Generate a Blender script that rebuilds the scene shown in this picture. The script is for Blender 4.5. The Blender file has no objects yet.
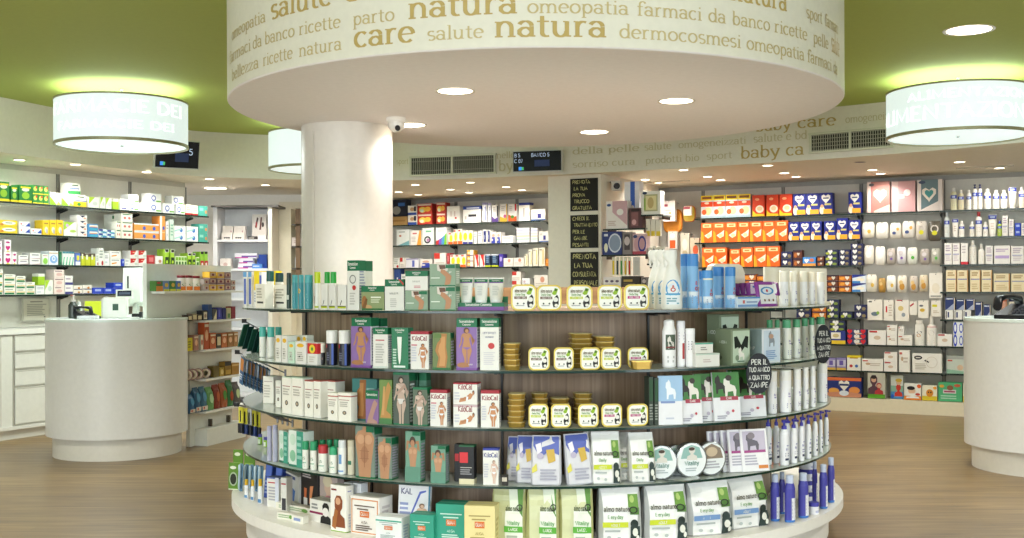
import bpy, math, random
from mathutils import Vector, Matrix
random.seed(7)
S = bpy.context.scene
COL = S.collection
PI = math.pi
EYE, F, PX, PY, ROLL = 1.31, 1120.0, 512.0, 285.0, 0.004

# ------------------------------------------------------------------ materials
def lin(c):
    c /= 255.0
    return c / 12.92 if c <= 0.04045 else ((c + 0.055) / 1.055) ** 2.4
def rgb(h):
    h = h.lstrip('#')
    if len(h) == 3: h = ''.join(x * 2 for x in h)
    return tuple(lin(int(h[i:i + 2], 16)) for i in (0, 2, 4)) + (1,)
_M = {}
def new_mat(name):
    m = bpy.data.materials.new(name); m.use_nodes = True
    nt = m.node_tree
    return m, nt, nt.nodes['Principled BSDF']
def mat(h, rough=0.5, metal=0.0, spec=0.4):
    """printed card, plastic or paint of one colour, with a faint mottling so that no surface is perfectly flat"""
    k = (h, rough, metal)
    if k in _M: return _M[k]
    m, nt, b = new_mat('paint ' + h)
    tc = nt.nodes.new('ShaderNodeTexCoord'); n = nt.nodes.new('ShaderNodeTexNoise'); n.inputs['Scale'].default_value = 30
    mx = nt.nodes.new('ShaderNodeMix'); mx.data_type = 'RGBA'; mx.blend_type = 'MULTIPLY'
    mx.inputs[0].default_value = 0.10
    mx.inputs[6].default_value = rgb(h)
    nt.links.new(tc.outputs['Object'], n.inputs['Vector'])
    nt.links.new(n.outputs['Fac'], mx.inputs[7])
    nt.links.new(mx.outputs[2], b.inputs['Base Color'])
    b.inputs['Roughness'].default_value = rough; b.inputs['Metallic'].default_value = metal
    b.inputs['Specular IOR Level'].default_value = spec
    _M[k] = m
    return m
def emit(name, h, strength):
    k = ('emit', name)
    if k in _M: return _M[k]
    m, nt, b = new_mat(name)
    b.inputs['Base Color'].default_value = rgb(h)
    b.inputs['Emission Color'].default_value = rgb(h); b.inputs['Emission Strength'].default_value = strength
    _M[k] = m
    return m
def glass(name, h, trans, rough=0.02):
    """thin clear plastic or glass: see-through with a glossy skin"""
    k = ('glass', name)
    if k in _M: return _M[k]
    m = bpy.data.materials.new(name); m.use_nodes = True; nt = m.node_tree
    nt.nodes.clear()
    o = nt.nodes.new('ShaderNodeOutputMaterial'); t = nt.nodes.new('ShaderNodeBsdfTransparent'); g = nt.nodes.new('ShaderNodeBsdfPrincipled')
    mx = nt.nodes.new('ShaderNodeMixShader'); fr = nt.nodes.new('ShaderNodeFresnel'); mp = nt.nodes.new('ShaderNodeMath'); mp.operation = 'ADD'; mp.use_clamp = True
    g.inputs['Base Color'].default_value = rgb(h); g.inputs['Roughness'].default_value = rough
    t.inputs['Color'].default_value = rgb(h)
    mp.inputs[1].default_value = 1 - trans
    nt.links.new(fr.outputs[0], mp.inputs[0]); nt.links.new(mp.outputs[0], mx.inputs[0])
    nt.links.new(t.outputs[0], mx.inputs[1]); nt.links.new(g.outputs[0], mx.inputs[2]); nt.links.new(mx.outputs[0], o.inputs[0])
    _M[k] = m
    return m
def wood(name, stops, scale, rough=0.45, plank=None, grain=(0.6, 8, 8), bump=0.0):
    """grain stretched along local x; plank=(length, width) adds boards of differing tone with thin joints"""
    m, nt, b = new_mat(name); N = nt.nodes; L = nt.links
    tc = N.new('ShaderNodeTexCoord'); mp = N.new('ShaderNodeMapping'); mp.inputs['Scale'].default_value = grain
    n = N.new('ShaderNodeTexNoise'); n.inputs['Scale'].default_value = scale; n.inputs['Detail'].default_value = 6; n.inputs['Distortion'].default_value = 0.8
    cr = N.new('ShaderNodeValToRGB')
    while len(cr.color_ramp.elements) < len(stops): cr.color_ramp.elements.new(0.5)
    for e, (p, c) in zip(cr.color_ramp.elements, stops): e.position = p; e.color = rgb(c)
    L.new(tc.outputs['Object'], mp.inputs['Vector']); L.new(mp.outputs[0], n.inputs['Vector']); L.new(n.outputs['Fac'], cr.inputs[0])
    out = cr.outputs[0]
    if plank:
        br = N.new('ShaderNodeTexBrick'); br.inputs['Color1'].default_value = (0.78, 0.78, 0.78, 1); br.inputs['Color2'].default_value = (1.0, 1.0, 1.0, 1)
        br.inputs['Mortar'].default_value = (0.55, 0.5, 0.45, 1); br.inputs['Scale'].default_value = 1; br.inputs['Mortar Size'].default_value = 0.0015
        br.inputs['Brick Width'].default_value = plank[0]; br.inputs['Row Height'].default_value = plank[1]; br.offset_frequency = 2; br.offset = 0.37
        L.new(tc.outputs['Object'], br.inputs['Vector'])
        mx = N.new('ShaderNodeMix'); mx.data_type = 'RGBA'; mx.blend_type = 'MULTIPLY'; mx.inputs[0].default_value = 0.8
        L.new(out, mx.inputs[6]); L.new(br.outputs['Color'], mx.inputs[7]); out = mx.outputs[2]
    L.new(out, b.inputs['Base Color']); b.inputs['Roughness'].default_value = rough
    return m

# ------------------------------------------------------------------ mesh builder
class MB:
    def __init__(s): s.v = []; s.f = []; s.fm = []; s.mats = []; s.sm = []
    def mi(s, m):
        if isinstance(m, str): m = mat(m)
        if m not in s.mats: s.mats.append(m)
        return s.mats.index(m)
    def add(s, vs, fs, m, smooth=False):
        o = len(s.v); i = s.mi(m); s.v += [tuple(p) for p in vs]
        for f in fs: s.f.append([o + k for k in f]); s.fm.append(i); s.sm.append(smooth)
    def box(s, c, d, m, rz=0.0, cham=0.0):
        """box centred at c with size d, vertical edges cut back by cham"""
        x, y, z = d[0] / 2, d[1] / 2, d[2] / 2
        k = min(cham, x * .5, y * .5)
        if k > 0: pts = [(-x + k, -y), (x - k, -y), (x, -y + k), (x, y - k), (x - k, y), (-x + k, y), (-x, y - k), (-x, -y + k)]
        else: pts = [(-x, -y), (x, -y), (x, y), (-x, y)]
        if rz: pts = [(p[0] * math.cos(rz) - p[1] * math.sin(rz), p[0] * math.sin(rz) + p[1] * math.cos(rz)) for p in pts]
        s.prism([(p[0] + c[0], p[1] + c[1]) for p in pts], c[2] - z, c[2] + z, m)
    def prism(s, pts, z0, z1, m, smooth=False, top=None):
        n = len(pts)
        vs = [(p[0], p[1], z0) for p in pts] + [(p[0], p[1], z1) for p in pts]
        s.add(vs, [[i, (i + 1) % n, n + (i + 1) % n, n + i] for i in range(n)], m, smooth)
        o = len(s.v)
        s.add(vs[:n], [list(range(n))[::-1]], m); s.add(vs[n:], [list(range(n))], top or m)
    def bar(s, a, b, r, m, n=8):
        a = Vector(a); b = Vector(b); d = (b - a).normalized()
        u = d.orthogonal().normalized(); w = d.cross(u)
        vs = []
        for p in (a, b):
            for i in range(n):
                t = 2 * PI * i / n; vs.append(p + (u * math.cos(t) + w * math.sin(t)) * r)
        s.add(vs, [[i, (i + 1) % n, n + (i + 1) % n, n + i] for i in range(n)] , m, True)
        s.add(vs, [list(range(n))[::-1], list(range(n, 2 * n))], m)
    def lathe(s, prof, m, n=20, sx=1.0, sy=1.0, c=(0, 0), cap=True, smooth=True):
        """prof: [(r, z) or (r, z, material of the band above)] bottom to top"""
        for (p, q) in zip(prof, prof[1:]):
            vs = []
            for r, z in ((p[0], p[1]), (q[0], q[1])):
                for i in range(n):
                    t = 2 * PI * i / n; vs.append((c[0] + r * sx * math.cos(t), c[1] + r * sy * math.sin(t), z))
            s.add(vs, [[i, (i + 1) % n, n + (i + 1) % n, n + i] for i in range(n)], p[2] if len(p) > 2 else m, smooth)
        if cap:
            for p, up in ((prof[0], 0), (prof[-1], 1)):
                if p[0] > 1e-4:
                    vs = [(c[0] + p[0] * sx * math.cos(2 * PI * i / n), c[1] + p[0] * sy * math.sin(2 * PI * i / n), p[1]) for i in range(n)]
                    mm = (prof[0][2] if len(prof[0]) > 2 else m) if not up else (prof[-2][2] if len(prof[-2]) > 2 else m)
                    s.add(vs, [list(range(n)) if up else list(range(n))[::-1]], mm)
    def loft(s, rings, m, cap=True, smooth=True):
        n = len(rings[0]); vs = [p for r in rings for p in r]
        s.add(vs, [[k * n + i, k * n + (i + 1) % n, (k + 1) * n + (i + 1) % n, (k + 1) * n + i] for k in range(len(rings) - 1) for i in range(n)], m, smooth)
        if cap: s.add(rings[0], [list(range(n))[::-1]], m); s.add(rings[-1], [list(range(n))], m)
    def grid(s, fn, u0, v0, u1, v1, nu, nv, m, lift):
        vs = [fn(u0 + (u1 - u0) * i / nu, v0 + (v1 - v0) * j / nv, lift) for j in range(nv + 1) for i in range(nu + 1)]
        w = nu + 1
        s.add(vs, [[j * w + i, j * w + i + 1, (j + 1) * w + i + 1, (j + 1) * w + i] for j in range(nv) for i in range(nu)], m)
    def obj(s, name, parent=None, loc=(0, 0, 0), rz=0.0, rx=0.0, ry=0.0):
        me = bpy.data.meshes.new(name)
        me.from_pydata(s.v, [], s.f)
        for m in s.mats: me.materials.append(m)
        me.polygons.foreach_set('material_index', s.fm)
        me.polygons.foreach_set('use_smooth', s.sm)
        me.update()
        o = bpy.data.objects.new(name, me); COL.objects.link(o)
        o.location = loc; o.rotation_euler = (rx, ry, rz)
        if parent: o.parent = parent
        return o
def empty(name, loc, rz=0.0, rx=0.0, ry=0.0):
    o = bpy.data.objects.new(name, None); COL.objects.link(o); o.location = loc; o.rotation_euler = (rx, ry, rz); o.empty_display_size = .05
    return o
def tag(o, label, cat, group=None, kind=None):
    o['label'] = label; o['category'] = cat
    if group: o['group'] = group
    if kind: o['kind'] = kind
    return o
def struct(o): o['kind'] = 'structure'; return o

# ------------------------------------------------------------------ a serif pen lettering: strokes with thick stems and thin bars
def arc(cx, cy, rx, ry, a, b, n=9):
    return [(cx + rx * math.cos(math.radians(a + (b - a) * i / n)), cy + ry * math.sin(math.radians(a + (b - a) * i / n))) for i in range(n + 1)]
def L_(*p): return list(p)
G = {  # glyph: (advance, strokes); x-height 1, capitals 1.45
 'a': (.92, [arc(.4, .3, .3, .28, 0, 360), L_((.7, 0), (.7, .66)), arc(.4, .68, .3, .3, 0, 160), L_((.7, .04), (.88, .04))]),
 'b': (1.0, [L_((.2, 0), (.2, 1.5), (.05, 1.5)), arc(.5, .5, .36, .48, -180, 180, 14)]),
 'c': (.86, [arc(.46, .5, .36, .48, 45, 315, 12)]),
 'd': (1.0, [L_((.78, 0), (.78, 1.5), (.62, 1.5)), arc(.46, .5, .36, .48, 0, 360, 14), L_((.78, .04), (.95, .04))]),
 'e': (.9, [L_((.1, .54), (.8, .54)), arc(.46, .5, .36, .48, 5, 315, 13)]),
 'f': (.62, [arc(.5, 1.2, .26, .28, 20, 180, 6) + [(.24, 0)], L_((.02, .96), (.52, .96)), L_((.05, .03), (.46, .03))]),
 'g': (.95, [arc(.42, .62, .3, .36, 0, 360, 12), arc(.45, -.2, .36, .24, 0, 360, 12), L_((.7, .92), (.92, .96)), L_((.2, .2), (.3, .04))]),
 'i': (.5, [L_((.06, .95), (.26, .95), (.26, 0)), L_((.06, .03), (.46, .03)), L_((.26, 1.25), (.26, 1.4))]),
 'l': (.5, [L_((.06, 1.48), (.26, 1.48), (.26, 0)), L_((.06, .03), (.46, .03))]),
 'm': (1.55, [L_((.04, .95), (.2, .95), (.2, 0)), arc(.48, .62, .28, .34, 180, 0, 6) + [(.76, 0)], arc(1.04, .62, .28, .34, 180, 0, 6) + [(1.32, 0)], L_((.04, .03), (.38, .03)), L_((.6, .03), (.92, .03)), L_((1.16, .03), (1.5, .03))]),
 'n': (1.1, [L_((.04, .95), (.22, .95), (.22, 0)), arc(.53, .6, .31, .36, 180, 0, 7) + [(.84, 0)], L_((.04, .03), (.42, .03)), L_((.66, .03), (1.04, .03))]),
 'o': (.98, [arc(.49, .5, .38, .48, 0, 360, 14)]),
 'p': (1.0, [L_((.04, .95), (.22, .95), (.22, -.45)), arc(.52, .5, .34, .47, -180, 180, 14), L_((.04, -.42), (.42, -.42))]),
 'r': (.74, [L_((.04, .95), (.22, .95), (.22, 0)), arc(.5, .62, .28, .34, 180, 60, 5), L_((.04, .03), (.46, .03))]),
 's': (.78, [arc(.4, .73, .27, .25, 40, 230, 8) + arc(.4, .26, .28, .25, 50, -140, 8)]),
 't': (.66, [L_((.28, 1.3), (.28, .26)) + arc(.5, .24, .22, .22, 180, 300, 5), L_((.03, .96), (.6, .96))]),
 'u': (1.08, [L_((.04, .95), (.22, .95), (.22, .36)) + arc(.5, .34, .28, .33, 180, 360, 7), L_((.62, .95), (.8, .95), (.8, 0)), L_((.8, .04), (1.0, .04))]),
 'y': (.96, [L_((.1, .96), (.5, .05)), L_((.86, .96), (.42, -.3), (.14, -.42)), L_((0, .96), (.3, .96)), L_((.64, .96), (.98, .96))]),
 'z': (.86, [L_((.1, .8), (.1, .95), (.74, .95), (.1, .05), (.76, .05), (.76, .22))]),
 "'": (.3, [L_((.14, 1.45), (.1, 1.1))]), '-': (.6, [L_((.08, .5), (.52, .5))]), '.': (.35, [L_((.14, 0), (.14, .16))]), ' ': (.55, []),
 'A': (1.3, [L_((.12, 0), (.62, 1.45), (1.14, 0)), L_((.3, .5), (.94, .5))]),
 'B': (1.1, [L_((.2, 0), (.2, 1.45)), L_((.2, 1.42), (.55, 1.42)) + arc(.58, 1.08, .32, .34, 90, -90, 7) + [(.2, .74)], L_((.55, .74)) + arc(.6, .38, .38, .36, 90, -90, 7) + [(.2, .02)]]),
 'C': (1.2, [arc(.66, .72, .54, .72, 45, 315, 13)]),
 'D': (1.3, [L_((.2, 0), (.2, 1.45)), L_((.2, 1.42), (.5, 1.42)) + arc(.52, .72, .6, .7, 90, -90, 9) + [(.2, .02)]]),
 'E': (1.05, [L_((.2, 0), (.2, 1.45)), L_((.2, 1.42), (.92, 1.42)), L_((.2, .74), (.76, .74)), L_((.2, .03), (.94, .03))]),
 'F': (1.0, [L_((.2, 0), (.2, 1.45)), L_((.2, 1.42), (.9, 1.42)), L_((.2, .74), (.74, .74))]),
 'G': (1.3, [arc(.66, .72, .54, .72, 45, 360, 14) + [(.8, .7)], L_((1.2, .7), (1.2, .1))]),
 'H': (1.3, [L_((.2, 0), (.2, 1.45)), L_((1.1, 0), (1.1, 1.45)), L_((.2, .74), (1.1, .74))]),
 'I': (.5, [L_((.25, 0), (.25, 1.45)), L_((.08, .03), (.42, .03)), L_((.08, 1.42), (.42, 1.42))]),
 'K': (1.15, [L_((.2, 0), (.2, 1.45)), L_((1.0, 1.45), (.24, .7), (1.05, 0))]),
 'L': (1.0, [L_((.2, 1.45), (.2, .03), (.9, .03))]),
 'M': (1.6, [L_((.2, 0), (.26, 1.45), (.8, .2), (1.34, 1.45), (1.4, 0))]),
 'N': (1.35, [L_((.2, 0), (.2, 1.45), (1.12, 0), (1.12, 1.45))]),
 'O': (1.35, [arc(.68, .72, .54, .72, 0, 360, 16)]),
 'P': (1.05, [L_((.2, 0), (.2, 1.45)), L_((.2, 1.42), (.55, 1.42)) + arc(.56, 1.03, .36, .39, 90, -90, 7) + [(.2, .64)]]),
 'Q': (1.35, [arc(.68, .72, .54, .72, 0, 360, 16), L_((.8, .3), (1.25, -.15))]),
 'R': (1.15, [L_((.2, 0), (.2, 1.45)), L_((.2, 1.42), (.55, 1.42)) + arc(.56, 1.07, .34, .35, 90, -90, 7) + [(.2, .72)], L_((.55, .72), (1.05, 0))]),
 'S': (1.0, [arc(.5, 1.07, .36, .36, 40, 230, 8) + arc(.5, .38, .38, .38, 50, -140, 8)]),
 'T': (1.15, [L_((.58, 0), (.58, 1.45)), L_((.06, 1.42), (1.1, 1.42))]),
 'U': (1.25, [L_((.2, 1.45), (.2, .5)) + arc(.62, .48, .42, .48, 180, 360, 8) + [(1.04, 1.45)]]),
 'V': (1.2, [L_((.08, 1.45), (.6, 0), (1.12, 1.45))]),
 'X': (1.1, [L_((.1, 0), (1.0, 1.45)), L_((.1, 1.45), (1.0, 0))]),
 'Z': (1.1, [L_((.12, 1.42), (1.0, 1.42), (.1, .03), (1.02, .03))]),
 '0': (.95, [arc(.48, .72, .36, .72, 0, 360, 12)]), '1': (.6, [L_((.1, 1.2), (.35, 1.45), (.35, 0))]), '2': (.95, [arc(.46, 1.05, .36, .38, 170, -30, 7) + [(.1, .03), (.86, .03)]]),
 '5': (.95, [L_((.8, 1.42), (.22, 1.42), (.16, .85)) + arc(.44, .46, .38, .44, 110, -150, 8)]), '7': (.95, [L_((.1, 1.42), (.84, 1.42), (.36, 0))]),
 '6': (.95, [arc(.48, .42, .36, .42, 0, 360, 12), arc(.7, .6, .58, .85, 100, 180, 5)]), '3': (.95, [arc(.44, 1.08, .34, .36, 150, -80, 7), arc(.44, .38, .38, .38, 80, -150, 7)]),
 '8': (.95, [arc(.48, 1.08, .32, .36, 0, 360, 12), arc(.48, .37, .38, .37, 0, 360, 12)]),
}
def tlen(t): return sum(G.get(c, G[' '])[0] for c in t)
def write(mb, text, fn, m, wx=.2, wy=.1, jit=0.0):
    """fn(x, y) maps pen units to space; the pen leaves flat ribbons with thick stems and thin bars"""
    x0 = 0.0
    for ch in text:
        adv, strokes = G.get(ch, G[' '])
        dy = random.uniform(-jit, jit); sl = random.uniform(-jit, jit)
        for st in strokes:
            n = len(st); vs = []
            if n < 2: continue
            closed = abs(st[0][0] - st[-1][0]) + abs(st[0][1] - st[-1][1]) < 1e-6
            for i, (x, y) in enumerate(st):
                a = st[i - 1] if i > 0 else (st[-2] if closed else st[0]); b = st[i + 1] if i < n - 1 else (st[1] if closed else st[-1])
                dx, dyy = b[0] - a[0], b[1] - a[1]; l = math.hypot(dx, dyy) or 1
                nx, ny = -dyy / l, dx / l
                h = .5 * (wx * abs(nx) + wy * abs(ny))
                vs.append(fn(x0 + x + nx * h + sl * y, y + ny * h + dy)); vs.append(fn(x0 + x - nx * h + sl * y, y - ny * h + dy))
            mb.add(vs, [[2 * i, 2 * i + 1, 2 * i + 3, 2 * i + 2] for i in range(n - 1)], m)
        x0 += adv

# ------------------------------------------------------------------ where a point of the room appears, worked back to metres
def hor(px): return PY - ROLL * (px - PX)
def zat(px, py, depth): return EYE + (hor(px) - py) / F * depth
class Line:
    """a vertical plane through the room: point at parameter s is o + s*d"""
    def __init__(s, o, d): s.o = Vector(o); s.d = Vector(d).normalized(); s.n = Vector((s.d.y, -s.d.x))
    def hit(s, px):
        k = (px - PX) / F
        return (k * s.o.y - s.o.x) / (s.d.x - k * s.d.y)
    def at(s, t, back=0.0): return s.o + s.d * t - s.n * back
    def off(s, back): return Line(s.o - s.n * back, s.d)
    @property
    def rz(s): return math.atan2(s.d.y, s.d.x)
# ================================================================== the room
GC = Vector((0.13, 6.36))                       # centre of the round display and of the ceiling disc
LF = Line((-4.35, 9.55), (0.47, 0.883))         # shelf fronts, left wall (s grows away from us)
BF = Line((4.45, 11.0), (1.89, -1.0))           # shelf fronts, back wall (s grows to the right)
LWB, BWB = LF.off(0.34), BF.off(0.34)           # the walls behind them
CEIL, SOFF, DISC = 2.86, 2.41, 2.30
U = Vector((0.47, 0.883)).normalized(); V = Vector((U.y, -U.x))
def uv(u, v): p = U * u + V * v; return (p.x, p.y)

floor_m = wood('light oak boards', [(.3, '#654f2f'), (.5, '#7f653d'), (.7, '#957a50')], 2.2, .32, plank=(1.3, .085), grain=(.7, 9, 9))
m = MB(); a, b, c, d = uv(-3.6, -11), uv(-3.6, 5), uv(13, 5), uv(13, -11)
m.add([(*p, 0) for p in (a, b, c, d)], [[0, 1, 2, 3]], floor_m)
m.add([(*p, -.1) for p in (a, b, c, d)], [[3, 2, 1, 0]], floor_m)
fl = struct(m.obj('floor'))

green = mat('#adbb5a', .7)
white_wall = mat('#eceae0', .6)
m = MB(); m.add([(*p, CEIL) for p in (a, b, c, d)], [[3, 2, 1, 0]], green); m.add([(*p, CEIL + .1) for p in (a, b, c, d)], [[0, 1, 2, 3]], green)
struct(m.obj('ceiling'))

grey_panel = mat('#aeaaa3', .5); cream = mat('#e6dcc4', .6)
def wall(name, p, q, z0, z1, mm, th=.1):
    p = Vector(p); q = Vector(q); dd = (q - p).normalized(); n = Vector((-dd.y, dd.x)) * th
    mb = MB(); mb.prism([tuple(p), tuple(q), tuple(q + n), tuple(p + n)], z0, z1, mm)
    return struct(mb.obj(name))
le = LWB.at(2.5)
wall('wall_left', LWB.at(-12.5), le, 0, CEIL, mat('#cfcabb', .6))
wall('wall_back', BWB.at(-7.6), BWB.at(6.8), 0, CEIL, grey_panel)
wall('wall_corner', (-6.6, 13.5), (-1.95, 13.5), 0, CEIL, mat('#efe9dc', .6))
wall('wall_return', (-1.95, 13.6), (-1.95, 14.6), 0, CEIL, cream)
wall('wall_right', uv(12.5, 5), uv(5.2, 5), 0, CEIL, white_wall)
wall('wall_right', uv(5.2, 5), uv(-3.6, 5), 0, .12, white_wall); wall('wall_right', uv(5.2, 5), uv(-3.6, 5), 2.75, CEIL, white_wall)
fw = [uv(-3.6, v) for v in (5, 4.2, -10.2, -11)]
wall('wall_front', fw[0], fw[1], 0, CEIL, white_wall); wall('wall_front', fw[2], fw[3], 0, CEIL, white_wall)
wall('wall_front', fw[1], fw[2], 2.75, CEIL, white_wall); wall('wall_front', fw[1], fw[2], 0, .12, white_wall)
frame_m = mat('#55585a', .4, .6)
for k in range(9):                                # shop windows behind us and beside us
    v0 = 4.2 - k * 2.4
    mb = MB()
    p, q = Vector(uv(-3.6, v0)), Vector(uv(-3.6, v0 - 2.4))
    if k > 5: p, q = Vector(uv(5.2 - (k - 6) * 2.4, 5)), Vector(uv(2.8 - (k - 6) * 2.4, 5))
    dd = (q - p).normalized()
    for t in (0.03, 2.37): mb.box((*(p + dd * t), 1.435), (.06, .08, 2.63), frame_m, math.atan2(dd.y, dd.x))
    for z in (.15, 2.72): mb.box((*(p + dd * 1.2), z), (2.28, .08, .06), frame_m, math.atan2(dd.y, dd.x))
    o = struct(mb.obj('window_%d' % (k + 1)))
    mb = MB(); mb.box((*(p + dd * 1.2), 1.435), (2.28, .012, 2.5), glass('window glass', '#eef6f4', .93), math.atan2(dd.y, dd.x)); mb.obj('pane', o)

# ------------------------------------------------------------------ perimeter bulkhead
def catmull(P, n=10):
    out = []
    for i in range(1, len(P) - 2):
        p0, p1, p2, p3 = (Vector(P[i + k]) for k in (-1, 0, 1, 2))
        for j in range(n):
            t = j / n
            out.append(.5 * ((2 * p1) + (p2 - p0) * t + (2 * p0 - 5 * p1 + 4 * p2 - p3) * t * t + (3 * p1 - p0 - 3 * p2 + p3) * t ** 3))
    out.append(Vector(P[-2])); return out
FP = catmull([(-5.6, 5.2), (-4.85, 7.4), (-4.17, 9.12), (-3.62, 10.5), (-2.95, 11.3), (-1.25, 11.72), (.48, 11.15), (1.75, 10.52), (2.89, 9.78), (3.4, 9.36), (4.0, 8.74), (4.9, 7.4), (5.4, 6.0)])
FL = [0.0]
for p, q in zip(FP, FP[1:]): FL.append(FL[-1] + (q - p).length)
def fat(s):
    for i in range(len(FP) - 1):
        if s <= FL[i + 1] or i == len(FP) - 2:
            t = (s - FL[i]) / (FL[i + 1] - FL[i]); d = (FP[i + 1] - FP[i]).normalized()
            return FP[i].lerp(FP[i + 1], t), d, Vector((d.y, -d.x))
def fhit(px):
    k = (px - PX) / F
    for i in range(len(FP) - 1):
        g0, g1 = FP[i].x - k * FP[i].y, FP[i + 1].x - k * FP[i + 1].y
        if g0 <= 0 <= g1: return FL[i] + (FL[i + 1] - FL[i]) * (-g0) / (g1 - g0)
fas_m = mat('#eae5d8', .55); soffit_m = mat('#f3e8d2', .6)
mb = MB(); n = len(FP)
mb.add([(*p, SOFF) for p in FP] + [(*p, CEIL) for p in FP], [[i, i + 1, n + i + 1, n + i] for i in range(n - 1)], fas_m, True)
outer = [fat(s)[0] - fat(s)[2] * 6.0 for s in FL]
mb.add([(*p, SOFF) for p in FP] + [(*p, SOFF) for p in outer], [[i, n + i, n + i + 1, i + 1] for i in range(n - 1)], soffit_m)
bulk = struct(mb.obj('trim_1'))
gold, pale_gold = mat('#c2a968', .3), mat('#cfc5a2', .5)
mb = MB()
def fword(t, px0, px1, z, xh, mm, lift=.003):
    s0, s1 = fhit(px0), fhit(px1); k = (s1 - s0) / tlen(t)
    def fn(x, y):
        p, d, nn = fat(s0 + x * k); q = p + nn * lift; return (q.x, q.y, z + y * xh)
    write(mb, t, fn, mm, .17, .08)
for t, p0, p1, z, xh, mm in [("baby ca", 741, 805, 2.462, .075, gold), ("salute e bd", 754, 808, 2.602, .05, pale_gold), ("omogeneizzati", 679, 747, 2.60, .045, pale_gold),
        ("prodotti bio", 646, 700, 2.47, .045, pale_gold), ("sport", 707, 733, 2.475, .045, pale_gold), ("care", 798, 837, 2.70, .07, gold), ("baby", 756, 792, 2.70, .07, gold),
        ("omogeneizzati", 846, 905, 2.71, .045, pale_gold), ("sorriso cura", 573, 636, 2.47, .045, pale_gold), ("della pelle", 573, 640, 2.60, .045, pale_gold), ("salute", 645, 672, 2.60, .045, pale_gold),
        ("by", 499, 514, 2.47, .075, pale_gold), ("nello", 497, 516, 2.60, .045, pale_gold), ("sport", 397, 409, 2.58, .04, pale_gold)]:
    fword(t, p0, p1, z, xh, mm)
mb.obj('lettering', bulk)

# ------------------------------------------------------------------ ceiling disc over the display
RD = 1.69
disc_m, drum_m = mat('#efe9e6', .6), mat('#e9e5d6', .45)
mb = MB()
mb.lathe([(0.001, DISC, disc_m), (RD - .006, DISC, disc_m), (RD, DISC + .006, drum_m), (RD, CEIL, drum_m)], drum_m, 128, c=tuple(GC), cap=False)
disc = struct(mb.obj('trim_2'))
def theta(px, R):
    """angle from the near point of a circle of radius R about the display's axis that is seen in column px"""
    k = (px - PX) / F; lo, hi = -1.35, 1.35
    f = lambda t: (GC.x + R * math.sin(t)) / (GC.y - R * math.cos(t)) - k
    tm = math.acos(R / math.hypot(*GC)); off = math.atan2(GC.x, GC.y)
    lo, hi = -tm + off * .5, tm - off * .5
    for _ in range(50):
        mid = (lo + hi) / 2
        if f(mid) < 0: lo = mid
        else: hi = mid
    return (lo + hi) / 2
mb = MB()
def dword(t, p0, p1, row, big):
    xh = .066 if big else .040
    z = DISC + (.045, .143, .25)[row]
    a0, a1 = theta(p0, RD), theta(p1, RD); k = (a1 - a0) / tlen(t)
    def fn(x, y):
        a = a0 + x * k; r = RD + .002; return (GC.x + r * math.sin(a), GC.y - r * math.cos(a), z + y * xh)
    write(mb, t, fn, gold if big else mat('#cdbb88', .35), .2 if big else .16, .09)
for t, p0, p1, r, bg in [("bellezza", 233, 260, 0, 0), ("ricette", 264, 294, 0, 0), ("natura", 300, 343, 0, 0), ("care", 355, 416, 0, 1), ("salute", 428, 485, 0, 0), ("natura", 495, 608, 0, 1),
        ("dermocosmesi", 620, 742, 0, 0), ("omeopatia", 747, 805, 0, 0), ("farmaci", 808, 832, 0, 0), ("da", 834, 838, 0, 0),
        ("farmaci", 231, 252, 1, 0), ("da", 254, 263, 1, 0), ("banco", 266, 296, 1, 0), ("ricette", 300, 342, 1, 0), ("parto", 354, 396, 1, 0), ("natura", 409, 519, 1, 1), ("omeopatia", 528, 630, 1, 0),
        ("farmaci", 638, 703, 1, 0), ("da", 709, 727, 1, 0), ("banco", 733, 771, 1, 0), ("ricette", 775, 808, 1, 0), ("pelle", 814, 829, 1, 0), ("salute", 832, 840, 1, 1),
        ("omeopatia", 233, 267, 2, 0), ("salute", 272, 334, 2, 1), ("care", 346, 412, 2, 1), ("salute", 424, 486, 2, 0), ("bellezza", 640, 716, 2, 0), ("natura", 731, 788, 2, 1), ("sport", 807, 823, 2, 0), ("farmaci", 826, 839, 2, 0)]:
    dword(t, p0, p1, r, bg)
mb.obj('lettering', disc)

# round column carrying the disc
cx, cy, cr = -1.03, 7.02, .283
mb = MB(); colm = mat('#dcd5cb', .35)
mb.lathe([(cr, 0), (cr, DISC)], colm, 64, c=(cx, cy), cap=False)
mb.box((cx - .17, cy - .232, 1.55), (.004, .012, 1.4), mat('#cfc8bc', .5))
struct(mb.obj('column'))
# ================================================================== lamps, vents, screens
DAY, DAY2, EXPO = 400.0, 220.0, 0.84
lamp_white = emit('lamp glow', '#fff1d6', 5.0)
def spot(loc, energy, size=130, col=(1, .955, .89), rad=.05, blend=.6):
    l = bpy.data.lights.new('downlight beam', 'SPOT'); l.energy = energy; l.spot_size = math.radians(size); l.spot_blend = blend; l.color = col; l.shadow_soft_size = rad
    o = bpy.data.objects.new('downlight beam', l); COL.objects.link(o); o.location = loc
def downlight(x, y, z, r, label, group, energy, size=130, col=(1, .955, .89)):
    e = empty('downlight', (x, y, z)); tag(e, label, 'ceiling light', group)
    mb = MB(); mb.lathe([(r * .98, -.001), (r * 1.16, -.004), (r * 1.18, 0)], mat('#d9d2c4', .3), 28, cap=False); mb.lathe([(r, -.001), (r * .98, -.001)], mat('#d9d2c4', .3), 28, cap=False); mb.obj('rim', e)
    mb = MB(); mb.lathe([(.001, -.0025), (r, -.0015)], lamp_white, 28, cap=False); mb.obj('diffuser', e)
    spot((x, y, z - .03), energy, size, col)
def down_at(px, py, z):
    d = F * (z - EYE) / (hor(px) - py); return (px - PX) / F * d, d
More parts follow.
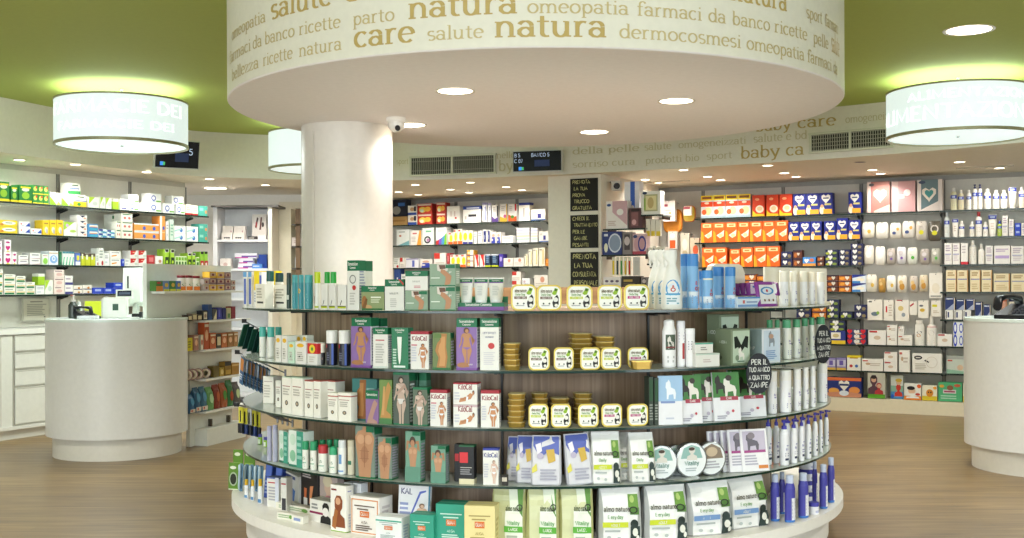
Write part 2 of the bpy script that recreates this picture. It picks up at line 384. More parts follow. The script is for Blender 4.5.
for px, py, w in [(456, 91, 'over the large photo cartons'), (411, 125, 'close beside the camera on the column'), (595, 132, 'towards the chalkboards'), (677, 101, 'above the white spray bottles')]:
    x, y = down_at(px, py, DISC); downlight(x, y, DISC, .088, 'round downlight under the ceiling disc, ' + w, 'downlights in the ceiling disc', 16 if px == 411 else 48, 150)
x, y = down_at(970, 30, CEIL); downlight(x, y, CEIL, .13, 'large round downlight in the green ceiling beside the drum lamp', 'downlights in the green ceiling', 60)
for k, (u_, v_) in enumerate([(3.2, -5.6), (2.0, -1.0), (-.8, -3.4), (-1.2, -7.4), (6.0, 1.5)]):  # unseen downlights, added for general light and bounce off the floor
    x, y = uv(u_, v_); downlight(x, y, CEIL, .13, 'unseen fill downlight added in the green ceiling near the shop window', 'added fill downlights near the shop window', 130)
SD = [(399, 192, 1), (415.7, 184.8, 1), (418.7, 194.6, 1), (450.8, 189.5, 1), (470.8, 182.4, 1), (469.3, 192.5, 1), (506.5, 187, 1), (522.3, 190, 1),
      (768, 165.4, 2), (784.7, 173, 2), (796.5, 176.7, 2), (708, 176.7, 2), (720.8, 180, 2), (872.8, 170, 2), (881, 173.6, 2), (683.8, 170, 2), (658, 182.6, 2), (645.6, 179.7, 2), (960, 162, 2), (1000, 168, 2),
      (76, 164.4, 3), (147, 172, 3), (210, 179, 3), (140.6, 185, 3), (265.8, 185, 3), (20, 160, 3)]
ordn = ['first', 'second', 'third', 'fourth', 'fifth', 'sixth', 'seventh', 'eighth', 'ninth', 'tenth', 'eleventh', 'twelfth', 'thirteenth', 'fourteenth', 'fifteenth', 'sixteenth', 'seventeenth', 'eighteenth', 'nineteenth', 'twentieth']
cnt = {}
for px, py, g in sorted(SD):
    cnt[g] = cnt.get(g, 0) + 1
    x, y = down_at(px, py, SOFF)
    where = {1: 'soffit above the middle shelves, %s from the column', 2: 'soffit above the baby food shelves, %s from the chalkboards', 3: 'soffit along the counter wall, %s from the drawers'}[g] % ordn[cnt[g] - 1]
    downlight(x, y, SOFF, .045, 'small downlight in the ' + where, 'small downlights in the soffit', 9.5, 150)
x, y = down_at(216, 187.4, SOFF)
e = tag(empty('strip_light', (x, y, SOFF)), 'bright rectangular strip light in the soffit beside the white niche', 'ceiling light')
mb = MB(); mb.box((0, 0, -.004), (.24, .14, .008), mat('#e8e2d4', .4)); mb.obj('frame', e)
mb = MB(); mb.box((0, 0, -.010), (.21, .11, .006), lamp_white); mb.obj('diffuser', e); spot((x, y, SOFF - .04), 30, 140)

# drum lamps
shade_m = None
def shade_material():
    m, nt, b = new_mat('lit drum shade'); N = nt.nodes; L = nt.links
    b.inputs['Base Color'].default_value = rgb('#b4c0bc'); b.inputs['Roughness'].default_value = .6
    tc = N.new('ShaderNodeTexCoord'); wv = N.new('ShaderNodeTexNoise'); wv.inputs['Scale'].default_value = 60
    cr = N.new('ShaderNodeValToRGB'); cr.color_ramp.elements[0].color = rgb('#dff0ee'); cr.color_ramp.elements[1].color = rgb('#eefaf8')
    L.new(tc.outputs['Object'], wv.inputs['Vector']); L.new(wv.outputs['Fac'], cr.inputs[0]); L.new(cr.outputs[0], b.inputs['Emission Color']); b.inputs['Emission Strength'].default_value = .45
    return m
shade_m = shade_material()
cool = (.9, 1, .97)
def drum(x, y, r, rows, label):
    zb, zt = EYE + 1.094, EYE + 1.45
    e = tag(empty('drum_lamp', (x, y, zb)), label, 'ceiling lamp', 'white drum ceiling lamps')
    h = zt - zb
    mb = MB(); mb.lathe([(r, .02), (r, h - .012)], shade_m, 72, cap=False); sh = mb.obj('shade', e)
    mb = MB()
    for t, a0, a1, z, xh in rows:
        k = (a1 - a0) / tlen(t)
        base = math.atan2(x, y)
        def fn(px_, py_):
            a = math.radians(a0 + px_ * k) - base; rr = r + .002; return (rr * math.sin(a), -rr * math.cos(a), z + py_ * xh)
        write(mb, t, fn, emit('shade letters', '#f6fdfb', .60), .22, .12)
    mb.obj('lettering', sh)
    rim = mat('#a8a684', .35, .3)
    for z0, z1, nm in ((0, .022, 'bottom_rim'), (h - .014, h, 'top_rim')):
        mb = MB(); mb.lathe([(r - .012, z0), (r + .004, z0), (r + .004, z1), (r - .012, z1), (r - .012, z0)], rim, 72, cap=False); mb.obj(nm, e)
    mb = MB(); mb.lathe([(.001, .012), (r - .012, .012)], emit('lamp diffuser', '#e4f2f4', .42), 72, cap=False); mb.lathe([(.001, .006), (.012, .006), (.012, .012)], mat('#9a9a90'), 12, cap=False); mb.obj('diffuser', e)
    mb = MB(); mb.bar((0, 0, h - .03), (0, 0, CEIL - zb), .012, mat('#cccccc', .3)); mb.bar((-r + .01, 0, h - .03), (r - .01, 0, h - .03), .006, mat('#cccccc', .3)); mb.bar((0, -r + .01, h - .03), (0, r - .01, h - .03), .006, mat('#cccccc', .3)); mb.obj('hanger', e)
    for en, zz, rot in ((LAMP_UP, h - .05, PI), (LAMP_DN, -.01, 0)):
        l = bpy.data.lights.new('drum lamp light', 'AREA'); l.shape = 'DISK'; l.size = 2 * r - .06; l.energy = en; l.color = cool
        o = bpy.data.objects.new('drum lamp light', l); COL.objects.link(o); o.location = (x, y, zb + zz); o.rotation_euler = (rot, 0, 0)
LAMP_UP, LAMP_DN = 5, 26
drum(-3.06, 8.8, .5, [('FARMACIE DEI', -78, 62, .21, .062), ('FARMACIE DEI', -66, 50, .09, .04)], 'white glowing drum lamp over the round white counter')
drum(3.37, 8.45, .515, [('ALIMENTAZIONE', -42, 70, .235, .042), ('ALIMENTAZIONE', -88, 72, .09, .07)], 'white glowing drum lamp beside the downlight in the green ceiling')
drum(-1.82, 10.65, .48, [], 'white glowing drum lamp half hidden behind the column')

# air vents in the bulkhead
def vent(px0, px1, y0, y1, label, nb, dark):
    s0, s1 = fhit(px0), fhit(px1)
    pm, d, nn = fat((s0 + s1) / 2)
    w = (fat(s1)[0] - fat(s0)[0]).length; pm = (fat(s1)[0] + fat(s0)[0]) / 2; pxm = (px0 + px1) / 2
    d = (fat(s1)[0] - fat(s0)[0]).normalized(); nn = Vector((d.y, -d.x))
    zt, zb = zat(pxm, y0, pm.y), zat(pxm, y1, pm.y)
    e = tag(empty('air_vent', (*(pm + nn * .02), (zt + zb) / 2), math.atan2(d.y, d.x)), label, 'air vent', 'air vents in the bulkhead')
    h = zt - zb
    mb = MB(); fr = mat('#d9d8c6', .45)
    for z in (-h / 2, h / 2): mb.box((0, 0, z), (w + .03, .03, .018), fr)
    for x in (-w / 2, 0, w / 2): mb.box((x, 0, 0), (.018, .03, h), fr)
    mb.obj('frame', e)
    mb = MB(); mb.box((0, .012, 0), (w, .004, h), mat(dark, .8)); mb.obj('backing', e)
    mb = MB()
    n = int(w / .021)
    for i in range(n): mb.box((-w / 2 + (i + .5) * w / n, -.002, 0), (.005, .012, h), mat('#b3b1a3', .4))
    for i in range(nb): mb.box((0, -.004, -h / 2 + (i + .5) * h / nb), (w, .006, .005), mat('#b3b1a3', .4))
    mb.obj('grille', e)
vent(412, 496, 156, 174.5, 'long slatted air vent beside the queue screen', 2, '#4a4a44')
vent(812, 893, 131, 150, 'dark gridded air vent beside the baby care lettering', 5, '#1e2022')

# queue screens
def screen(c, rz, w, h, rows, label, rx=0.0):
    e = tag(empty('queue_screen', c, rz, rx), label, 'screen')
    mb = MB(); mb.box((0, .03, 0), (w, .05, h), mat('#d8d8d2', .4), cham=.005); mb.obj('housing', e)
    mb = MB(); mb.box((0, .002, 0), (w - .02, .008, h - .02), mat('#10141f', .25))
    for t, x, z, xh in rows:
        write(mb, t, lambda a, b_: (x * w + a * xh, -.0035, z * h + b_ * xh), emit('screen text', '#aebfd8', .5), .13, .13)
    mb.box((-.34 * w, -.003, -.33 * h), (.03, .003, .035), emit('screen blue', '#3a7fd0', .6)); mb.box((-.29 * w, -.003, -.33 * h), (.02, .003, .03), emit('screen green', '#3f9a5a', .6))
    mb.box((.1 * w, -.003, -.1 * h), (.3 * w, .002, .3 * h), emit('screen glow', '#1a2848', .35), 0)
    mb.obj('display', e)
    mb = MB(); mb.box((0, .11, 0), (.06, .14, .06), mat('#666', .4)); mb.obj('bracket', e)
s = fhit(543.5); pm, d, nn = fat(s); q = pm + nn * .16
screen((*q, zat(543.5, 161, q.y)), math.atan2(d.y, d.x) + .15, .505, .215, [('B 5', -.46, .2, .024), ('BANCO 5', -.12, .2, .024), ('C 07', -.46, -.06, .024)], 'dark queue screen reading banco on the bulkhead above the chalkboards')
px = 178; q = ((px - PX) / F * 10.5, 10.5)
screen((*q, zat(px, 154.5, 10.5)), .55, .42, .27, [('5', .25, 0, .04)], 'dark queue screen hanging behind the drum lamp over the counter', .22)
# ================================================================== makers of shop goods
FIG = {
 'torso': [(.2, 0), (.16, .25), (.08, .5), (.0, .78), (.16, .9), (.38, .93), (.4, 1), (.6, 1), (.62, .93), (.84, .9), (1, .78), (.92, .5), (.84, .25), (.8, 0)],
 'woman': [(.3, 0), (.26, .3), (.1, .48), (.26, .66), (.16, .84), (.36, .92), (.4, 1), (.6, 1), (.64, .92), (.84, .84), (.74, .66), (.9, .48), (.7, .3), (.64, 0), (.52, 0), (.48, .3), (.44, 0)],
 'hip': [(.15, 0), (.3, .3), (.04, .5), (.2, .72), (.42, .82), (.4, 1), (.92, 1), (.86, .62), (.97, .32), (.85, 0)],
 'thigh': [(0, 0), (.2, .35), (.6, .9), (.75, 1), (1, .85), (.7, .45), (.55, .2), (.95, .1), (1, 0)],
 'lying': [(0, .2), (.2, .5), (.45, .55), (.6, .9), (.8, 1), (1, .7), (.9, .3), (.6, .1), (.3, .25), (.1, 0)],
 'arms': [(.3, 0), (.3, .5), (.0, .55), (.0, .72), (.35, .72), (.4, .8), (.35, 1), (.65, 1), (.6, .8), (.65, .72), (1, .72), (1, .55), (.7, .5), (.7, 0)],
 'bust': [(0, 0), (.05, .3), (.35, .42), (.36, .5), (.22, .62), (.2, .85), (.35, 1), (.65, 1), (.8, .85), (.78, .62), (.64, .5), (.65, .42), (.95, .3), (1, 0)],
 'dog': [(.1, 0), (.1, .5), (0, .6), (.05, .85), (.2, .9), (.3, 1), (.45, .85), (.5, .6), (.85, .5), (.95, .3), (.9, 0), (.75, 0), (.7, .25), (.3, .22), (.25, 0)],
}
def heart(n=14):
    out = []
    for i in range(n):
        t = 2 * PI * i / n
        out.append((16 * math.sin(t) ** 3 / 16, (13 * math.cos(t) - 5 * math.cos(2 * t) - 2 * math.cos(3 * t) - math.cos(4 * t)) / 14))
    return out[::-1]
HEART = heart()
def decals(mb, dec, fn, w, h, curved=False):
    """flat print on a face given by fn(u, v, layer)"""
    for l, d in enumerate(dec):
        k = d[0]; l += 1
        if k == 'r':
            _, u0, v0, u1, v1, c = d; nu = max(1, int((u1 - u0) * 10)) if curved else 1; nv = max(1, int((v1 - v0) * 8)) if curved == 2 else 1
            mb.grid(fn, u0, v0, u1, v1, nu, nv, c, l)
        elif k == 'e':
            _, u, v, ru, rv, c = d
            mb.add([fn(u + ru * math.cos(2 * PI * i / 16), v + rv * math.sin(2 * PI * i / 16), l) for i in range(16)], [list(range(16))], c)
        elif k == 'o':
            _, u, v, ru, rv, t, c = d; q = []
            for i in range(17):
                a = 2 * PI * i / 16
                q += [fn(u + ru * math.cos(a), v + rv * math.sin(a), l), fn(u + ru * (1 - t) * math.cos(a), v + rv * (1 - t) * math.sin(a), l)]
            mb.add(q, [[2 * i, 2 * i + 2, 2 * i + 3, 2 * i + 1] for i in range(16)], c)
        elif k == 'p': mb.add([fn(u, v, l) for u, v in d[1]], [list(range(len(d[1])))], d[2])
        elif k == 'hh': pass
        elif k == 'h':
            _, u, v, r, c = d; mb.add([fn(u + r * x, v + r * y * w / h, l) for x, y in HEART], [list(range(len(HEART)))], c)
        elif k == 'f':
            _, nm, u0, v0, u1, v1, c = d; P = FIG[nm]
            mb.add([fn(u0 + (u1 - u0) * x, v0 + (v1 - v0) * y, l) for x, y in P], [list(range(len(P)))], c)
        elif k == 't':
            _, u, v, sv, t, c = d[:6]; xh = sv * h; W = tlen(t) * xh * .95; mw = (d[6] if len(d) > 6 else .86) * w
            kx = xh * .95 * min(1, mw / W); ww = kx * tlen(t)
            write(mb, t, lambda x, y: fn(u - ww / w / 2 + x * kx / w, v + y * xh / h, l), c, .24, .18)
        elif k == 'l':                       # lines of small print
            _, u0, v0, u1, v1, n, c = d
            for i in range(n):
                vv = v1 - (v1 - v0) * (i + .5) / n; hh = (v1 - v0) / n * .28
                uu = u0 + (u1 - u0) * random.uniform(.72, 1)
                mb.grid(fn, u0, vv - hh, uu, vv + hh, 1, 1, c, l)
def lady(u0, v0, u1, v1, c, hair='#4a3024', band=None):
    X = lambda x: u0 + (u1 - u0) * x
    Y = lambda y: v0 + (v1 - v0) * y
    P = lambda pts: [(X(x), Y(y)) for x, y in pts]
    out = [('p', P([(.24, .5), (.3, .62), (.34, .72), (.2, .82), (.3, .86), (.7, .86), (.8, .82), (.66, .72), (.7, .62), (.78, .5)]), c),
           ('p', P([(.24, .5), (.5, .44), (.5, 0), (.38, 0), (.36, .22), (.22, .4)]), c), ('p', P([(.78, .5), (.54, .44), (.56, 0), (.66, 0), (.68, .22), (.82, .4)]), c),
           ('p', P([(.2, .82), (.28, .85), (.2, .6), (.06, .48), (.04, .54), (.13, .62)]), c), ('p', P([(.8, .82), (.72, .85), (.82, .62), (.98, .72), (1, .66), (.86, .54)]), c),
           ('e', X(.5), Y(.93), (u1 - u0) * .17, (v1 - v0) * .075, hair), ('e', X(.53), Y(.915), (u1 - u0) * .11, (v1 - v0) * .05, c)]
    if band: out += [('p', P([(.26, .5), (.76, .5), (.62, .42), (.4, .42)]), band), ('p', P([(.32, .74), (.68, .74), (.66, .68), (.34, .68)]), band)]
    return out
def carton_mb(w, d, h, base, bands=(), dec=(), side=(), top=None):
    mb = MB(); zs = 0.0; ch = min(.0015, w * .04)
    parts = sorted(bands); segs = []; z = 0.0
    for a, b, c in parts:
        if a > z + 1e-3: segs.append((z, a, base))
        segs.append((a, b, c)); z = b
    if z < 1 - 1e-3: segs.append((z, 1, base))
    x, y = w / 2, d / 2; k = ch
    pts = [(-x + k, -y), (x - k, -y), (x, -y + k), (x, y - k), (x - k, y), (-x + k, y), (-x, y - k), (-x, -y + k)]
    n = 8
    for a, b, c in segs:
        vs = [(p[0], p[1], a * h) for p in pts] + [(p[0], p[1], b * h) for p in pts]
        mb.add(vs, [[i, (i + 1) % n, n + (i + 1) % n, n + i] for i in range(n)], c)
    mb.add([(p[0], p[1], 0) for p in pts], [list(range(n))[::-1]], segs[0][2]); mb.add([(p[0], p[1], h) for p in pts], [list(range(n))], top or segs[-1][2])
    mb.grid(lambda u, v, l: ((u - .5) * w, (v - .5) * d, h + .0005), .04, .46, .96, .5, 1, 1, '#c9c4ba', 1)          # the tucked flap's edge
    e = .0005
    decals(mb, dec, lambda u, v, l: ((u - .5) * w, -d / 2 - e * l, v * h), w, h)
    if side:
        decals(mb, side, lambda u, v, l: (w / 2 + e * l, (u - .5) * d, v * h), d, h)
        decals(mb, side, lambda u, v, l: (-w / 2 - e * l, (.5 - u) * d, v * h), d, h)
    return mb
def cyl_fn(prof, sy, frac=.86):
    """front of a round or oval body: u runs across, v up"""
    h = prof[-1][1]
    def rad(z):
        for p, q in zip(prof, prof[1:]):
            if z <= q[1]: return p[0] + (q[0] - p[0]) * (z - p[1]) / max(1e-6, q[1] - p[1])
        return prof[-1][0]
    def fn(u, v, l):
        z = v * h; r = rad(z) + .0006 * l; a = (u - .5) * PI * frac
        return (r * math.sin(a), -r * sy * math.cos(a), z)
    return fn
def bottle(name, w, h, body, cap, capf=.18, dec=(), sy=.7, neck=.45, capr=None, loc=(0, 0, 0), rz=0.0, kind='cap', rough=.35, foot=None):
    """body and closure as two parts; kind: cap, dome, pump, spray"""
    r = w / 2; hb = h * (1 - capf)
    e = empty(name, loc, rz)
    sh = hb * (.86 if neck < .8 else .97)
    rn = r * neck
    prof = [(r * .9, 0), (r, hb * .03), (r, sh), (r * .86 if neck < .8 else r, sh + (hb - sh) * .5), (max(rn, .002), hb)]
    bm = mat(body, rough)
    mb = MB(); mb.lathe(prof, bm, 20, 1, sy)
    if foot: mb.lathe([(r * .905, -.0), (r * 1.004, hb * .03), (r * 1.004, hb * foot[0])], foot[1], 20, 1, sy, cap=False)
    decals(mb, dec, cyl_fn(prof, sy), w * 1.3, hb, 1)
    mb.obj('body', e)
    cr = capr * r if capr else max(rn * 1.05, r * .35); mb = MB(); cm = mat(cap, .35); s2 = sy if neck > .8 else 1
    if kind == 'cap': mb.lathe([(cr, hb - .001), (cr, h * .985), (cr * .9, h)], cm, 18, 1, s2)
    elif kind == 'dome': mb.lathe([(cr, hb - .001), (cr, hb + (h - hb) * .6), (cr * .85, hb + (h - hb) * .85), (cr * .4, h)], cm, 18, 1, s2)
    elif kind == 'pump':
        mb.lathe([(cr, hb - .001), (cr, hb + (h - hb) * .35), (cr * .45, hb + (h - hb) * .4), (cr * .4, hb + (h - hb) * .68), (cr * .95, hb + (h - hb) * .7), (cr, h), ], cm, 14)
        mb.box((0, -cr * 1.5, h - (h - hb) * .16), (cr * .7, cr * 2.6, (h - hb) * .2), cm, cham=.001)
    mb.obj({'pump': 'pump'}.get(kind, 'cap'), e)
    return e
def tube_item(name, w, h, body, cap, dec=(), loc=(0, 0, 0), rz=0.0, capf=.15, topw=1.25):
    """a squeeze tube standing on its cap, crimped flat at the top"""
    e = empty(name, loc, rz); n = 20; r = w / 2 / topw; hc = h * capf
    rings = []
    for k in range(9):
        t = k / 8; z = hc + (h - hc) * t; rx = r * (1 + (topw - 1) * t); ry = r * (1 - t) ** .8 * .9 + .0015
        rings.append([(rx * math.cos(2 * PI * i / n), ry * math.sin(2 * PI * i / n), z) for i in range(n)])
    mb = MB(); mb.loft(rings, mat(body, .35))
    def fn(u, v, l):
        t = v; z = hc + (h - hc) * t; rx = r * (1 + (topw - 1) * t); ry = r * (1 - t) ** .8 * .9 + .0015 + .0006 * l; a = (u - .5) * PI * .8
        return (rx * math.sin(a), -ry * math.cos(a) - .0004 * l, z)
    decals(mb, dec, fn, w, h, 2); mb.obj('body', e)
    if capf > 0: mb = MB(); mb.lathe([(r * .92, 0), (r * .95, hc)], mat(cap, .4), n, 1, .9); mb.obj('cap', e)
    return e
def bag_mb(w, d, h, col, dec=(), side=None, fold=.14, lean=.0, flop=0.0):
    """gusseted paper or foil sack, folded and crimped at the top"""
    mb = MB(); n = 24; rings = []; L = [(0, .94, .82), (.03, 1, 1), (.12, 1.015, 1.03), (.2, 1.02, 1.04), (.33, 1.01, 1.03), (.45, 1.0, 1.0), (.57, .995, .93), (.68, .99, .84), (.77, .975, .68), (1 - fold, .97, .5), (1 - fold * .5, .95, .2), (1, .95, .05)]
    p1_, p2_, p3_ = (random.uniform(0, 6.3) for _ in range(3)); A_ = min(w * .022, .006)
    wob = lambda u, v: A_ * (math.sin(8 * u + p1_) * math.sin(11 * v + p2_) + .7 * math.sin(5 * u - 14 * v + p3_))
    def sec(v):
        for p, q in zip(L, L[1:]):
            if v <= q[0]:
                t = (v - p[0]) / (q[0] - p[0]); return p[1] + (q[1] - p[1]) * t, p[2] + (q[2] - p[2]) * t
        return L[-1][1:]
    def shift(v): return lean * v + (flop * max(0, v - .8) / .2)
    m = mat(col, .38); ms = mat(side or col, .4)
    for v, a, b in L:
        x, y = w / 2 * a, d / 2 * b; yy = shift(v); k = min(x, y) * .3; pin = .75 if v > .1 else 1
        rings.append([(-x + k, yy - y + wob(-.85, v), v * h), (-x * .3, yy - y * 1.05 + wob(-.3, v), v * h), (x * .3, yy - y * 1.05 + wob(.3, v), v * h), (x - k, yy - y + wob(.85, v), v * h), (x, yy - y + k, v * h), (x * (.93 if v > .1 else 1), yy, v * h), (x, yy + y - k, v * h), (x - k, yy + y, v * h), (-x + k, yy + y, v * h), (-x, yy + y - k, v * h), (-x * (.93 if v > .1 else 1), yy, v * h), (-x, yy - y + k, v * h)])
    nn = 12
    for r0, r1 in zip(rings, rings[1:]):
        for i in range(nn):
            j = (i + 1) % nn
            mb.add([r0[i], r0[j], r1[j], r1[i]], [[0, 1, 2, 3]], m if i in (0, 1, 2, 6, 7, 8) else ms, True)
    mb.add(rings[0], [list(range(nn))[::-1]], ms); mb.add(rings[-1], [list(range(nn))], m)
    def fn(u, v, l):
        a, b = sec(v); x = (u - .5) * 2; bulge = 1.05 if abs(x) < .3 else 1.05 - .05 * (abs(x) - .3) / .7
        P = [-.85, -.3, .3, .85]; i = 0 if x < -.3 else (1 if x < .3 else 2); t = min(1, max(0, (x - P[i]) / (P[i + 1] - P[i])))
        vs_ = [q[0] for q in L]; j = max(0, min(len(L) - 2, sum(1 for q in vs_ if q <= v) - 1)); tv = (v - vs_[j]) / (vs_[j + 1] - vs_[j])
        wb = sum(c1 * c2 * wob(uu, vv) for uu, c1 in ((P[i], 1 - t), (P[i + 1], t)) for vv, c2 in ((vs_[j], 1 - tv), (vs_[j + 1], tv)))
        return (x * w / 2 * a * .93, shift(v) - d / 2 * b * bulge + wb - .0045 - .0006 * l, v * h)
    decals(mb, dec, fn, w, h, 2)
    return mb
def sheet_tray(w, h, d, body, rim):
    """foil tray lying flat, rim on top"""
    mb = MB(); m = mat(body, .28, .6)
    def ring(x, y, z, k): return [(-x + k, -y, z), (x - k, -y, z), (x, -y + k, z), (x, y - k, z), (x - k, y, z), (-x + k, y, z), (-x, y - k, z), (-x, -y + k, z)]
    mb.loft([ring(w * .42, d * .42, 0, .012), ring(w * .465, d * .465, h * .82, .014), ring(w * .5, d * .5, h * .84, .016), ring(w * .5, d * .5, h, .016)], m, smooth=False)
    mb.box((0, 0, h + .0006), (w * .9, d * .9, .0012), mat(rim, .4), cham=.012)
    return mb
# ================================================================== the round display
ZS = {1: EYE - .110, 2: EYE - .365, 3: EYE - .610, 4: EYE - .855, 5: .20}
RS = 1.615
RC = 1.30
disp = tag(empty('display_stand', (*GC, 0)), 'round tiered display stand of wood, glass shelves and a white base', 'display stand')
def gsec(r0, r1, z0, z1, a0, a1, mm, mb, n=64, edge=None):
    pts = []
    for i in range(n + 1):
        a = math.radians(a0 + (a1 - a0) * i / n); pts.append((r1 * math.sin(a), -r1 * math.cos(a)))
    if r0 > 0:
        for i in range(n, -1, -1):
            a = math.radians(a0 + (a1 - a0) * i / n); pts.append((r0 * math.sin(a), -r0 * math.cos(a)))
    n2 = len(pts)
    vs = [(*p, z0) for p in pts] + [(*p, z1) for p in pts]
    side = [[i, (i + 1) % n2, n2 + (i + 1) % n2, n2 + i] for i in range(n2)]
    mb.add(vs, side, edge or mm)
    if r0 > 0:
        mb.add(vs, [[i, i + 1, n2 - 2 - i, n2 - 1 - i][::-1] for i in range(n)] + [[n2 + i, n2 + i + 1, n2 + n2 - 2 - i, n2 + n2 - 1 - i] for i in range(n)], mm)
    else: mb.add(vs, [list(range(n2))[::-1], list(range(n2, 2 * n2))], mm)
base_m = mat('#efece6', .35)
mb = MB(); gsec(0, 1.675, .15, .20, -104, 104, base_m, mb, 96); mb.obj('base_top', disp)
mb = MB(); gsec(0, 1.60, 0, .15, -103, 103, base_m, mb, 96); mb.obj('plinth', disp)
core_m = wood('grey brown laminate', [(.3, '#6a5440'), (.5, '#826a53'), (.7, '#978069')], 1.6, .45, grain=(22, 22, .5))
zt = ZS[1] - .014
for k in range(-4, 3):
    a0 = 22.3 + 30.1 * k
    a1 = min(a0 + 30.1, 104); a0 = max(a0, -104)
    mb = MB(); gsec(1.24, RC, .20, zt, a0 + .08, a1 - .08, core_m, mb, 10); mb.obj('core_panel', disp)
mb = MB(); gsec(1.24, RC, .20, zt, 82.6, 104, core_m, mb, 8); mb.obj('core_panel', disp)
dark = mat('#1c1c1c', .4)
for k in range(-3, 4):
    a = math.radians(22.3 + 30.1 * k)
    if abs(a) > 1.75: continue
    mb = MB(); mb.box(((RC + .004) * math.sin(a), -(RC + .004) * math.cos(a), (.2 + zt) / 2), (.010, .012, zt - .2), dark, a); mb.obj('upright', disp)
mb = MB(); gsec(0, 1.235, zt - .03, zt, -104, 104, core_m, mb); mb.obj('core_lid', disp)
mb = MB(); mb.box((.13, .37, 1.245), (1.75, .035, .10), wood('ledge wood', [(.3, '#7d5c3c'), (.6, '#a07a52')], 1.5, .5, grain=(.6, 12, 12))); mb.obj('back_rail', disp)
gl_top = glass('shelf glass', '#dfe9e4', .72, .03); gl_edge = mat('#16332c', .15)
for k in (1, 2, 3, 4):
    R = RS
    mb = MB(); gsec(RC + .004 if k > 1 else .95, R, ZS[k] - .011, ZS[k] - .0006, -101, 101, gl_top, mb, 96, gl_edge)
    sh = mb.obj('glass_shelf', disp)
    for j in range(-3, 4):
        a = math.radians(22.3 + 30.1 * j)
        if abs(a) > 1.75: continue
        mb = MB()
        for r_ in (1.33, 1.44): mb.box((r_ * math.sin(a), -r_ * math.cos(a), ZS[k] - .02 - (0 if r_ > 1.4 else .004)), (.012, .11, .016 if r_ < 1.4 else .010), dark, a)
        mb.obj('bracket', sh)

def gp(s, x0, x1, yt, rf=1.59, zb=None):
    """front edge seen from column x0 to x1 on shelf s, its top at row yt: frame, width and height in metres"""
    a0, a1 = theta(x0, rf), theta(x1, rf); a = (a0 + a1) / 2
    w = 2 * rf * math.sin((a1 - a0) / 2); dep = GC.y - rf * math.cos(a)
    z0 = ZS[s] if zb is None else zb
    h = zat((x0 + x1) / 2, yt, dep) - z0
    return a, w, h, z0
def gcen(px, rc):
    """angle and radius of an upright seen in column px; slides outward where the shelf curves away"""
    while True:
        lim = math.degrees(math.acos(rc / GC.length)); a = theta(px, rc)
        seen = PX + F * (GC.x + rc * math.sin(a)) / (GC.y - rc * math.cos(a))
        if abs(seen - px) < .7 or rc > 1.66: return a, rc
        rc += .004
def gfree(s, x0, x1, yt, dep, zb=None):
    z0 = ZS[s] if zb is None else zb
    return ((x0 + x1) / 2 - PX) / F * dep, dep, (x1 - x0) / F * dep, zat((x0 + x1) / 2, yt, dep) - z0, z0
def gloc(a, r, z): return (GC.x + r * math.sin(a), GC.y - r * math.cos(a), z)
SHN = {1: 'top shelf of the round display', 2: 'second shelf of the round display', 3: 'third shelf of the round display', 4: 'lowest glass shelf of the round display', 5: 'white base of the round display'}
def gbox(s, x0, x1, yt, d, base, label, dec=(), bands=(), side=(), rf=1.59, zb=None, name='product_carton', cat='carton', group=None, turn=0.0, rx=0.0, ybot=None, top=None, dep=None):
    if ybot is not None:
        a_ = theta((x0 + x1) / 2, rf); zb = zat((x0 + x1) / 2, ybot, GC.y - rf * math.cos(a_))
    if dep is not None:
        if ybot is not None: zb = zat((x0 + x1) / 2, ybot, dep)
        x, y, w, h, z = gfree(s, x0, x1, yt, dep, zb)
        o = carton_mb(w * .97 / max(.5, math.cos(turn)), d, h, base, bands, dec, side, top).obj(name, None, (x + math.sin(turn) * -d / 2, y + math.cos(turn) * d / 2, z + .0006), turn, rx)
        return tag(o, label, cat, group)
    a, w, h, z = gp(s, x0, x1, yt, rf, zb)
    w = w * .975
    mb = carton_mb(w, d, h, base, bands, dec, side, top)
    o = mb.obj(name, None, gloc(a, rf - d / 2, z + .0006), a + turn, rx)
    tag(o, label, cat, group); return o
GRN, LIL, SKIN, BRZ = '#0f6b45', '#7b4a98', '#c48a60', '#9a6238'
W = '#e6e4de'
SIDE = [('l', .12, .12, .88, .8, 12, '#9fa3b8')]
SOM = [('t', .5, .925, .026, 'Somatoline', W, .8), ('t', .5, .885, .018, 'COSMETIC', W, .6)]
def som_head(v=.86): return [(v, 1, GRN)]
SOMT = lambda v0: [('t', .5, v0 + (1 - v0) * .52, (1 - v0) * .2, 'Somatoline', W, .84), ('t', .5, v0 + (1 - v0) * .2, (1 - v0) * .14, 'Cosmetic', W, .5)]
# ---- top shelf, from the column side
gbox(1, 259, 262, 272, .04, W, 'slim white and blue carton on edge before the yellow cartons on the top display shelf', [('r', .1, .1, .9, .9, '#5a6ec0')], dep=5.98, turn=-.5)
for i, (x0, x1) in enumerate([(243, 247), (248, 252)]):
    gbox(1, x0, x1, 272, .05, W, 'thin white carton with blue stripe beside the yellow topped cartons, %s' % ('at the very shelf end' if i == 0 else 'second from the shelf end'), [('r', .2, .05, .8, .8, '#4f66b4'), ('r', 0, .85, 1, 1, '#6aa3d4')], dep=6.2, turn=-.5)
for i, (x0, x1) in enumerate([(253.5, 260), (262, 268), (270, 277)]):
    gbox(1, x0, x1, 271, .05, '#f0d31e', 'yellow topped white carton on the top display shelf, %s from the hooks' % ordn[i], [('l', .1, .1, .9, .4, 4, '#8890b0')], [(0, .45, W)], dep=6.15 - .02 * i, turn=-.4)
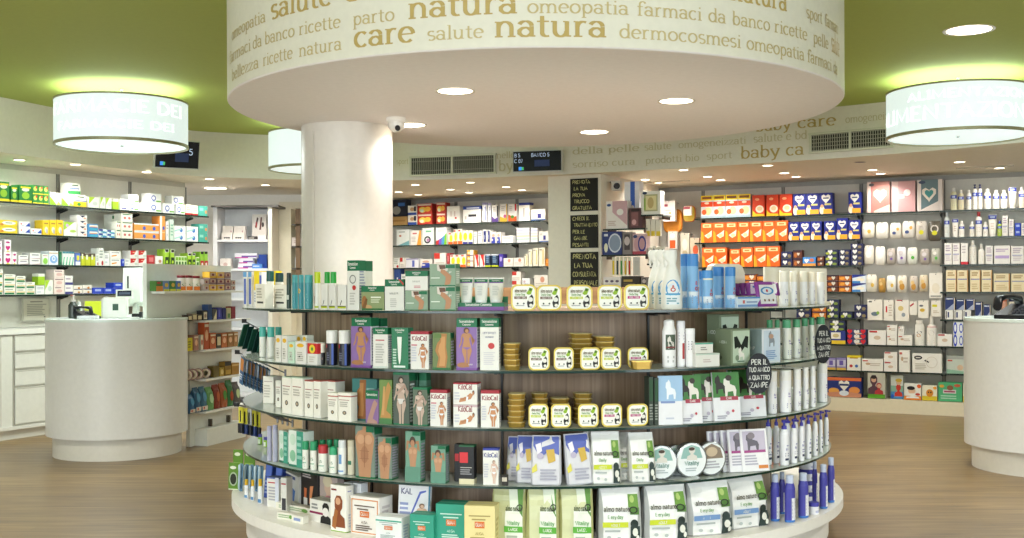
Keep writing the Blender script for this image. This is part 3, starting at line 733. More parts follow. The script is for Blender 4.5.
for i, (x0, x1) in enumerate([(255.5, 265), (274, 286)]):
    gbox(1, x0, x1, 284 + i, .045, '#efece0', 'cream carton with a dark stripe %s the teal capped bottle on the top display shelf' % ('outside' if i == 0 else 'inside'), [('r', .2, .2, .85, .28, '#3c3c3c'), ('l', .15, .4, .85, .85, 4, '#b5b0a0')], rf=1.615 if i == 0 else 1.55)
def gbot(s, x0, x1, yt, body, cap, label, capf=.2, dec=(), sy=.75, neck=.5, kind='cap', rf=1.570, name='bottle', cat='bottle', group=None, capr=None, foot=None, zb=None):
    w = (x1 - x0) / F * 5.1; a, rc = gcen((x0 + x1) / 2, rf - w / 2 * sy)
    dp = GC.y - rc * math.cos(a); ph = a * .8 + math.atan2(-(gloc(a, rc, 0)[0]), dp); w = (x1 - x0) / F * dp * .97 / math.hypot(math.cos(ph), sy * math.sin(ph)); z = ZS[s] if zb is None else zb
    h = zat((x0 + x1) / 2, yt, dp) - z
    e = bottle(name, w, h, body, cap, capf, dec, sy, neck, capr, gloc(a, rc, z + .0006), a * .8, kind, foot=foot)
    return tag(e, label, cat, group)
gbot(1, 266.5, 274, 271, '#eceae0', '#0e4f4a', 'white bottle with tall dark teal cap among cream cartons on the top display shelf', .28, [('l', .2, .2, .8, .6, 4, '#9aa5a0')], 1, .97)
gbot(1, 275, 284, 273, '#e5e2d6', '#123c3c', 'white bottle with wide dark green cap behind a cream carton on the top display shelf', .26, sy=.8, neck=.95, rf=1.480)
gbot(1, 286.5, 291.5, 273, '#1d3a30', '#0e2420', 'slim dark green bottle beside the teal spray cans', .15, [('r', .2, .3, .8, .45, '#c9cfc4')], 1, .9)
for i, (x0, x1) in enumerate([(292, 298), (298.4, 303.8), (304.4, 313)]):
    gbot(1, x0, x1, 275, '#3a8f9a', '#4aa3a8', 'teal spray can with teal cap, %s from the dark green bottle' % ordn[i], .22, [('e', .5, .68, .2, .09, '#f0c020')] if i == 1 else [('l', .3, .2, .7, .6, 4, '#8cc4c8')], 1, .92, name='spray_can', cat='spray can', group='teal spray cans')
for i, (x0, x1, cap, d) in enumerate([(314.5, 320.5, '#c8d820', 'lime'), (324.5, 330, '#22a03a', 'bright green'), (330.5, 336.5, '#22a03a', 'bright green')]):
    gbot(1, x0, x1, 272, '#f0eee6', cap, 'white stick with %s cap behind slim white cartons%s' % (d, ['', ', beside the lime capped one', ', beside the slim carton row end'][i]), .3, [('r', .1, .05, .9, .12, '#b8c820'), ('r', .3, .2, .4, .5, '#333')], 1, .97, rf=1.500 if i else 1.53, name='deodorant_stick', cat='stick', group='white sticks with bright caps')
for i, (x0, x1) in enumerate([(321, 327), (329, 335), (337.5, 346)]):
    gbox(1, x0, x1, 284.5 + i * .2, .04, W, 'slim white carton with green foot line, %s from the lime capped stick' % ordn[i], [('r', 0, .06, 1, .13, '#b5c42a'), ('r', 0, .13, 1, .16, '#222'), ('p', [(.3, .2), (.5, .4), (.55, .36), (.36, .18)], '#333')])
gbox(1, 359.5, 366, 261, .05, W, 'tall white carton with green head half hidden behind its twin on the top display shelf', [('l', .2, .3, .8, .7, 6, '#b9b9b4')], som_head(.79), rf=1.510)
gbox(1, 347, 359, 260.5, .05, W, 'tall white carton with green head and red seal on the top display shelf', SOMT(.79) + [('o', .5, .62, .28, .09, .25, '#8a8a86'), ('e', .62, .45, .16, .05, '#c03030'), ('l', .25, .1, .75, .36, 5, '#c2beb8')], som_head(.79), SIDE)
gbox(1, 361, 384, 286, .05, '#8d9a6c', 'green headed carton printed with brown leaves on the top display shelf', SOMT(.76) + [('e', .15, .3, .12, .3, '#a06a3a'), ('e', .3, .12, .2, .1, '#c49a6a'), ('p', [(.05, .1), (.22, .5), (.3, .45), (.2, .05)], '#7a5228'), ('r', .45, .5, .9, .56, '#e9ecdc'), ('l', .45, .3, .9, .46, 3, '#d6dcc0'), ('r', .04, 0, .96, .08, '#2f6b3a')], som_head(.75), SIDE)
gbox(1, 384.5, 404, 279.5, .05, W, 'white carton with green head and red corner ribbon on the top display shelf', SOMT(.77) + [('p', [(.72, 1), (.8, 1), (1, .88), (1, .8)], '#c83a3a'), ('t', .5, .52, .035, 'SNELLENTE', '#555', .8), ('l', .3, .1, .7, .4, 5, '#c4c2bc')], som_head(.77), SIDE)
PH = [('r', 0, .02, 1, .98, '#8da38c'), ('p', [(.28, .98), (.72, .98), (.7, .7), (.5, .62), (.3, .7)], '#d8cfc4'), ('p', [(.36, .95), (.6, .95), (.62, .78), (.4, .76)], '#6a4a38'), ('p', [(.45, .78), (.6, .72), (.85, .45), (.8, .1), (.58, .02), (.62, .3), (.62, .42), (.42, .62)], '#b98560'), ('r', .62, .8, .98, .96, GRN), ('t', .8, .6, .05, 'gel', W, .2), ('r', .06, .35, .4, .39, '#e4ece0'), ('r', 0, 0, 1, .05, GRN)]
o1 = gbox(1, 405, 428, 290.5, .055, '#8da38c', 'photo carton of a bare arm under the white green headed carton', PH, (), SIDE)
gbox(1, 405, 428, 271, .05, W, 'white carton with green head lying on top of a photo carton', SOMT(.72) + [('t', .5, .42, .045, 'SNELLENTE', '#666', .84), ('l', .4, .1, .8, .25, 2, '#d09090')], som_head(.72), SIDE, ybot=290.3)
gbox(1, 429.5, 456, 286.5, .06, '#8da38c', 'lower of two large photo cartons beside the tube tray', PH, (), [('r', 0, .8, 1, 1, GRN), ('l', .1, .1, .9, .7, 7, '#dfe6da')])
gbox(1, 429.5, 456, 264, .06, '#8da38c', 'upper of two large photo cartons beside the tube tray', PH, (), [('r', 0, .8, 1, 1, GRN), ('l', .1, .1, .9, .7, 7, '#dfe6da')], ybot=286.3)
# tray of tubes
a, w, h, z = gp(1, 453.5, 504, 303, 1.56)
tr = empty('tube_tray', gloc(a, 1.56 - .05, z + .0006), a); tag(tr, 'green and purple counter tray holding three white tubes', 'tray')
mb = carton_mb(w, .1, h, GRN, [(0, .5, LIL)], [('t', .5, .62, .22, 'Somatoline Cosmetic', W, .7)]); mb.obj('tray', tr)
mb = MB(); mb.box((0, .049, h * 1.4), (w, .003, h * .8), mat(GRN)); mb.obj('backrest', tr)
for i, (x0, x1) in enumerate([(458.5, 472), (473, 487.5), (487.8, 503.5)]):
    a, w, hh, _ = gp(1, x0, x1, 277.5, 1.52, z + h + .001)
    t = tube_item('cream_tube', w, hh, W, '#f4f4f4', [('r', 0, .80, 1, .93, GRN), ('r', 0, .76, 1, .8, LIL), ('t', .5, .84, .035, 'Somatoline', W, .7), ('l', .3, .2, .7, .65, 6, '#c8c8c4')], gloc(a, 1.50, z + h + .0008), a, .1)
    tag(t, 'white squeeze tube with green band in the counter tray, %s' % ['beside the photo cartons', 'between its two twins', 'beside the first pet food tub'][i], 'tube', 'white tubes in the counter tray')
# ---- pet food tubs
def tub(s, x0, x1, yt, band, label, rf=1.590, group=None, yb=None):
    a, w, h, z = gp(s, x0, x1, yt, rf)
    e = empty('pet_food_tub', gloc(a, rf, z + .0008), a); tag(e, label, 'pet food tub', group)
    n = 6; k = w * .24
    def rr(x, hh, y, zc):
        kk = k * x / (w / 2); pts = []
        for cx_, cz_, a0 in ((x - kk, hh - kk, 0), (-x + kk, hh - kk, 90), (-x + kk, -hh + kk, 180), (x - kk, -hh + kk, 270)):
            for i in range(n + 1):
                t = math.radians(a0 + 90 * i / n); pts.append((cx_ + kk * math.cos(t), y, zc + cz_ + kk * math.sin(t)))
        return pts
    X, H = w / 2, h / 2
    mb = MB(); mb.loft([rr(X * .84, H * .84, .034, H), rr(X * .9, H * .9, .006, H)], mat('#c8a650', .3, .5)); mb.obj('tray', e)
    mb = MB(); mb.loft([rr(X * .97, H * .97, .007, H), rr(X, H, .004, H), rr(X, H, -.001, H), rr(X * .9, H * .9, -.003, H), rr(X * .88, H * .88, .0, H)], mat('#e6cf6a', .3, .15)); mb.obj('rim', e)
    mb = MB(); P = rr(X * .87, H * .87, -.0012, H); mb.add(P, [list(range(len(P)))], mat('#f4f3ec', .4))
    mb.add([(p[0], .003, p[2]) for p in P], [list(range(len(P)))[::-1]], mat('#f4f3ec', .4))
    fn = lambda u, v, l: ((u - .5) * w, -.0014 - .0004 * l, v * h)
    decals(mb, [('p', [(.66, .12), (.62, .3), (.7, .5), (.82, .62), (.88, .5), (.88, .25), (.82, .12)], '#1e1e1e'), ('e', .76, .42, .1, .09, W), ('e', .78, .2, .07, .06, '#e8e6dc'), ('p', [(.6, .66), (.7, .8), (.72, .88), (.86, .84), (.78, .62), (.68, .6)], '#8fb62a'), ('e', .76, .8, .06, .05, '#3c5a1a'),
        ('r', .13, .44, .62, .54, band), ('t', .38, .46, .045, 'ADULT DOG', W, .4), ('t', .38, .7, .085, 'almo nature', '#5a4a18', .46), ('t', .36, .58, .05, 'Daily Dog', '#5f8f3a', .4), ('e', .26, .27, .035, .035, '#333'), ('e', .5, .27, .035, .035, '#333'), ('l', .18, .16, .6, .22, 1, '#aaa')], fn, w, h)
    mb.obj('lid', e); return e
BRN, LIM, MAG = '#6b4a3a', '#c2cf1e', '#b8207a'
for x0, x1, yt, b, lb in [(511, 536.5, 284.5, BRN, 'beside the tube tray'), (537, 561.5, 285, BRN, 'second from the tube tray')]:
    tub(1, x0, x1, yt, b, 'pet food tub with brown band, top shelf, ' + lb)
for x0, x1, yt, b, lb in [(566.5, 592.5, 285, LIM, 'beside the brown banded pair'), (597.5, 622, 285, LIM, 'beside the pink banded tub')]:
    tub(1, x0, x1, yt, b, 'pet food tub with lime band on the top display shelf, ' + lb)
tub(1, 624, 649, 284.5, MAG, 'pet food tub with pink band beside the white spray bottles')
def trays(s, x0, x1, yt, n, rf, lab, d=.1):
    a, w, h, z = gp(s, x0, x1, yt, rf)
    for i in range(n):
        pos = 'bottom of' if i == 0 else ('top of' if i == n - 1 else '%s from the bottom of' % ordn[i])
        mb = sheet_tray(w * random.uniform(.95, 1), h / n - .0026, d, '#b8974a', '#d8c890')
        o = mb.obj('foil_tray', None, gloc(a + random.uniform(-.002, .002), rf - d / 2, z + .0006 + i * h / n), a)
        tag(o, 'gold foil tray, %s %s' % (pos.replace(' from the bottom of', ' up in'), lab), 'foil tray', 'stacked gold foil trays')
trays(2, 502.5, 519.5, 343.5, 5, 1.585, 'the five stack at the second shelf upright')
trays(2, 571, 594, 333.5, 7, 1.47, 'the tall stack, second display shelf')
trays(2, 596, 616.5, 336.5, 6, 1.47, 'the shorter stack, second display shelf')
for x0, x1, b, lb in [(528, 549.5, BRN, 'brown banded pet food tub beside the five foil trays on the second display shelf'), (553.5, 573.5, BRN, 'brown banded pet food tub beside the tall foil stack on the second display shelf'),
        (580, 600, LIM, 'lime banded pet food tub before the tall foil stack on the second display shelf'), (600.8, 620.8, LIM, 'lime banded pet food tub before the six foil trays on the second display shelf'), (627.5, 648, MAG, 'pink banded pet food tub behind a flat foil tray on the second display shelf')]:
    tub(2, x0, x1, 347.5, b, lb, 1.59 if x0 < 620 else 1.54)
a, w, h, z = gp(2, 632, 653, 361, 1.61)
tag(sheet_tray(w, h, .06, '#b8974a', '#d8c890').obj('foil_tray', None, gloc(a + .002, 1.612 - .03, z + .0006), a), 'single gold foil tray lying in front of the pink banded tub', 'foil tray')
trays(3, 506.5, 524.5, 394, 6, 1.585, 'the six stack at the third shelf upright')
trays(3, 530.5, 547.5, 393.5, 6, 1.47, 'the stack behind the first third shelf tub')
trays(3, 550.5, 570, 398.5, 5, 1.47, 'the stack behind the second third shelf tub')
trays(3, 575, 593, 393.5, 6, 1.47, 'the stack behind the middle third shelf tub')
for x0, x1, b, lb in [(528, 548, LIM, 'lime banded pet food tub beside the six foil trays on the third display shelf'), (550.5, 570.5, LIM, 'lime banded pet food tub before the five foil trays on the third display shelf'),
        (577.5, 598, LIM, 'lime banded pet food tub in the middle of the third display shelf'), (601, 621.5, MAG, 'pink banded pet food tub beside a lime banded one on the third display shelf'), (627, 647.5, MAG, 'pink banded pet food tub beside the dark leaflets on the third display shelf')]:
    tub(3, x0, x1, 404, b, lb)
# ---- white trigger spray bottles
for i, (x0, x1, rf) in enumerate([(651.5, 669, 1.39), (658, 676, 1.47), (665.5, 684.5, 1.56)]):
    a, w, h, z = gp(1, x0, x1, 250, rf)
    e = empty('trigger_spray_bottle', gloc(a, rf - .03, z + .0006), a - .3)
    tag(e, ['rearmost white trigger spray bottle, beside the pink banded tub', 'middle white trigger spray bottle, half hidden by the front one', 'front white trigger spray bottle with a blue arched label'][i], 'spray bottle', 'white trigger spray bottles')
    X = w / 2; wm = mat('#eceae4', .35); n = 16
    prof = [(.92, .5, 0), (1, .56, .03), (1, .56, .3), (.86, .52, .5), (.55, .42, .68), (.42, .38, .76)]
    mb = MB(); mb.loft([[(X * p * math.cos(2 * PI * k / n), X * q * math.sin(2 * PI * k / n), v * h) for k in range(n)] for p, q, v in prof], wm)
    def fn(u, v, l):
        for p, q in zip(prof, prof[1:]):
            if v <= q[2]: break
        t = (v - p[2]) / (q[2] - p[2]); rx = p[0] + (q[0] - p[0]) * t; ry = p[1] + (q[1] - p[1]) * t; aa = (u - .5) * PI * .8
        return (X * rx * math.sin(aa), -(X * ry + .0006 * l) * math.cos(aa), v * h)
    decals(mb, [('r', .22, .08, .78, .34, '#e9eef4'), ('e', .5, .36, .3, .14, '#5a9fd8'), ('e', .5, .33, .22, .11, '#dfeaf4'), ('t', .5, .36, .03, '8', '#c02828', .2), ('o', .5, .33, .1, .035, .4, '#c02828'), ('r', .2, .24, .8, .27, '#4aa0d0'), ('l', .25, .08, .75, .2, 3, '#6f9fae')], fn, w, h, 2)
    mb.obj('body', e)
    mb = MB(); mb.loft([[(X * (c + r * math.cos(2 * PI * k / n)), X * .34 * math.sin(2 * PI * k / n), v * h) for k in range(n)] for c, r, v in [(0, .4, .76), (0, .44, .8), (-.15, .66, .86), (-.2, .72, .95), (-.12, .6, 1)]], wm); mb.obj('spray_head', e)
    mb = MB(); mb.loft([[(X * c + X * .1 * math.cos(2 * PI * k / 8), X * .16 * math.sin(2 * PI * k / 8), v * h) for k in range(8)] for c, v in [(-.62, .88), (-.72, .8), (-.62, .71)]], mat('#e2e0da', .4)); mb.obj('trigger', e)
# ---- blue topped cans
BL = '#3f86cc'
CAN = [('r', 0, .0, 1, .4, '#dfe6ee'), ('t', .55, .56, .055, '8', '#c02828', .3), ('o', .55, .47, .11, .045, .45, '#c02828'), ('l', .25, .12, .75, .32, 4, '#8f9fbe')]
for i, (x0, x1, yt, rf, lb) in enumerate([(680.5, 689.5, 254, 1.46, 'tall blue spray can behind its twin beside the spray bottles'), (687, 698.5, 254, 1.53, 'tall blue spray can in front, beside the white spray bottles'), (699, 705, 271, 1.45, 'short blue spray can half hidden behind a white collared one'),
        (713, 724, 267, 1.47, 'blue spray can behind the white collared one, streaked with white'), (725, 735.5, 267, 1.53, 'blue spray can beside the purple wipes')]):
    gbot(1, x0, x1, yt, '#7db0de', BL, lb, .22, CAN, 1, .97, rf=rf, name='spray_can', cat='spray can', group='blue spray cans')
gbot(1, 701.5, 713, 270.5, '#7db0de', '#4a90d2', 'blue spray can with white collar and white foot', .2, [('r', 0, .94, 1, 1, '#f0e8d0')] + CAN, 1, .97, name='spray_can', cat='spray can')
a, w, h, z = gp(1, 708, 746, 264, 1.40)
mb = MB(); n = 10; P = [(-w / 2, 0), (w / 2, 0), (w / 2 - .012, h * .75)] + [(w / 2 - .03 - .03 * (1 - math.cos(PI / 2 * i / 6)) , h * .78 + h * .22 * math.sin(PI / 2 * i / 6)) for i in range(7)] + [(-w / 2 + .06 - .03 * (1 - math.cos(PI / 2 * (6 - i) / 6)) * -0 , h * .78 + h * .22 * math.sin(PI / 2 * (6 - i) / 6)) for i in range(7)] + [(-w / 2 + .012, h * .75)]
P = [(-w / 2, 0), (w / 2, 0), (w / 2 - .012, h * .8), (w / 2 - .03, h * .95), (w / 2 - .055, h), (-w / 2 + .055, h), (-w / 2 + .03, h * .95), (-w / 2 + .012, h * .8)]
vs = [(x, y, z_) for y in (-.015, .015) for x, z_ in P]; mb.add(vs, [list(range(8)), list(range(8, 16))[::-1]] + [[i + 8, (i + 1) % 8 + 8, (i + 1) % 8, i] for i in range(8)], mat('#efe6d2', .5))
tag(mb.obj('display_card', None, gloc(a, 1.38, z + .0006), a), 'cream rounded back card standing behind the blue spray cans', 'display card')
# ---- wipes
a, w, h, z = gp(1, 737.5, 764, 297, 1.545)
mb = MB(); mb.box((0, 0, h / 2), (w, .09, h), mat('#dbe6f4'), cham=.001); decals(mb, [('r', .02, .1, .98, .3, '#7da4d8'), ('r', .02, .85, .98, 1, '#5a8fd0'), ('r', .2, .4, .28, .7, '#d07070'), ('l', .34, .4, .9, .66, 1, '#8fa0c8')], lambda u, v, l: ((u - .5) * w, -.0455 - .0003 * l, v * h), w, h)
tag(mb.obj('wipes_tray', None, gloc(a, 1.495, z + .0006), a), 'low white and blue counter tray holding purple wipes packs', 'tray')
zt_ = z + h + .001
def wipes(x0, x1, y0, y1, rf, lab, turn=0.0, zb=None, rx=-.35):
    a, w, hh, _ = gp(1, x0, x1, y0, rf, zt_ if zb is None else zb)
    mb = MB(); hh *= 1.02
    rings = [[(w / 2 * p * c, -.0065 * q * s_, v * hh) for c, s_ in [(-1, 0), (-.7, .9), (0, 1.1), (.7, .9), (1, 0), (.7, -.9), (0, -1.1), (-.7, -.9)]] for p, q, v in [(.97, .12, 0), (1, .9, .08), (1, 1.1, .5), (1, .9, .92), (.97, .12, 1)]]
    mb.loft(rings, mat('#8f3f9a', .3))
    decals(mb, [('p', [(.1, .1), (.86, .1), (.9, .3), (.88, .86), (.14, .86)], '#f0eef2'), ('o', .5, .62, .32, .16, .3, '#4a8fcc'), ('e', .5, .62, .2, .09, '#dfe9f5'), ('e', .48, .62, .05, .06, '#c23a4a'), ('e', .3, .24, .04, .05, '#7a5030'), ('e', .5, .24, .04, .05, '#7a5030'), ('e', .7, .24, .04, .05, '#7a5030')], lambda u, v, l: ((u - .5) * w, -.0088 - .0006 * l, v * hh), w, hh)
    tag(mb.obj('wipes_pack', None, gloc(a, rf, (zt_ if zb is None else zb) + .004), a + turn, rx), 'purple and white wipes pack, ' + lab, 'wipes pack', 'purple wipes packs')
for i in range(4):
    wipes(736 + 5.5 * i, 757 + 5.5 * i, 284 - .4 * i, 298, 1.42 + .032 * i, ['rearmost in the counter tray', 'second from the back of the tray', 'third from the back of the tray', 'fourth from the back of the tray'][i], -.5)
wipes(758, 777, 282.5, 306, 1.545, 'leaning in front of the counter tray', -.05, ZS[1], -.2)
# ---- white carton tray with bottles
p0, p1 = Vector(((764 - PX) / F * 5.55, 5.55)), Vector(((826 - PX) / F * 6.22, 6.22)); pm = (p0 + p1) / 2; w = (p1 - p0).length; h = zat(795, 268, pm.y) - ZS[1]
mb = MB(); mb.box((0, 0, h / 2), (w, .010, h), mat('#f6f0e2', .5), cham=.004); mb.box((0, 0, .006), (w, .05, .012), mat('#efe6d4', .5))
tag(mb.obj('display_card', None, (pm.x, pm.y, ZS[1] + .0006), math.atan2(p1.y - p0.y, p1.x - p0.x)), 'large cream display card behind white bottles on the top display shelf', 'display card')
PT = [('t', .5, .55, .045, 'BM', '#8a7ab8', .5), ('e', .5, .5, .12, .02, '#a79ccc'), ('l', .3, .14, .7, .3, 3, '#9a94bc')]
for i, (x0, x1, rf) in enumerate([(778.5, 788.5, 1.50), (789.5, 797.5, 1.50), (799.5, 808, 1.50), (808.6, 816, 1.50), (816.5, 825, 1.50)]):
    gbot(1, x0, x1, 271 + .3 * i, '#faf8fb', '#f8f0e0', 'white bottle with cream cap before the large card, %s from the wipes' % ordn[i], .3, PT, .8, .97, rf=rf, group='white bottles before the cream card', zb=ZS[1])
# ---- second shelf
for i, (x0, x1, rf) in enumerate([(259, 266, 1.55), (267, 274.5, 1.53), (275, 281.5, 1.47)]):
    gbot(2, x0, x1, 327, '#eceae2', '#4fb5a8', 'white bottle with aqua cap on the second display shelf, %s from the hooks' % ordn[i], .32, [('l', .3, .2, .7, .6, 3, '#a9c4bc')] if i < 2 else [('r', 0, 0, 1, .9, '#4fb5a8'), ('e', .5, .7, .2, .1, '#e8b820')], .9, .97, rf=rf)
for i, (x0, x1, yt, c) in enumerate([(275.2, 280.5, 335.5, W), (281.5, 287, 336, W), (288, 294, 342, '#c9e4d0'), (295, 305.5, 341.5, W)]):
    gbox(2, x0, x1, yt, .05, c, 'white carton with yellow dot on the second display shelf, %s after the aqua bottles' % ordn[i], [('e', .5, .82, .34, .34 * .25, '#e8b62a'), ('l', .2, .12, .8, .55, 5, '#b9b6ac'), ('r', .35, .3, .5, .36, '#222')], rf=1.595)
for i, (x0, x1) in enumerate([(289, 294), (296, 301), (302, 306.5)]):
    gbox(2, x0, x1, 335.5, .04, '#e6e4da', 'pale carton with yellow dot in the row behind on the second display shelf, %s along' % ordn[i], [('e', .5, .86, .34, .09, '#e8b62a')], rf=1.500)
gbox(2, 307, 317, 343, .05, W, 'red topped white carton with a yellow sun on the second display shelf', [('e', .5, .72, .3, .2, '#f0d040'), ('e', .5, .72, .12, .09, '#4a9a3a'), ('l', .2, .1, .8, .4, 3, '#cfc9bc')], [(.5, .98, '#c8282a')])
gbot(2, 318.5, 325, 343.5, '#232226', '#e8e2d2', 'small black bottle with cream cap beside the red topped carton', .42, [('r', .1, .4, .9, .6, '#5a4a48')], .9, .97)
for i, (x0, x1) in enumerate([(326, 337.5), (338.5, 350.5)]):
    gbot(2, x0, x1, 330.5, '#17182a', '#f3f1ee', 'black spray can with white cap, %s the tall purple carton' % ['farther from', 'beside'][i], .36, [('e', .28, .86, .1, .09, '#c02838'), ('r', .72, .02, .85, .98, '#5a70c0'), ('l', .3, .2, .6, .6, 4, '#6f7288')], 1, .97, name='spray_can', cat='spray can', group='black spray cans')
PUR = lambda nm: SOMT(.83) + [('r', 0, 0, 1, .83, '#8a6aa8'), *lady(.1, .06, .9, .82, '#b9855c', '#5a3a28'), ('e', .34, .1, .3, .05, '#a8744c'), ('r', 0, 0, 1, .04, LIL), ('t', .7, .1, .02, 'notte', W, .4)]
gbox(2, 372.5, 381, 318.5, .05, '#e6e4ee', 'tall carton with green head tucked behind the purple one near the black cans', [('l', .1, .1, .9, .75, 9, '#a9a2c0')], som_head(.83), rf=1.490)
gbox(2, 351, 371, 318, .06, '#e9e6f0', 'tall purple carton with green head and bronze body beside the black cans', PUR('woman'), [(0, .05, LIL)] + som_head(.83), SIDE)
gbox(2, 372.5, 387.5, 328, .05, W, 'white carton with green head between the tall purple and tube carton', SOMT(.84) + [('r', .2, .68, .8, .71, '#c06a6a'), ('l', .2, .12, .8, .62, 8, '#bcbab4'), ('r', 0, 0, 1, .05, '#cfd8d0')], som_head(.84), SIDE)
gbox(2, 391, 408, 328, .05, '#2f7a58', 'green carton picturing a white tube on the second display shelf', SOMT(.85) + [('p', [(.36, .78), (.64, .78), (.58, .25), (.52, .12), (.48, .12), (.42, .25)], '#e9efe8'), ('l', .1, .1, .34, .5, 6, '#bcd4c4'), ('r', .15, .03, .85, .08, '#dfe8e0')], (), [('l', .1, .1, .9, .9, 9, '#cfdbe0')])
KIL = lambda nm: [('t', .5, .76, .08, 'KiloCal', '#8a2a35', .9), *lady(.42, .04, .98, .68, SKIN, '#6a4a38', '#eef0f6'), ('l', .08, .2, .4, .6, 6, '#c8c8d2'), ('r', .08, .62, .4, .66, '#d08a94')]
gbox(2, 410, 428.5, 331.5, .05, W, 'white slimming carton with dark red lid beside the brown body carton', KIL('woman'), [(.92, 1, '#a02433')], SIDE, top='#a02433')
gbox(2, 432, 450.5, 333, .05, '#6b7d4c', 'green carton filled with a brown bare torso on the second display shelf', [('f', 'hip', .12, .05, .86, .98, '#b07a42'), ('f', 'hip', .3, .1, .75, .9, '#c8945a'), ('r', .1, .86, .5, .97, '#5a7a3c'), ('r', 0, 0, 1, .06, '#2f6b3a')], (), [('r', 0, .86, 1, 1, GRN), ('l', .1, .1, .9, .8, 9, '#c9c4d4')])
gbox(2, 456, 477, 318.5, .06, '#e9e6f0', 'tall purple carton with green head beside the tall white carton', PUR('woman'), [(0, .05, LIL)] + som_head(.83), SIDE)
gbox(2, 479.5, 499, 318.5, .06, W, 'tall white carton with green head and red seal beside the foil trays', SOMT(.83) + [('t', .5, .7, .025, 'LIFT EFFECT', '#6a6a90', .8), ('t', .5, .63, .02, 'rassodante', '#6a6a90', .7), ('e', .6, .47, .17, .06, '#c03a3a'), ('l', .2, .1, .8, .36, 7, '#d2cfd2')], som_head(.83), SIDE)
gbot(2, 661.5, 676, 319.5, '#f0eef0', '#f2f0f2', 'white dome topped bottle with a green animal label on the second display shelf', .12, [('r', .2, .42, .8, .78, '#4a5a4a'), ('f', 'dog', .3, .45, .7, .75, '#d8d4cc'), ('r', .25, .46, .75, .5, '#7a3a3a'), ('l', .3, .1, .7, .3, 2, '#bbb')], .7, .75, kind='dome', capr=.74)
gbot(2, 676, 685, 321, '#f0eef0', '#eceaf0', 'white bottle with red side writing beside the dome topped bottle', .14, [('r', .5, .2, .75, .6, '#b03a3a'), ('l', .2, .6, .8, .9, 4, '#8a86a8')], .8, .97, rf=1.550)
gbot(2, 685, 695, 328.5, '#f0eef0', '#f4f2f4', 'short white bottle with red side writing beside the small white boxes', .14, [('r', .6, .2, .85, .6, '#b8302c'), ('l', .2, .5, .55, .8, 4, '#9a96a8')], .8, .97)
gbox(2, 695, 719.5, 353.5, .06, W, 'lower of two small flat white boxes on the second display shelf', [('r', 0, .88, 1, 1, '#bfd0c4'), ('l', .3, .3, .7, .6, 2, '#c8b8b4')])
gbox(2, 694.5, 713, 343, .055, W, 'upper of two small flat white boxes on the second display shelf', [('r', 0, .86, 1, 1, '#5aa894'), ('l', .3, .25, .7, .65, 2, '#9a9690')], ybot=353.3)
MM = [('r', .08, .06, .96, .95, '#bccdb8'), ('p', [(.14, .78), (.3, .8), (.52, .55), (.74, .8), (.9, .78), (.86, .45), (.7, .5), (.52, .36), (.34, .5), (.18, .45)], '#15201a'), ('f', 'dog', .36, .14, .7, .5, '#e6e4dc'), ('e', .3, .2, .1, .08, '#7a8c74'), ('l', .3, .07, .8, .13, 1, '#55705c')]
SD_ = [('t', .5, .6, .05, 'MOOM', '#dfe6da', .8), ('e', .3, .2, .14, .06, '#55604c')]
gbox(2, 719, 739, 314.5, .08, '#7d8a70', 'rear grey green carton with a dark M on the second display shelf', MM, (), SD_, rf=1.46)
gbox(2, 730.5, 750, 329, .10, '#7d8a70', 'front grey green carton with a dark M on the second display shelf', MM, (), SD_, rf=1.590)
gbox(2, 761, 780, 329, .1, '#e6ecf4', 'white and blue cat picture carton beside the green capped bottles', [('r', .1, .05, .95, .95, '#d4e2f2'), ('f', 'dog', .35, .48, .7, .95, '#8f98a4'), ('e', .5, .78, .12, .07, '#c7a08a'), ('l', .2, .1, .8, .38, 5, '#86a4d0')], (), [('r', 0, 0, 1, 1, '#8fa0a0'), ('t', .5, .4, .06, 'MP', W, .5)])
for i, (x0, x1, rf, yt) in enumerate([(766, 773, 1.44, 320), (774, 780, 1.44, 320), (781.5, 791.5, 1.54, 320), (792, 800.5, 1.54, 319.5), (801, 808, 1.54, 318.5), (808.4, 814.5, 1.54, 317.5), (816, 825.5, 1.54, 317)]):
    gbot(2, x0, x1, yt, '#f6f6ee', '#5aab7c', 'white bottle with light green cap on the second display shelf, %s from the cat carton' % ordn[i], .2, PT if i > 1 else (), .8, .8, rf=rf, capr=.82, group='white bottles with light green caps')
# chalk signs
def chalk_sign(c, rz, rx_, ry_, rows, label, tilt=0):
    e = tag(empty('chalkboard_sign', c, rz), label, 'chalkboard')
    mb = MB(); n = 28
    P = [(rx_ * math.cos(2 * PI * i / n), ry_ * math.sin(2 * PI * i / n)) for i in range(n)]
    vs = [(x, y, z_) for y in (-.003, .003) for x, z_ in P]
    mb.add(vs, [list(range(n)), list(range(n, 2 * n))[::-1]] + [[n + i, n + (i + 1) % n, (i + 1) % n, i] for i in range(n)], mat('#23262e', .6))
    for t, v, xh in rows:
        W_ = tlen(t) * xh; k = min(1, 1.7 * rx_ * math.sqrt(max(.1, 1 - (v / ry_) ** 2)) / W_)
        write(mb, t, lambda x, y: (x * xh * k - W_ * k / 2, -.0036, v + y * xh - xh * .7), mat('#dfe0dc', .8), .24, .2, .05)
    mb.obj('board', e)
    mb = MB(); mb.bar((0, .004, -ry_ * .2), (0, .03, -ry_ * 1.05), .003, dark); mb.obj('clip', e)
    return e
a = theta(758.5, 1.63); dep = GC.y - 1.63 * math.cos(a)
R_ = [('PER IL', .052, .016), ('TUO AMICO', .018, .014), ('A QUATTRO', -.018, .014), ('ZAMPE', -.052, .016)]
chalk_sign(gloc(a, 1.63, zat(758, 373.5, dep)), a * .5, .065, .092, R_, 'round chalkboard sign for pets clipped to the second display shelf before the leaflets')
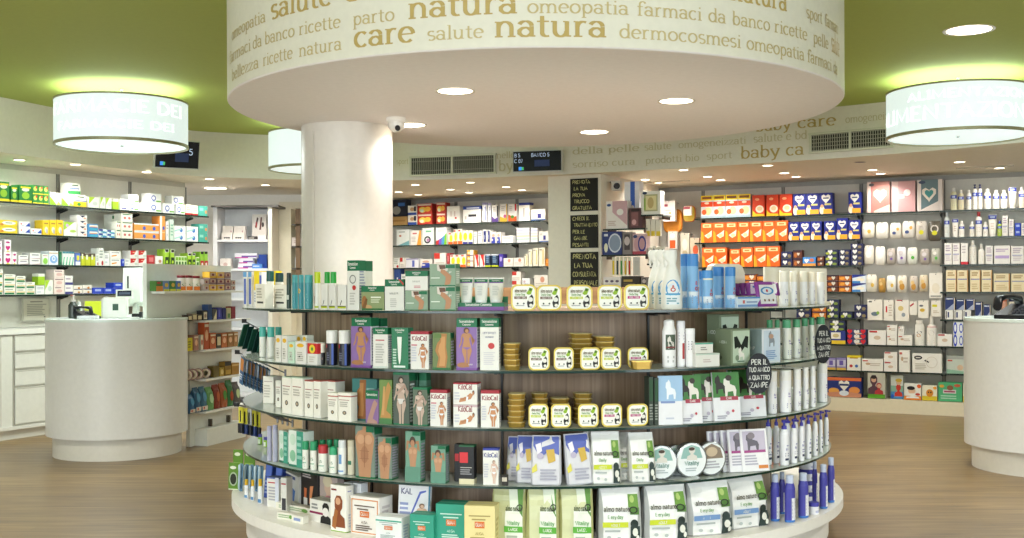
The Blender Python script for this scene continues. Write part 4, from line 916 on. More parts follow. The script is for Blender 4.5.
a = theta(823, 1.64); dep = GC.y - 1.64 * math.cos(a)
chalk_sign(gloc(a, 1.64, zat(823, 344, dep)), a * .72, .07, .095, R_, 'round chalkboard sign seen slantwise at the shelf end beside the green capped bottles')
# ---- third shelf: white cartons with oval crest, slimming cartons
CR = [('e', .5, .3, .16, .07, '#5a5650'), ('e', .5, .3, .08, .04, '#b9a58a'), ('r', .1, .74, .9, .76, '#a05a5a'), ('l', .15, .5, .85, .7, 3, '#bdb8ae')]
for i, (x0, x1, yt, dp, t) in enumerate([(261.5, 274, 376.5, 5.82, -.55), (274.5, 281, 380.5, 5.62, -.5)]):
    gbox(3, x0, x1, yt, .07, '#efece2', 'white crested carton on the third display shelf, %s from the hooks' % ordn[i], CR if i else [('r', .1, .8, .9, .82, '#a08a8a'), ('l', .1, .2, .8, .7, 5, '#c8c4ba')], dep=dp, turn=t)
for i, (x0, x1, yt, rf) in enumerate([(281.5, 291, 377, 1.58), (291.5, 302, 377.5, 1.58), (304, 312.5, 380.5, 1.575), (313, 320, 380.5, 1.575), (320.5, 335, 380.5, 1.53)]):
    gbox(3, x0, x1, yt, .06, '#f1eee4', 'white crested carton in the row on the third display shelf, %s after the bent pair' % ordn[i], CR, [(.97, 1, '#c4d8c4' if i < 2 else '#b05a50')], rf=rf)
for i, (x0, x1) in enumerate([(327, 337), (337.6, 350.5)]):
    gbox(3, x0, x1, 393, .045, '#f1eee4', 'short white crested carton, third display shelf, %s' % ['second from the teal body carton', 'next to the teal body carton'][i], CR, [(.86, .9, '#b05a50')], rf=1.6)
gbox(3, 351.5, 377, 379, .05, '#3f7a78', 'teal carton with a bronze body seen from the side on the third display shelf', [('f', 'hip', .12, .04, .62, .98, BRZ), ('f', 'hip', .2, .1, .5, .9, '#b98350'), ('l', .6, .4, .95, .8, 5, '#8fbab4')], (), SIDE, rf=1.53)
gbox(3, 365, 378, 390.5, .04, '#8a6a9a', 'short purple carton with green head before the teal body carton', [('r', 0, .74, 1, 1, GRN), ('t', .5, .84, .05, 'Somatoline', W, .84), ('f', 'thigh', .1, 0, .95, .72, '#b08a80')], (), SIDE, rf=1.595)
gbox(3, 378.5, 391.5, 380, .05, '#6f8a4c', 'green carton with a bronze bent leg on the third display shelf', [('f', 'thigh', .1, .14, .95, .96, '#b98a50'), ('p', [(.2, .2), (.35, .85), (.5, .85), (.4, .2)], '#c99a62'), ('r', 0, 0, 1, .12, '#4a7a4a')], [(.0, .1, '#3a6a44')], SIDE, rf=1.59)
for i, (x0, x1) in enumerate([(410, 417.5), (418.5, 426)]):
    gbox(3, x0, x1, 372 + .5 * i, .05, '#5a8a74', 'tall green headed carton behind the embracing couple carton, %s from it' % ordn[i], [('l', .1, .2, .9, .7, 6, '#c9d8d0')], som_head(.84), rf=1.50)
gbox(3, 392.5, 409, 372.5, .06, '#4f5a50', 'tall dark carton with a pale embracing body on the third display shelf', [*lady(.02, .02, .98, .92, '#c0a898', '#3a2a22'), ('p', [(.2, .72), (.74, .6), (.76, .66), (.24, .79)], '#d0b8a8'), ('p', [(.8, .72), (.26, .56), (.24, .62), (.76, .79)], '#b09484'), ('p', [(.3, .5), (.7, .5), (.6, .4), (.42, .4)], '#d8d4d0')], [(.95, 1, GRN), (0, .03, GRN)], [('r', 0, .84, 1, .98, GRN), ('l', .1, .05, .9, .8, 12, '#c9d0cc')], rf=1.59)
gbox(3, 412, 427, 387.5, .05, '#5a6a58', 'shorter dark carton with a pale crossed body on the third display shelf', [*lady(.02, .02, .98, .92, '#c0a898', '#3a2a22'), ('p', [(.2, .72), (.74, .6), (.76, .66), (.24, .79)], '#d0b8a8'), ('p', [(.8, .72), (.26, .56), (.24, .62), (.76, .79)], '#b09484'), ('p', [(.3, .5), (.7, .5), (.6, .4), (.42, .4)], '#d8d4d0')], [(.94, 1, GRN), (0, .04, GRN)], [('r', 0, .84, 1, .98, GRN), ('l', .1, .05, .9, .8, 9, '#c9d0cc')], rf=1.595)
gbox(3, 429.5, 446.5, 390, .05, W, 'white slimming carton with dark red lid beside the crossed body carton', KIL('woman'), [(.91, 1, '#a02433')], SIDE, top='#a02433')
KL2 = [('t', .5, .7, .17, 'KiloCal', '#8a2a35', .6), ('p', [(.24, .1), (.52, .16), (.62, .34), (.3, .3)], SKIN), ('p', [(.3, .24), (.5, .36), (.62, .34), (.4, .18)], '#b47c54'), ('p', [(.54, .2), (.74, .26), (.84, .46), (.72, .54), (.56, .38)], SKIN), ('p', [(.54, .2), (.62, .22), (.64, .36), (.56, .38)], '#e8ecf4'), ('e', .85, .56, .05, .1, '#6a4a38'), ('e', .84, .52, .035, .08, SKIN), ('l', .06, .2, .3, .6, 3, '#c8c8d2')]
gbox(3, 452.5, 477, 405, .07, W, 'lower of two stacked wide white slimming cartons', KL2, [(.9, 1, '#c9b0b4')], SIDE)
gbox(3, 452.5, 477, 383, .07, W, 'upper of two stacked wide white slimming cartons with dark red edge', KL2, [(.93, 1, '#a02433')], SIDE, ybot=404.7, top='#a02433')
gbox(3, 480, 499, 390.5, .05, W, 'white slimming carton with dark red lid beside the foil tray stacks', [('t', .5, .74, .08, 'KiloCal', '#8a2a35', .9), *lady(.36, .03, .98, .68, SKIN, '#6a4a38', '#e8ecf4'), ('l', .08, .2, .34, .6, 6, '#c8c8d2')], [(.91, 1, '#a02433')], SIDE, top='#a02433')
# ---- leaflets and sample packs
for i, (x0, x1) in enumerate([(648.5, 653), (654, 658.2)]):
    gbox(3, x0, x1, 377 + i, .05, '#2f3a30', 'dark narrow pack standing edge on beside the pink banded tub, %s from it' % ordn[i], [('r', .1, .5, .9, .95, '#1f4a2a'), ('l', .1, .1, .9, .45, 6, '#8a9088')])
def leaflet(x0, x1, yt, rf, lab, kind, turn=-.25, rx=-.13):
    if kind: D = [('r', 0, .48, 1, 1, '#3f7a3a'), ('f', 'dog', .08, .56, .5, .95, '#2a2622'), ('f', 'dog', .4, .5, .9, .92, '#e4e0d8'), ('e', .6, .88, .12, .06, '#3a302a'), ('r', .25, .42, .92, .5, '#a83a50'), ('t', .58, .44, .03, 'CARE', W, .5), ('e', .7, .2, .05, .03, '#c04050'), ('e', .5, .16, .07, .04, '#b9b0c4'), ('l', .1, .04, .5, .12, 2, '#9a98a8')]
    else: D = [('r', 0, .48, 1, 1, '#9fc0e0'), ('f', 'dog', .3, .52, .75, .92, '#e8eef6'), ('l', .1, .42, .9, .5, 1, '#7f93c4'), ('l', .3, .1, .7, .16, 1, '#c4c8d8')]
    return gbox(3, x0, x1, yt, .012, '#e6e6ec', 'upright sample pack, third display shelf, ' + lab, D, rf=rf, name='sample_pack', cat='sample pack', turn=turn, rx=rx)
leaflet(659, 682, 376, 1.60, 'pale blue with a white animal', 0, -.2, -.05)
for i, (x0, x1, yt) in enumerate([(681, 702, 375.5), (697, 719, 374), (716, 739, 372.5), (740, 763, 374)]):
    leaflet(x0, x1, yt, 1.565 + (.037 if i in (0, 2) else 0), 'green dog photo, ' + ['next to the pale blue one', 'second from the pale blue one', 'third from the pale blue one', 'under the round chalkboard'][i], 1, -.15 - .05 * i, -.12)
for i in range(2):
    leaflet(733 + 4 * i, 752 + 4 * i, 370 + i, 1.52 + .022 * i, ['dark backed, rearmost behind the chalkboard', 'dark backed, second from back behind the chalkboard'][i], 1, -.4)
for i, (x0, x1, yt, rf) in enumerate([(766, 777, 371, 1.56), (778.5, 791.5, 370, 1.585), (792.5, 801, 369, 1.59), (801.6, 808.5, 367.5, 1.59), (809, 815.5, 366, 1.595), (816, 827.5, 363.5, 1.60)]):
    gbot(3, x0, x1, yt, '#faf9fc', '#f8f6f2', 'plain white bottle on the third display shelf, %s from the round chalkboard' % ordn[i], .24, PT, .8, .97, rf=rf, group='plain white bottles of the third shelf')
# ---- lowest glass shelf
for i, (x0, x1) in enumerate([(278.5, 287.5), (288, 303)]):
    gbox(4, x0, x1, 431.5 - i * .5, .06, '#dfeae2', 'pale carton with green wave beside the lilac can, %s' % ['half hidden', 'in front'][i], [('r', .55 if i else .5, 0, 1, 1, '#3f9a84'), ('e', .3, .75, .2, .16, '#c8e0d0'), ('e', .3, .3, .2, .16, '#8ac0a0'), ('l', .6, .2, .95, .9, 4, '#8fc8b8')], [(0, .06, '#2f7a64')], rf=1.56 + i * .02)
for i, (x0, x1) in enumerate([(266.5, 271.5), (272, 277.3)]):
    gbot(4, x0, x1, 426 - i, '#b4b4cc', '#a9a8c4', 'slim lilac grey can beside the wave cartons, %s' % ['outer', 'inner'][i], .12, [('l', .2, .2, .8, .8, 4, '#8a86b4')], 1, .95, rf=1.60 if i == 0 else 1.585, name='spray_can', cat='spray can')
LS = [('t', .5, .5, .09, 'LS', '#2f7a5a', .5), ('r', .2, .3, .8, .36, '#9ac0ae'), ('l', .2, .1, .8, .25, 2, '#b0c4ba')]
for i, (x0, x1, yt, cap) in enumerate([(301.5, 308.5, 441, '#2f9a6a'), (309.5, 316.5, 441.5, '#2f9a6a'), (317.5, 327.5, 445, '#b8343a'), (328.5, 337, 446.5, '#3aa878')]):
    gbot(4, x0, x1, yt, '#eeeee6', cap, ['white bottle with green cap beside the wave cartons, outer', 'white bottle with green cap beside the wave cartons, inner', 'white bottle with red cap among green capped ones', 'roll on bottle with green dome cap beside the clear capped bottle'][i], .3, LS, .9, .97, rf=1.585, kind='dome' if i == 3 else 'cap')
for i, (x0, x1) in enumerate([(305, 311), (312, 318), (319, 325), (326, 332), (333, 339)]):
    gbot(4, x0, x1, 440.5 - .3 * i, '#e6e8de', '#2f9a6a', 'green capped bottle in the back row of the lowest shelf, %s from the wave cartons' % ordn[i], .26, (), .9, .97, rf=1.50, group='green capped bottles in the back row')
gbot(4, 337.5, 346, 440, '#eef0ee', '#dfe4e6', 'white bottle with clear cap and blue mark on the lowest glass shelf', .22, [('r', .35, .4, .65, .75, '#6a9ad0'), ('r', .2, .1, .8, .16, '#7fa4d4')], 1, .9, rf=1.585)
gbot(4, 346.8, 354.5, 440, '#ddd6be', '#d5ccb2', 'beige bottle with small green label beside the large male torso carton', .18, [('r', .3, .36, .7, .5, '#2f7a5a')], .9, .97, rf=1.57)
MT = [('f', 'torso', -.0, .02, 1, .96, '#b98a68'), ('e', .3, .72, .2, .09, '#c99c7a'), ('e', .7, .72, .2, .09, '#c99c7a'), ('e', .5, .44, .2, .16, '#a8785a'), ('r', .49, .2, .51, .8, '#8a5e44'), ('r', .25, .5, .75, .51, '#94684c'), ('r', .25, .36, .75, .37, '#94684c'), ('r', .6, .86, 1, .98, '#1f6b4a')]
MS = [('r', 0, .82, 1, .98, GRN), ('l', .1, .06, .9, .78, 12, '#a9a8b8')]
gbox(4, 354.5, 374, 424.5, .06, '#7a8a80', 'large carton filled with a bare male torso on the lowest glass shelf', MT, [(0, .03, GRN)], MS, rf=1.595)
gbox(4, 377, 391, 437, .06, '#7a8a80', 'shorter carton with a bare male torso on the lowest glass shelf', MT, [(0, .03, GRN)], MS, rf=1.59)
MAN = [('f', 'torso', .2, .3, .8, .72, '#b98a68'), ('p', [(.22, .66), (.04, .6), (.1, .82), (.4, .8), (.4, .76), (.2, .75)], '#a87a58'), ('p', [(.78, .66), (.96, .6), (.9, .82), (.6, .8), (.6, .76), (.8, .75)], '#a87a58'), ('e', .36, .6, .12, .05, '#c89a78'), ('e', .64, .6, .12, .05, '#c89a78'), ('e', .5, .8, .2, .1, '#4a382c'), ('e', .5, .76, .14, .07, '#b08060'), ('r', 0, 0, 1, .3, '#5f8f7c'), ('r', .5, .92, 1, 1, GRN)]
gbox(4, 404.5, 420, 431.5, .05, '#6f9a86', 'tall teal carton with a man raising his arms on the lowest glass shelf', MAN, [(0, .03, GRN)], MS, rf=1.59)
gbox(4, 430, 445, 446, .05, '#6f9a86', 'shorter teal carton with a dark haired bare man on the lowest glass shelf', MAN, [(0, .03, GRN)], MS, rf=1.59)
gbox(4, 453.5, 460, 444.5, .05, '#15161a', 'black carton with red square tucked behind its twin', [('r', .1, .55, .7, .75, '#c02a30')], rf=1.53)
gbox(4, 458, 473.5, 445.5, .05, '#17181c', 'black carton with red square and cream foot on the lowest glass shelf', [('r', .05, .55, .6, .82, '#d03038'), ('r', .1, .42, .85, .44, '#b8b4b0'), ('l', .1, .24, .9, .4, 3, '#8a8a90')], [(0, .14, '#d8cfae'), (.96, 1, '#1f5a3a')], rf=1.59)
gbox(4, 482, 498, 448.5, .04, W, 'white slimming carton with navy top line beside the foil bags', [('t', .5, .76, .08, 'KiloCal', '#33368a', .9), *lady(.44, .04, .98, .68, '#d8b8a8', '#8a6a58', '#f2f2f8'), ('l', .08, .2, .4, .6, 6, '#c8c8d2')], [(.94, 1, '#3a46a0')], SIDE, rf=1.59)
gbox(4, 500.5, 507, 475.5, .03, '#2a2622', 'tiny dark box in front of the foil bags', [('r', .1, .4, .9, .8, '#c8c0b0')], rf=1.60)
def gbag(s, x0, x1, yt, d, col, lab, dec, side=None, rf=1.585, lean=0, flop=0, turn=0, zb=None, fold=.14, cat='bag', name='pet_food_bag', rz2=0):
    a, w, h, z = gp(s, x0, x1, yt, rf, zb); w *= .95
    o = bag_mb(w, d, h, col, dec, side, fold, lean, flop).obj(name, None, gloc(a, rf - d / 2 - .002, z + .001), a + turn, 0, rz2)
    return tag(o, lab, cat)
BLU = [('p', [(.02, .98), (.98, .98), (.98, .62), (.6, .7), (.3, .55), (.02, .8)], '#5a68b4'), ('p', [(.1, .82), (.3, .86), (.36, .7), (.2, .62)], '#e8e4f0'), ('p', [(.5, .72), (.8, .74), (.85, .5), (.6, .45)], '#c9a84a'), ('e', .3, .6, .12, .06, '#b8b0c8'), ('p', [(.0, .35), (.16, .45), (.2, .3), (.02, .25)], '#d8cf5a'), ('l', .3, .1, .9, .35, 4, '#a9a8b8')]
for i, (x0, x1, yt, rf) in enumerate([(505.5, 524, 438, 1.49), (515, 535, 437, 1.54), (530, 561.5, 437, 1.595)]):
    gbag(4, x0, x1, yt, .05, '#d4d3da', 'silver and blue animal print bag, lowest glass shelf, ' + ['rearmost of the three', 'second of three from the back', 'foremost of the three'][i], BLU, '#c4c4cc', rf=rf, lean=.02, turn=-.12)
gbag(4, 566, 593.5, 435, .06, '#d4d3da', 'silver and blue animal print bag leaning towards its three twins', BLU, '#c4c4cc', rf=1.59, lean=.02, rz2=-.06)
def ALM(band, tx): return [('r', .7, .62, .96, .84, '#6a9440'), ('r', .74, .5, .97, .62, '#4f7a30'), ('e', .8, .76, .06, .06, '#a8c070'), ('r', .74, .02, .98, .3, '#2a3a38'), ('e', .84, .34, .1, .08, '#22312e'), ('e', .86, .2, .07, .07, '#dcdcd4'), ('e', .92, .1, .04, .05, '#dcdcd4'), ('o', .82, .58, .11, .06, .3, '#23281c'), ('t', .4, .56, .055, 'almo nature', '#3a3a26', .66), ('t', .36, .44, .04, tx, '#6a9a62', .5), ('r', .04, .29, .68, .38, band), ('t', .36, .31, .03, 'ADULT', W, .3), ('l', .1, .2, .6, .26, 1, '#a9b0b0'), ('e', .2, .12, .05, .03, '#b4bcbc'), ('e', .45, .1, .05, .03, '#b4bcbc')]
for i, (x0, x1, yt, rf) in enumerate([(584, 606, 433, 1.53), (591, 622, 433, 1.59), (619, 634, 434, 1.53), (630, 656.5, 434, 1.59)]):
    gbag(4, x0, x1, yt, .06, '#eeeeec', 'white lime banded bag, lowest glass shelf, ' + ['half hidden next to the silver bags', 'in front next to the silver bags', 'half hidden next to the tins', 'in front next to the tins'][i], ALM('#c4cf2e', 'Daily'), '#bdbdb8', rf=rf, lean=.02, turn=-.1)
# tins
def tin(x0, x1, yt, rf, lab, dec, yb=None):
    a, w, h, z = gp(4, x0, x1, yt, rf); r = h / 2; w = h * .98
    e = empty('pet_food_tin', gloc(a, rf - .03, z + .001), a - .12); tag(e, 'round shallow tin on edge, lowest glass shelf, ' + lab, 'tin', 'round pet food tins')
    n = 28; rx = w / 2
    def ring(k, y): return [(rx * k * math.cos(2 * PI * i / n), y, r + r * k * math.sin(2 * PI * i / n)) for i in range(n)]
    mb = MB(); mb.loft([ring(.92, .045), ring(.97, .04), ring(.97, .004), ring(1, .002), ring(1, -.003), ring(.92, -.003)], mat('#b8bcc0', .25, .7)); mb.obj('can', e)
    mb = MB(); P = ring(.92, -.0034); mb.add(P, [list(range(n))], mat('#e9ecee', .35)); mb.add([(p[0], 0, p[2]) for p in P], [list(range(n))[::-1]], mat('#e9ecee', .35))
    decals(mb, dec, lambda u, v, l: ((u - .5) * w, -.0036 - .0004 * l, v * h), w, h); mb.obj('lid', e)
TD = [('p', [(.15, .55), (.85, .55), (.75, .85), (.5, .93), (.25, .85)], '#8fb6b0'), ('f', 'bust', .34, .5, .68, .88, '#d8d4cc'), ('e', .5, .82, .1, .05, '#4a3a30'), ('t', .5, .36, .08, 'Vitality', '#5a8a80', .7), ('l', .3, .18, .7, .3, 2, '#b0b8bc')]
for a_ in [(656, 671.5, 446.5, 1.585, 'beside the white lime banded bags', TD), (671.5, 688, 446, 1.53, 'half hidden behind the middle one', TD), (682, 706.5, 443.5, 1.59, 'the middle one in front', TD), (704.5, 725, 442.5, 1.585, 'beside the leaning cat booklets', [('p', [(.1, .5), (.9, .5), (.8, .8), (.5, .94), (.2, .8)], '#8a7a6a'), ('e', .5, .7, .2, .14, '#c8b49a'), ('l', .2, .2, .8, .45, 3, '#b0b0b8')])]: tin(*a_)
a = theta(682, 1.59); e = tag(empty('glass_plate', gloc(a, 1.57, ZS[4] + .001)), 'clear shallow plate lying under the tins at the shelf front', 'plate')
CAT = [('r', .08, .5, .92, .95, '#c9c0d4'), ('f', 'dog', .2, .5, .7, .92, '#6a6470'), ('e', .4, .84, .14, .08, '#8a8088'), ('r', .1, .44, .9, .5, '#a94a8a'), ('l', .1, .14, .6, .4, 4, '#b8b4c4'), ('r', .6, .06, .95, .14, '#d8853a')]
e_plate = e
mb = MB(); mb.lathe([(.001, 0), (.06, 0), (.085, .008), (.083, .009), (.06, .003), (.001, .003)], glass('clear plastic', '#e9f0f2', .7, .05), 28, cap=False); mb.obj('dish', e_plate)
for i in range(5):
    gbox(4, 711.5 + 7 * i + (6 if i == 4 else 0), 731 + 7.2 * i + (6 if i == 4 else 0), 431.5 - .5 * i, .012, '#f0eef2', 'white cat picture booklet leaning on the lowest glass shelf, %s from the tins' % ordn[i], CAT, rf=1.48 + .028 * i, name='booklet', cat='booklet', turn=-.35, rx=-.16)
PUM = '#4a46b0'
LAB = [('r', .3, .14, .72, .2, '#333a5a'), ('t', .5, .42, .04, 'BM', '#6a6ab0', .5), ('l', .3, .24, .72, .36, 2, '#9a9ab8'), ('e', .5, .55, .1, .015, '#8a8ac0')]
for i, (x0, x1, yt, rf) in enumerate([(763.5, 771.5, 416.5, 1.53), (772.2, 779, 416, 1.53), (783, 790, 413.5, 1.53), (791.5, 798, 412.5, 1.53), (799.5, 805, 411.5, 1.535)]):
    gbot(4, x0, x1, yt, '#f6f6fc', PUM, 'white pump bottle in the back row of the lowest glass shelf, %s from the booklets' % ordn[i], .2, LAB if i < 2 else (), .8, .5, 'pump', rf, name='pump_bottle', cat='pump bottle', group='white pump bottles, back row')
for i, (x0, x1, yt, rf) in enumerate([(778.5, 788.6, 420, 1.595), (789.2, 797, 419, 1.595), (797.6, 804, 417, 1.595), (804.4, 811, 415, 1.595), (811.3, 817.6, 412.5, 1.595), (817.8, 822.5, 411, 1.595), (823, 828.5, 410, 1.60)]):
    gbot(4, x0, x1, yt, '#f8f8fd', PUM, 'white pump bottle in the front row of the lowest glass shelf, %s from the booklets' % ordn[i], .2, LAB, .8, .5, 'pump', rf, name='pump_bottle', cat='pump bottle', group='white pump bottles, front row')
# ---- white base
gbox(5, 265, 279, 477.5, .06, W, 'white carton with red lines beside the toothbrush packs', [('r', .1, .8, .9, .84, '#c04050'), ('l', .15, .2, .9, .7, 5, '#b0aeb8'), ('r', .7, 0, 1, 1, '#d8dcec')], [(.95, 1, '#6a7ac0')], dep=5.62, turn=-.5)
gbox(5, 279.5, 286, 478, .05, W, 'narrow white carton with dark foot among the base cartons', [('r', .1, .8, .9, .84, '#c04050'), ('r', .2, .05, .9, .4, '#3a3a40')], dep=5.5, turn=-.45)
gbox(5, 284, 299, 473.5, .05, W, 'white carton with a dark blue brush picture on the white base', [('r', .1, .84, .8, .94, '#3a4a8a'), ('p', [(.55, .1), (.72, .15), (.8, .5), (.62, .55)], '#4a7ac0'), ('l', .1, .4, .5, .7, 3, '#b8b4b0')], (), (), rf=1.42)
gbox(5, 300.5, 318, 470.5, .04, '#1e1a1c', 'black carton with orange tool pictures on the white base', [('l', .1, .8, .6, .92, 2, '#b8b0b0'), ('p', [(.2, .1), (.3, .1), (.36, .55), (.2, .55)], '#c86a3a'), ('p', [(.5, .2), (.6, .2), (.75, .65), (.55, .62)], '#d88a5a'), ('r', .18, .1, .4, .32, '#d8d4d0')], rf=1.42)
gbox(5, 319, 337, 474, .04, '#b8a8a4', 'grey carton with a blond woman portrait on the white base', [('r', 0, 0, 1, .3, '#a84a74'), ('f', 'bust', .1, .1, .9, .95, '#d8b8a0'), ('e', .45, .82, .25, .13, '#d8ccae'), ('f', 'bust', .2, .2, .8, .5, '#d896a8')], rf=1.42)
gbox(5, 309, 331, 500.5, .07, W, 'white carton with a black and white face and plum stripe at the base front', [('r', 0, .36, .62, .46, '#8a2a54'), ('f', 'bust', .5, 0, 1.0, .92, '#1a1a1c'), ('e', .75, .52, .14, .2, '#e8e4e0'), ('l', .1, .55, .45, .85, 2, '#8a8a8a')], (), (), rf=1.52)
for i, (x0, x1, yt, rf, zb, rot) in enumerate([(281, 306, 505.5, 1.485, None, .25), (291, 301, 516, 1.60, None, .1), (278, 290, 513, 1.60, None, .3)]):
    gbox(5, x0, x1, yt, .05 if i == 0 else .035, '#e9e6da', 'flat white box lying on the display base, ' + ['wide with green spots, behind the small ones', 'small with blue end before the wide one', 'slim one outermost at the rim'][i], [('l', .1, .2, .9, .8, 2, '#9ab08a'), ('e', .8, .5, .08, .3, '#6a9a4a')] if i != 1 else [('r', .2, .3, .8, .7, '#8a9ac8')], rf=rf, turn=rot)
for i, (x0, x1) in enumerate([(343, 351), (352, 360)]):
    gbox(5, x0, x1, 483 + .5 * i, .05, '#eceef4', 'white hair colour carton behind the front one with a woman, %s from it' % ordn[i], [('l', .1, .6, .9, .8, 2, '#b8bcd0')], rf=1.52)
gbox(5, 329.5, 345.5, 485.5, .05, '#f2efe8', 'tall white carton with a long haired woman on the display base', [('r', .06, .88, .4, .92, '#7a2a2a'), ('f', 'bust', .1, .1, .95, .78, '#8a4a2c'), ('e', .5, .66, .16, .08, '#d8a684'), ('p', [(.1, .1), (.3, .5), (.5, .45), (.35, .05)], '#a86a3a')], [(0, .02, '#8ab04a')], [('l', .2, .86, .8, .9, 1, '#8a8ab8'), ('l', .3, .1, .7, .4, 5, '#c8c8d4')], rf=1.60)
ORG = lambda c, t='GUAM': [('r', .34, .46, .66, .62, '#d8702a'), ('t', .5, .5, .06, t, W, .26), ('r', .15, .74, .85, .77, c), ('l', .25, .64, .75, .7, 1, c), ('t', .5, .3, .045, 'ALGA', c, .3), ('l', .2, .1, .8, .26, 3, c)]
gbox(5, 349.5, 379, 497, .10, '#f0ebe6', 'large white box with orange border on the display base', [('r', .04, .03, .96, .06, '#d8905a'), ('r', .04, .9, .96, .93, '#d8905a'), ('r', .04, .03, .07, .93, '#d8905a'), ('r', .93, .03, .96, .93, '#d8905a')] + ORG('#6a5a50'), (), [('l', .2, .3, .8, .8, 4, '#d0c8c8')], rf=1.585)
gbox(5, 396, 429, 483.5, .012, '#efeef2', 'white booklet reading KAL standing behind the green boxes', [('t', .26, .78, .075, 'KAL', '#2a2a6a', .4), ('p', [(.4, .42), (.44, .4), (.7, .8), (.86, .84), (.86, .87), (.66, .84)], '#5a6ac0'), ('l', .06, .3, .4, .64, 4, '#9aa4d0'), *lady(.5, 0, 1.0, .62, '#d8b49c', '#8a6a58'), ('r', .95, 0, 1, 1, '#3a7a9a')], rf=1.52, name='booklet', cat='booklet', rx=-.08)
gbox(5, 374.5, 401, 517, .08, '#e9ecec', 'small white box with aqua line beside the orange bordered box', [('r', 0, .8, 1, .86, '#3fa890')] + ORG('#9aa8a8'), (), [('l', .2, .1, .8, .7, 5, '#b8c4d8')], rf=1.64)
gbox(5, 408.5, 433, 515, .08, '#2f9a82', 'small bright green box with an orange patch', ORG('#bfe0d4'), rf=1.64)
gbox(5, 434.5, 466, 504.5, .10, '#2f9a82', 'larger bright green box with an orange patch', ORG('#bfe0d4'), (), [('l', .2, .1, .8, .7, 5, '#8fd0c0')], rf=1.61)
gbox(5, 463, 494.5, 506, .10, '#e6d79a', 'pale yellow box with an orange patch beside the first green bag', ORG('#a8965a'), (), [('l', .2, .1, .8, .7, 5, '#c9b878')], rf=1.645)
GB = lambda b, tx: [('r', .44, .0, .98, .6, '#e6e8de'), ('p', [(.5, .98), (.96, .98), (.98, .55), (.6, .55)], '#dfe6d4'), ('p', [(.78, .98), (.97, .98), (.98, .5), (.86, .6)], '#5a8a3a'), ('t', .7, .6, .06, 'almo nature', '#3a4a20', .5), ('o', .88, .66, .1, .06, .3, '#23281c'), ('t', .7, .36, .045, tx, '#5aa05a', .44), ('r', .42, .22, .98, .33, b), ('t', .7, .25, .035, 'LARGE', W, .3), ('l', .5, .1, .9, .18, 1, '#a9b0a0')]
for i, (x0, x1, rf) in enumerate([(490, 527.5, 1.565), (526, 560.5, 1.60), (559, 595, 1.60)]):
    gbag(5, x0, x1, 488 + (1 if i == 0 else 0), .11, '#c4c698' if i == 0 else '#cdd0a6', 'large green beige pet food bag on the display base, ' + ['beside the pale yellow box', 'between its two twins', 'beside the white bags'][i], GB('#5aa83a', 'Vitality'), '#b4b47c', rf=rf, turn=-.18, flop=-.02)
for i, (x0, x1, b, lb, yt, rf) in enumerate([(600, 643, '#c4cf2e', 'with lime band beside the green beige ones', 486, 1.60), (647, 689, '#c4cf2e', 'with lime band beside a blue banded one', 484, 1.60), (691, 732, '#6f93c4', 'with blue band behind, beside the lime one', 480, 1.60), (732, 767, '#6f93c4', 'with blue band beside the purple bottles', 474.5, 1.585)]):
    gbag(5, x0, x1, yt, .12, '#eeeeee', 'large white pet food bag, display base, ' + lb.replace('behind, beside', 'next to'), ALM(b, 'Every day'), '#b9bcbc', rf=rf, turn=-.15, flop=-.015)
PB = [('r', .36, .06, .8, .62, '#e9e9f2'), ('l', .4, .1, .76, .56, 5, '#8f8fc0')]
for i, (x0, x1, yt, rf, zz) in enumerate([(769, 779.5, 474, 1.58, 0), (777.5, 785, 472, 1.52, 0), (783, 795, 475, 1.645, 0), (796.5, 808.5, 473, 1.645, 0), (811, 817, 461.5, 1.585, 0), (817.8, 827.5, 464.5, 1.645, 0), (826, 834.5, 457.5, 1.645, 0)]):
    gbot(5, x0, x1, yt, '#4a49a8', '#c9d2ea', 'purple blue bottle with pale cap on the white base, %s from the blue banded bags' % ordn[i], .17, PB, .75, .72, rf=rf, foot=(.06, '#3f7ac8'), capr=.6)
for k in range(4):
    a, rc = gcen(806, 1.52); dp = GC.y - rc * math.cos(a); w = 15.5 / F * dp; hh = .056
    z = ZS[5] + .0006 + k * (hh + .001) if k < 4 else 0
    e = empty('cream_jar', gloc(a, rc, z), a); tag(e, 'round white jar with purple lid, display base, ' + ['bottom', 'second from the bottom', 'second from the top', 'top'][k] + ' of the stack', 'jar', 'stacked white jars')
    mb = MB(); mb.lathe([(w * .47, 0), (w * .5, .004), (w * .5, hh * .66)], mat('#eeeef4', .3), 24); decals(mb, [('r', .2, .2, .8, .5, '#b9bcd8'), ('r', .3, .1, .7, .18, '#44486a')], cyl_fn([(w * .5, 0), (w * .5, hh * .7)], 1), w, hh * .7, 1); mb.obj('body', e)
    mb = MB(); mb.lathe([(w * .51, hh * .64), (w * .51, hh * .97), (w * .48, hh)], mat('#4a49a8', .35), 24); mb.obj('lid', e)
a, rc = gcen(812.5, 1.63); e = tag(empty('cream_jar', gloc(a, rc, ZS[5] + .0006), a), 'single small white jar with purple lid between the purple bottles', 'jar')
mb = MB(); mb.lathe([(.024, 0), (.026, .004), (.026, .04)], mat('#eeeef4', .3), 24); decals(mb, [('r', .2, .2, .8, .5, '#b9bcd8')], cyl_fn([(.026, 0), (.026, .04)], 1), .05, .04, 1); mb.obj('body', e)
mb = MB(); mb.lathe([(.027, .038), (.027, .055), (.025, .057)], mat('#4a49a8', .35), 24); mb.obj('lid', e)
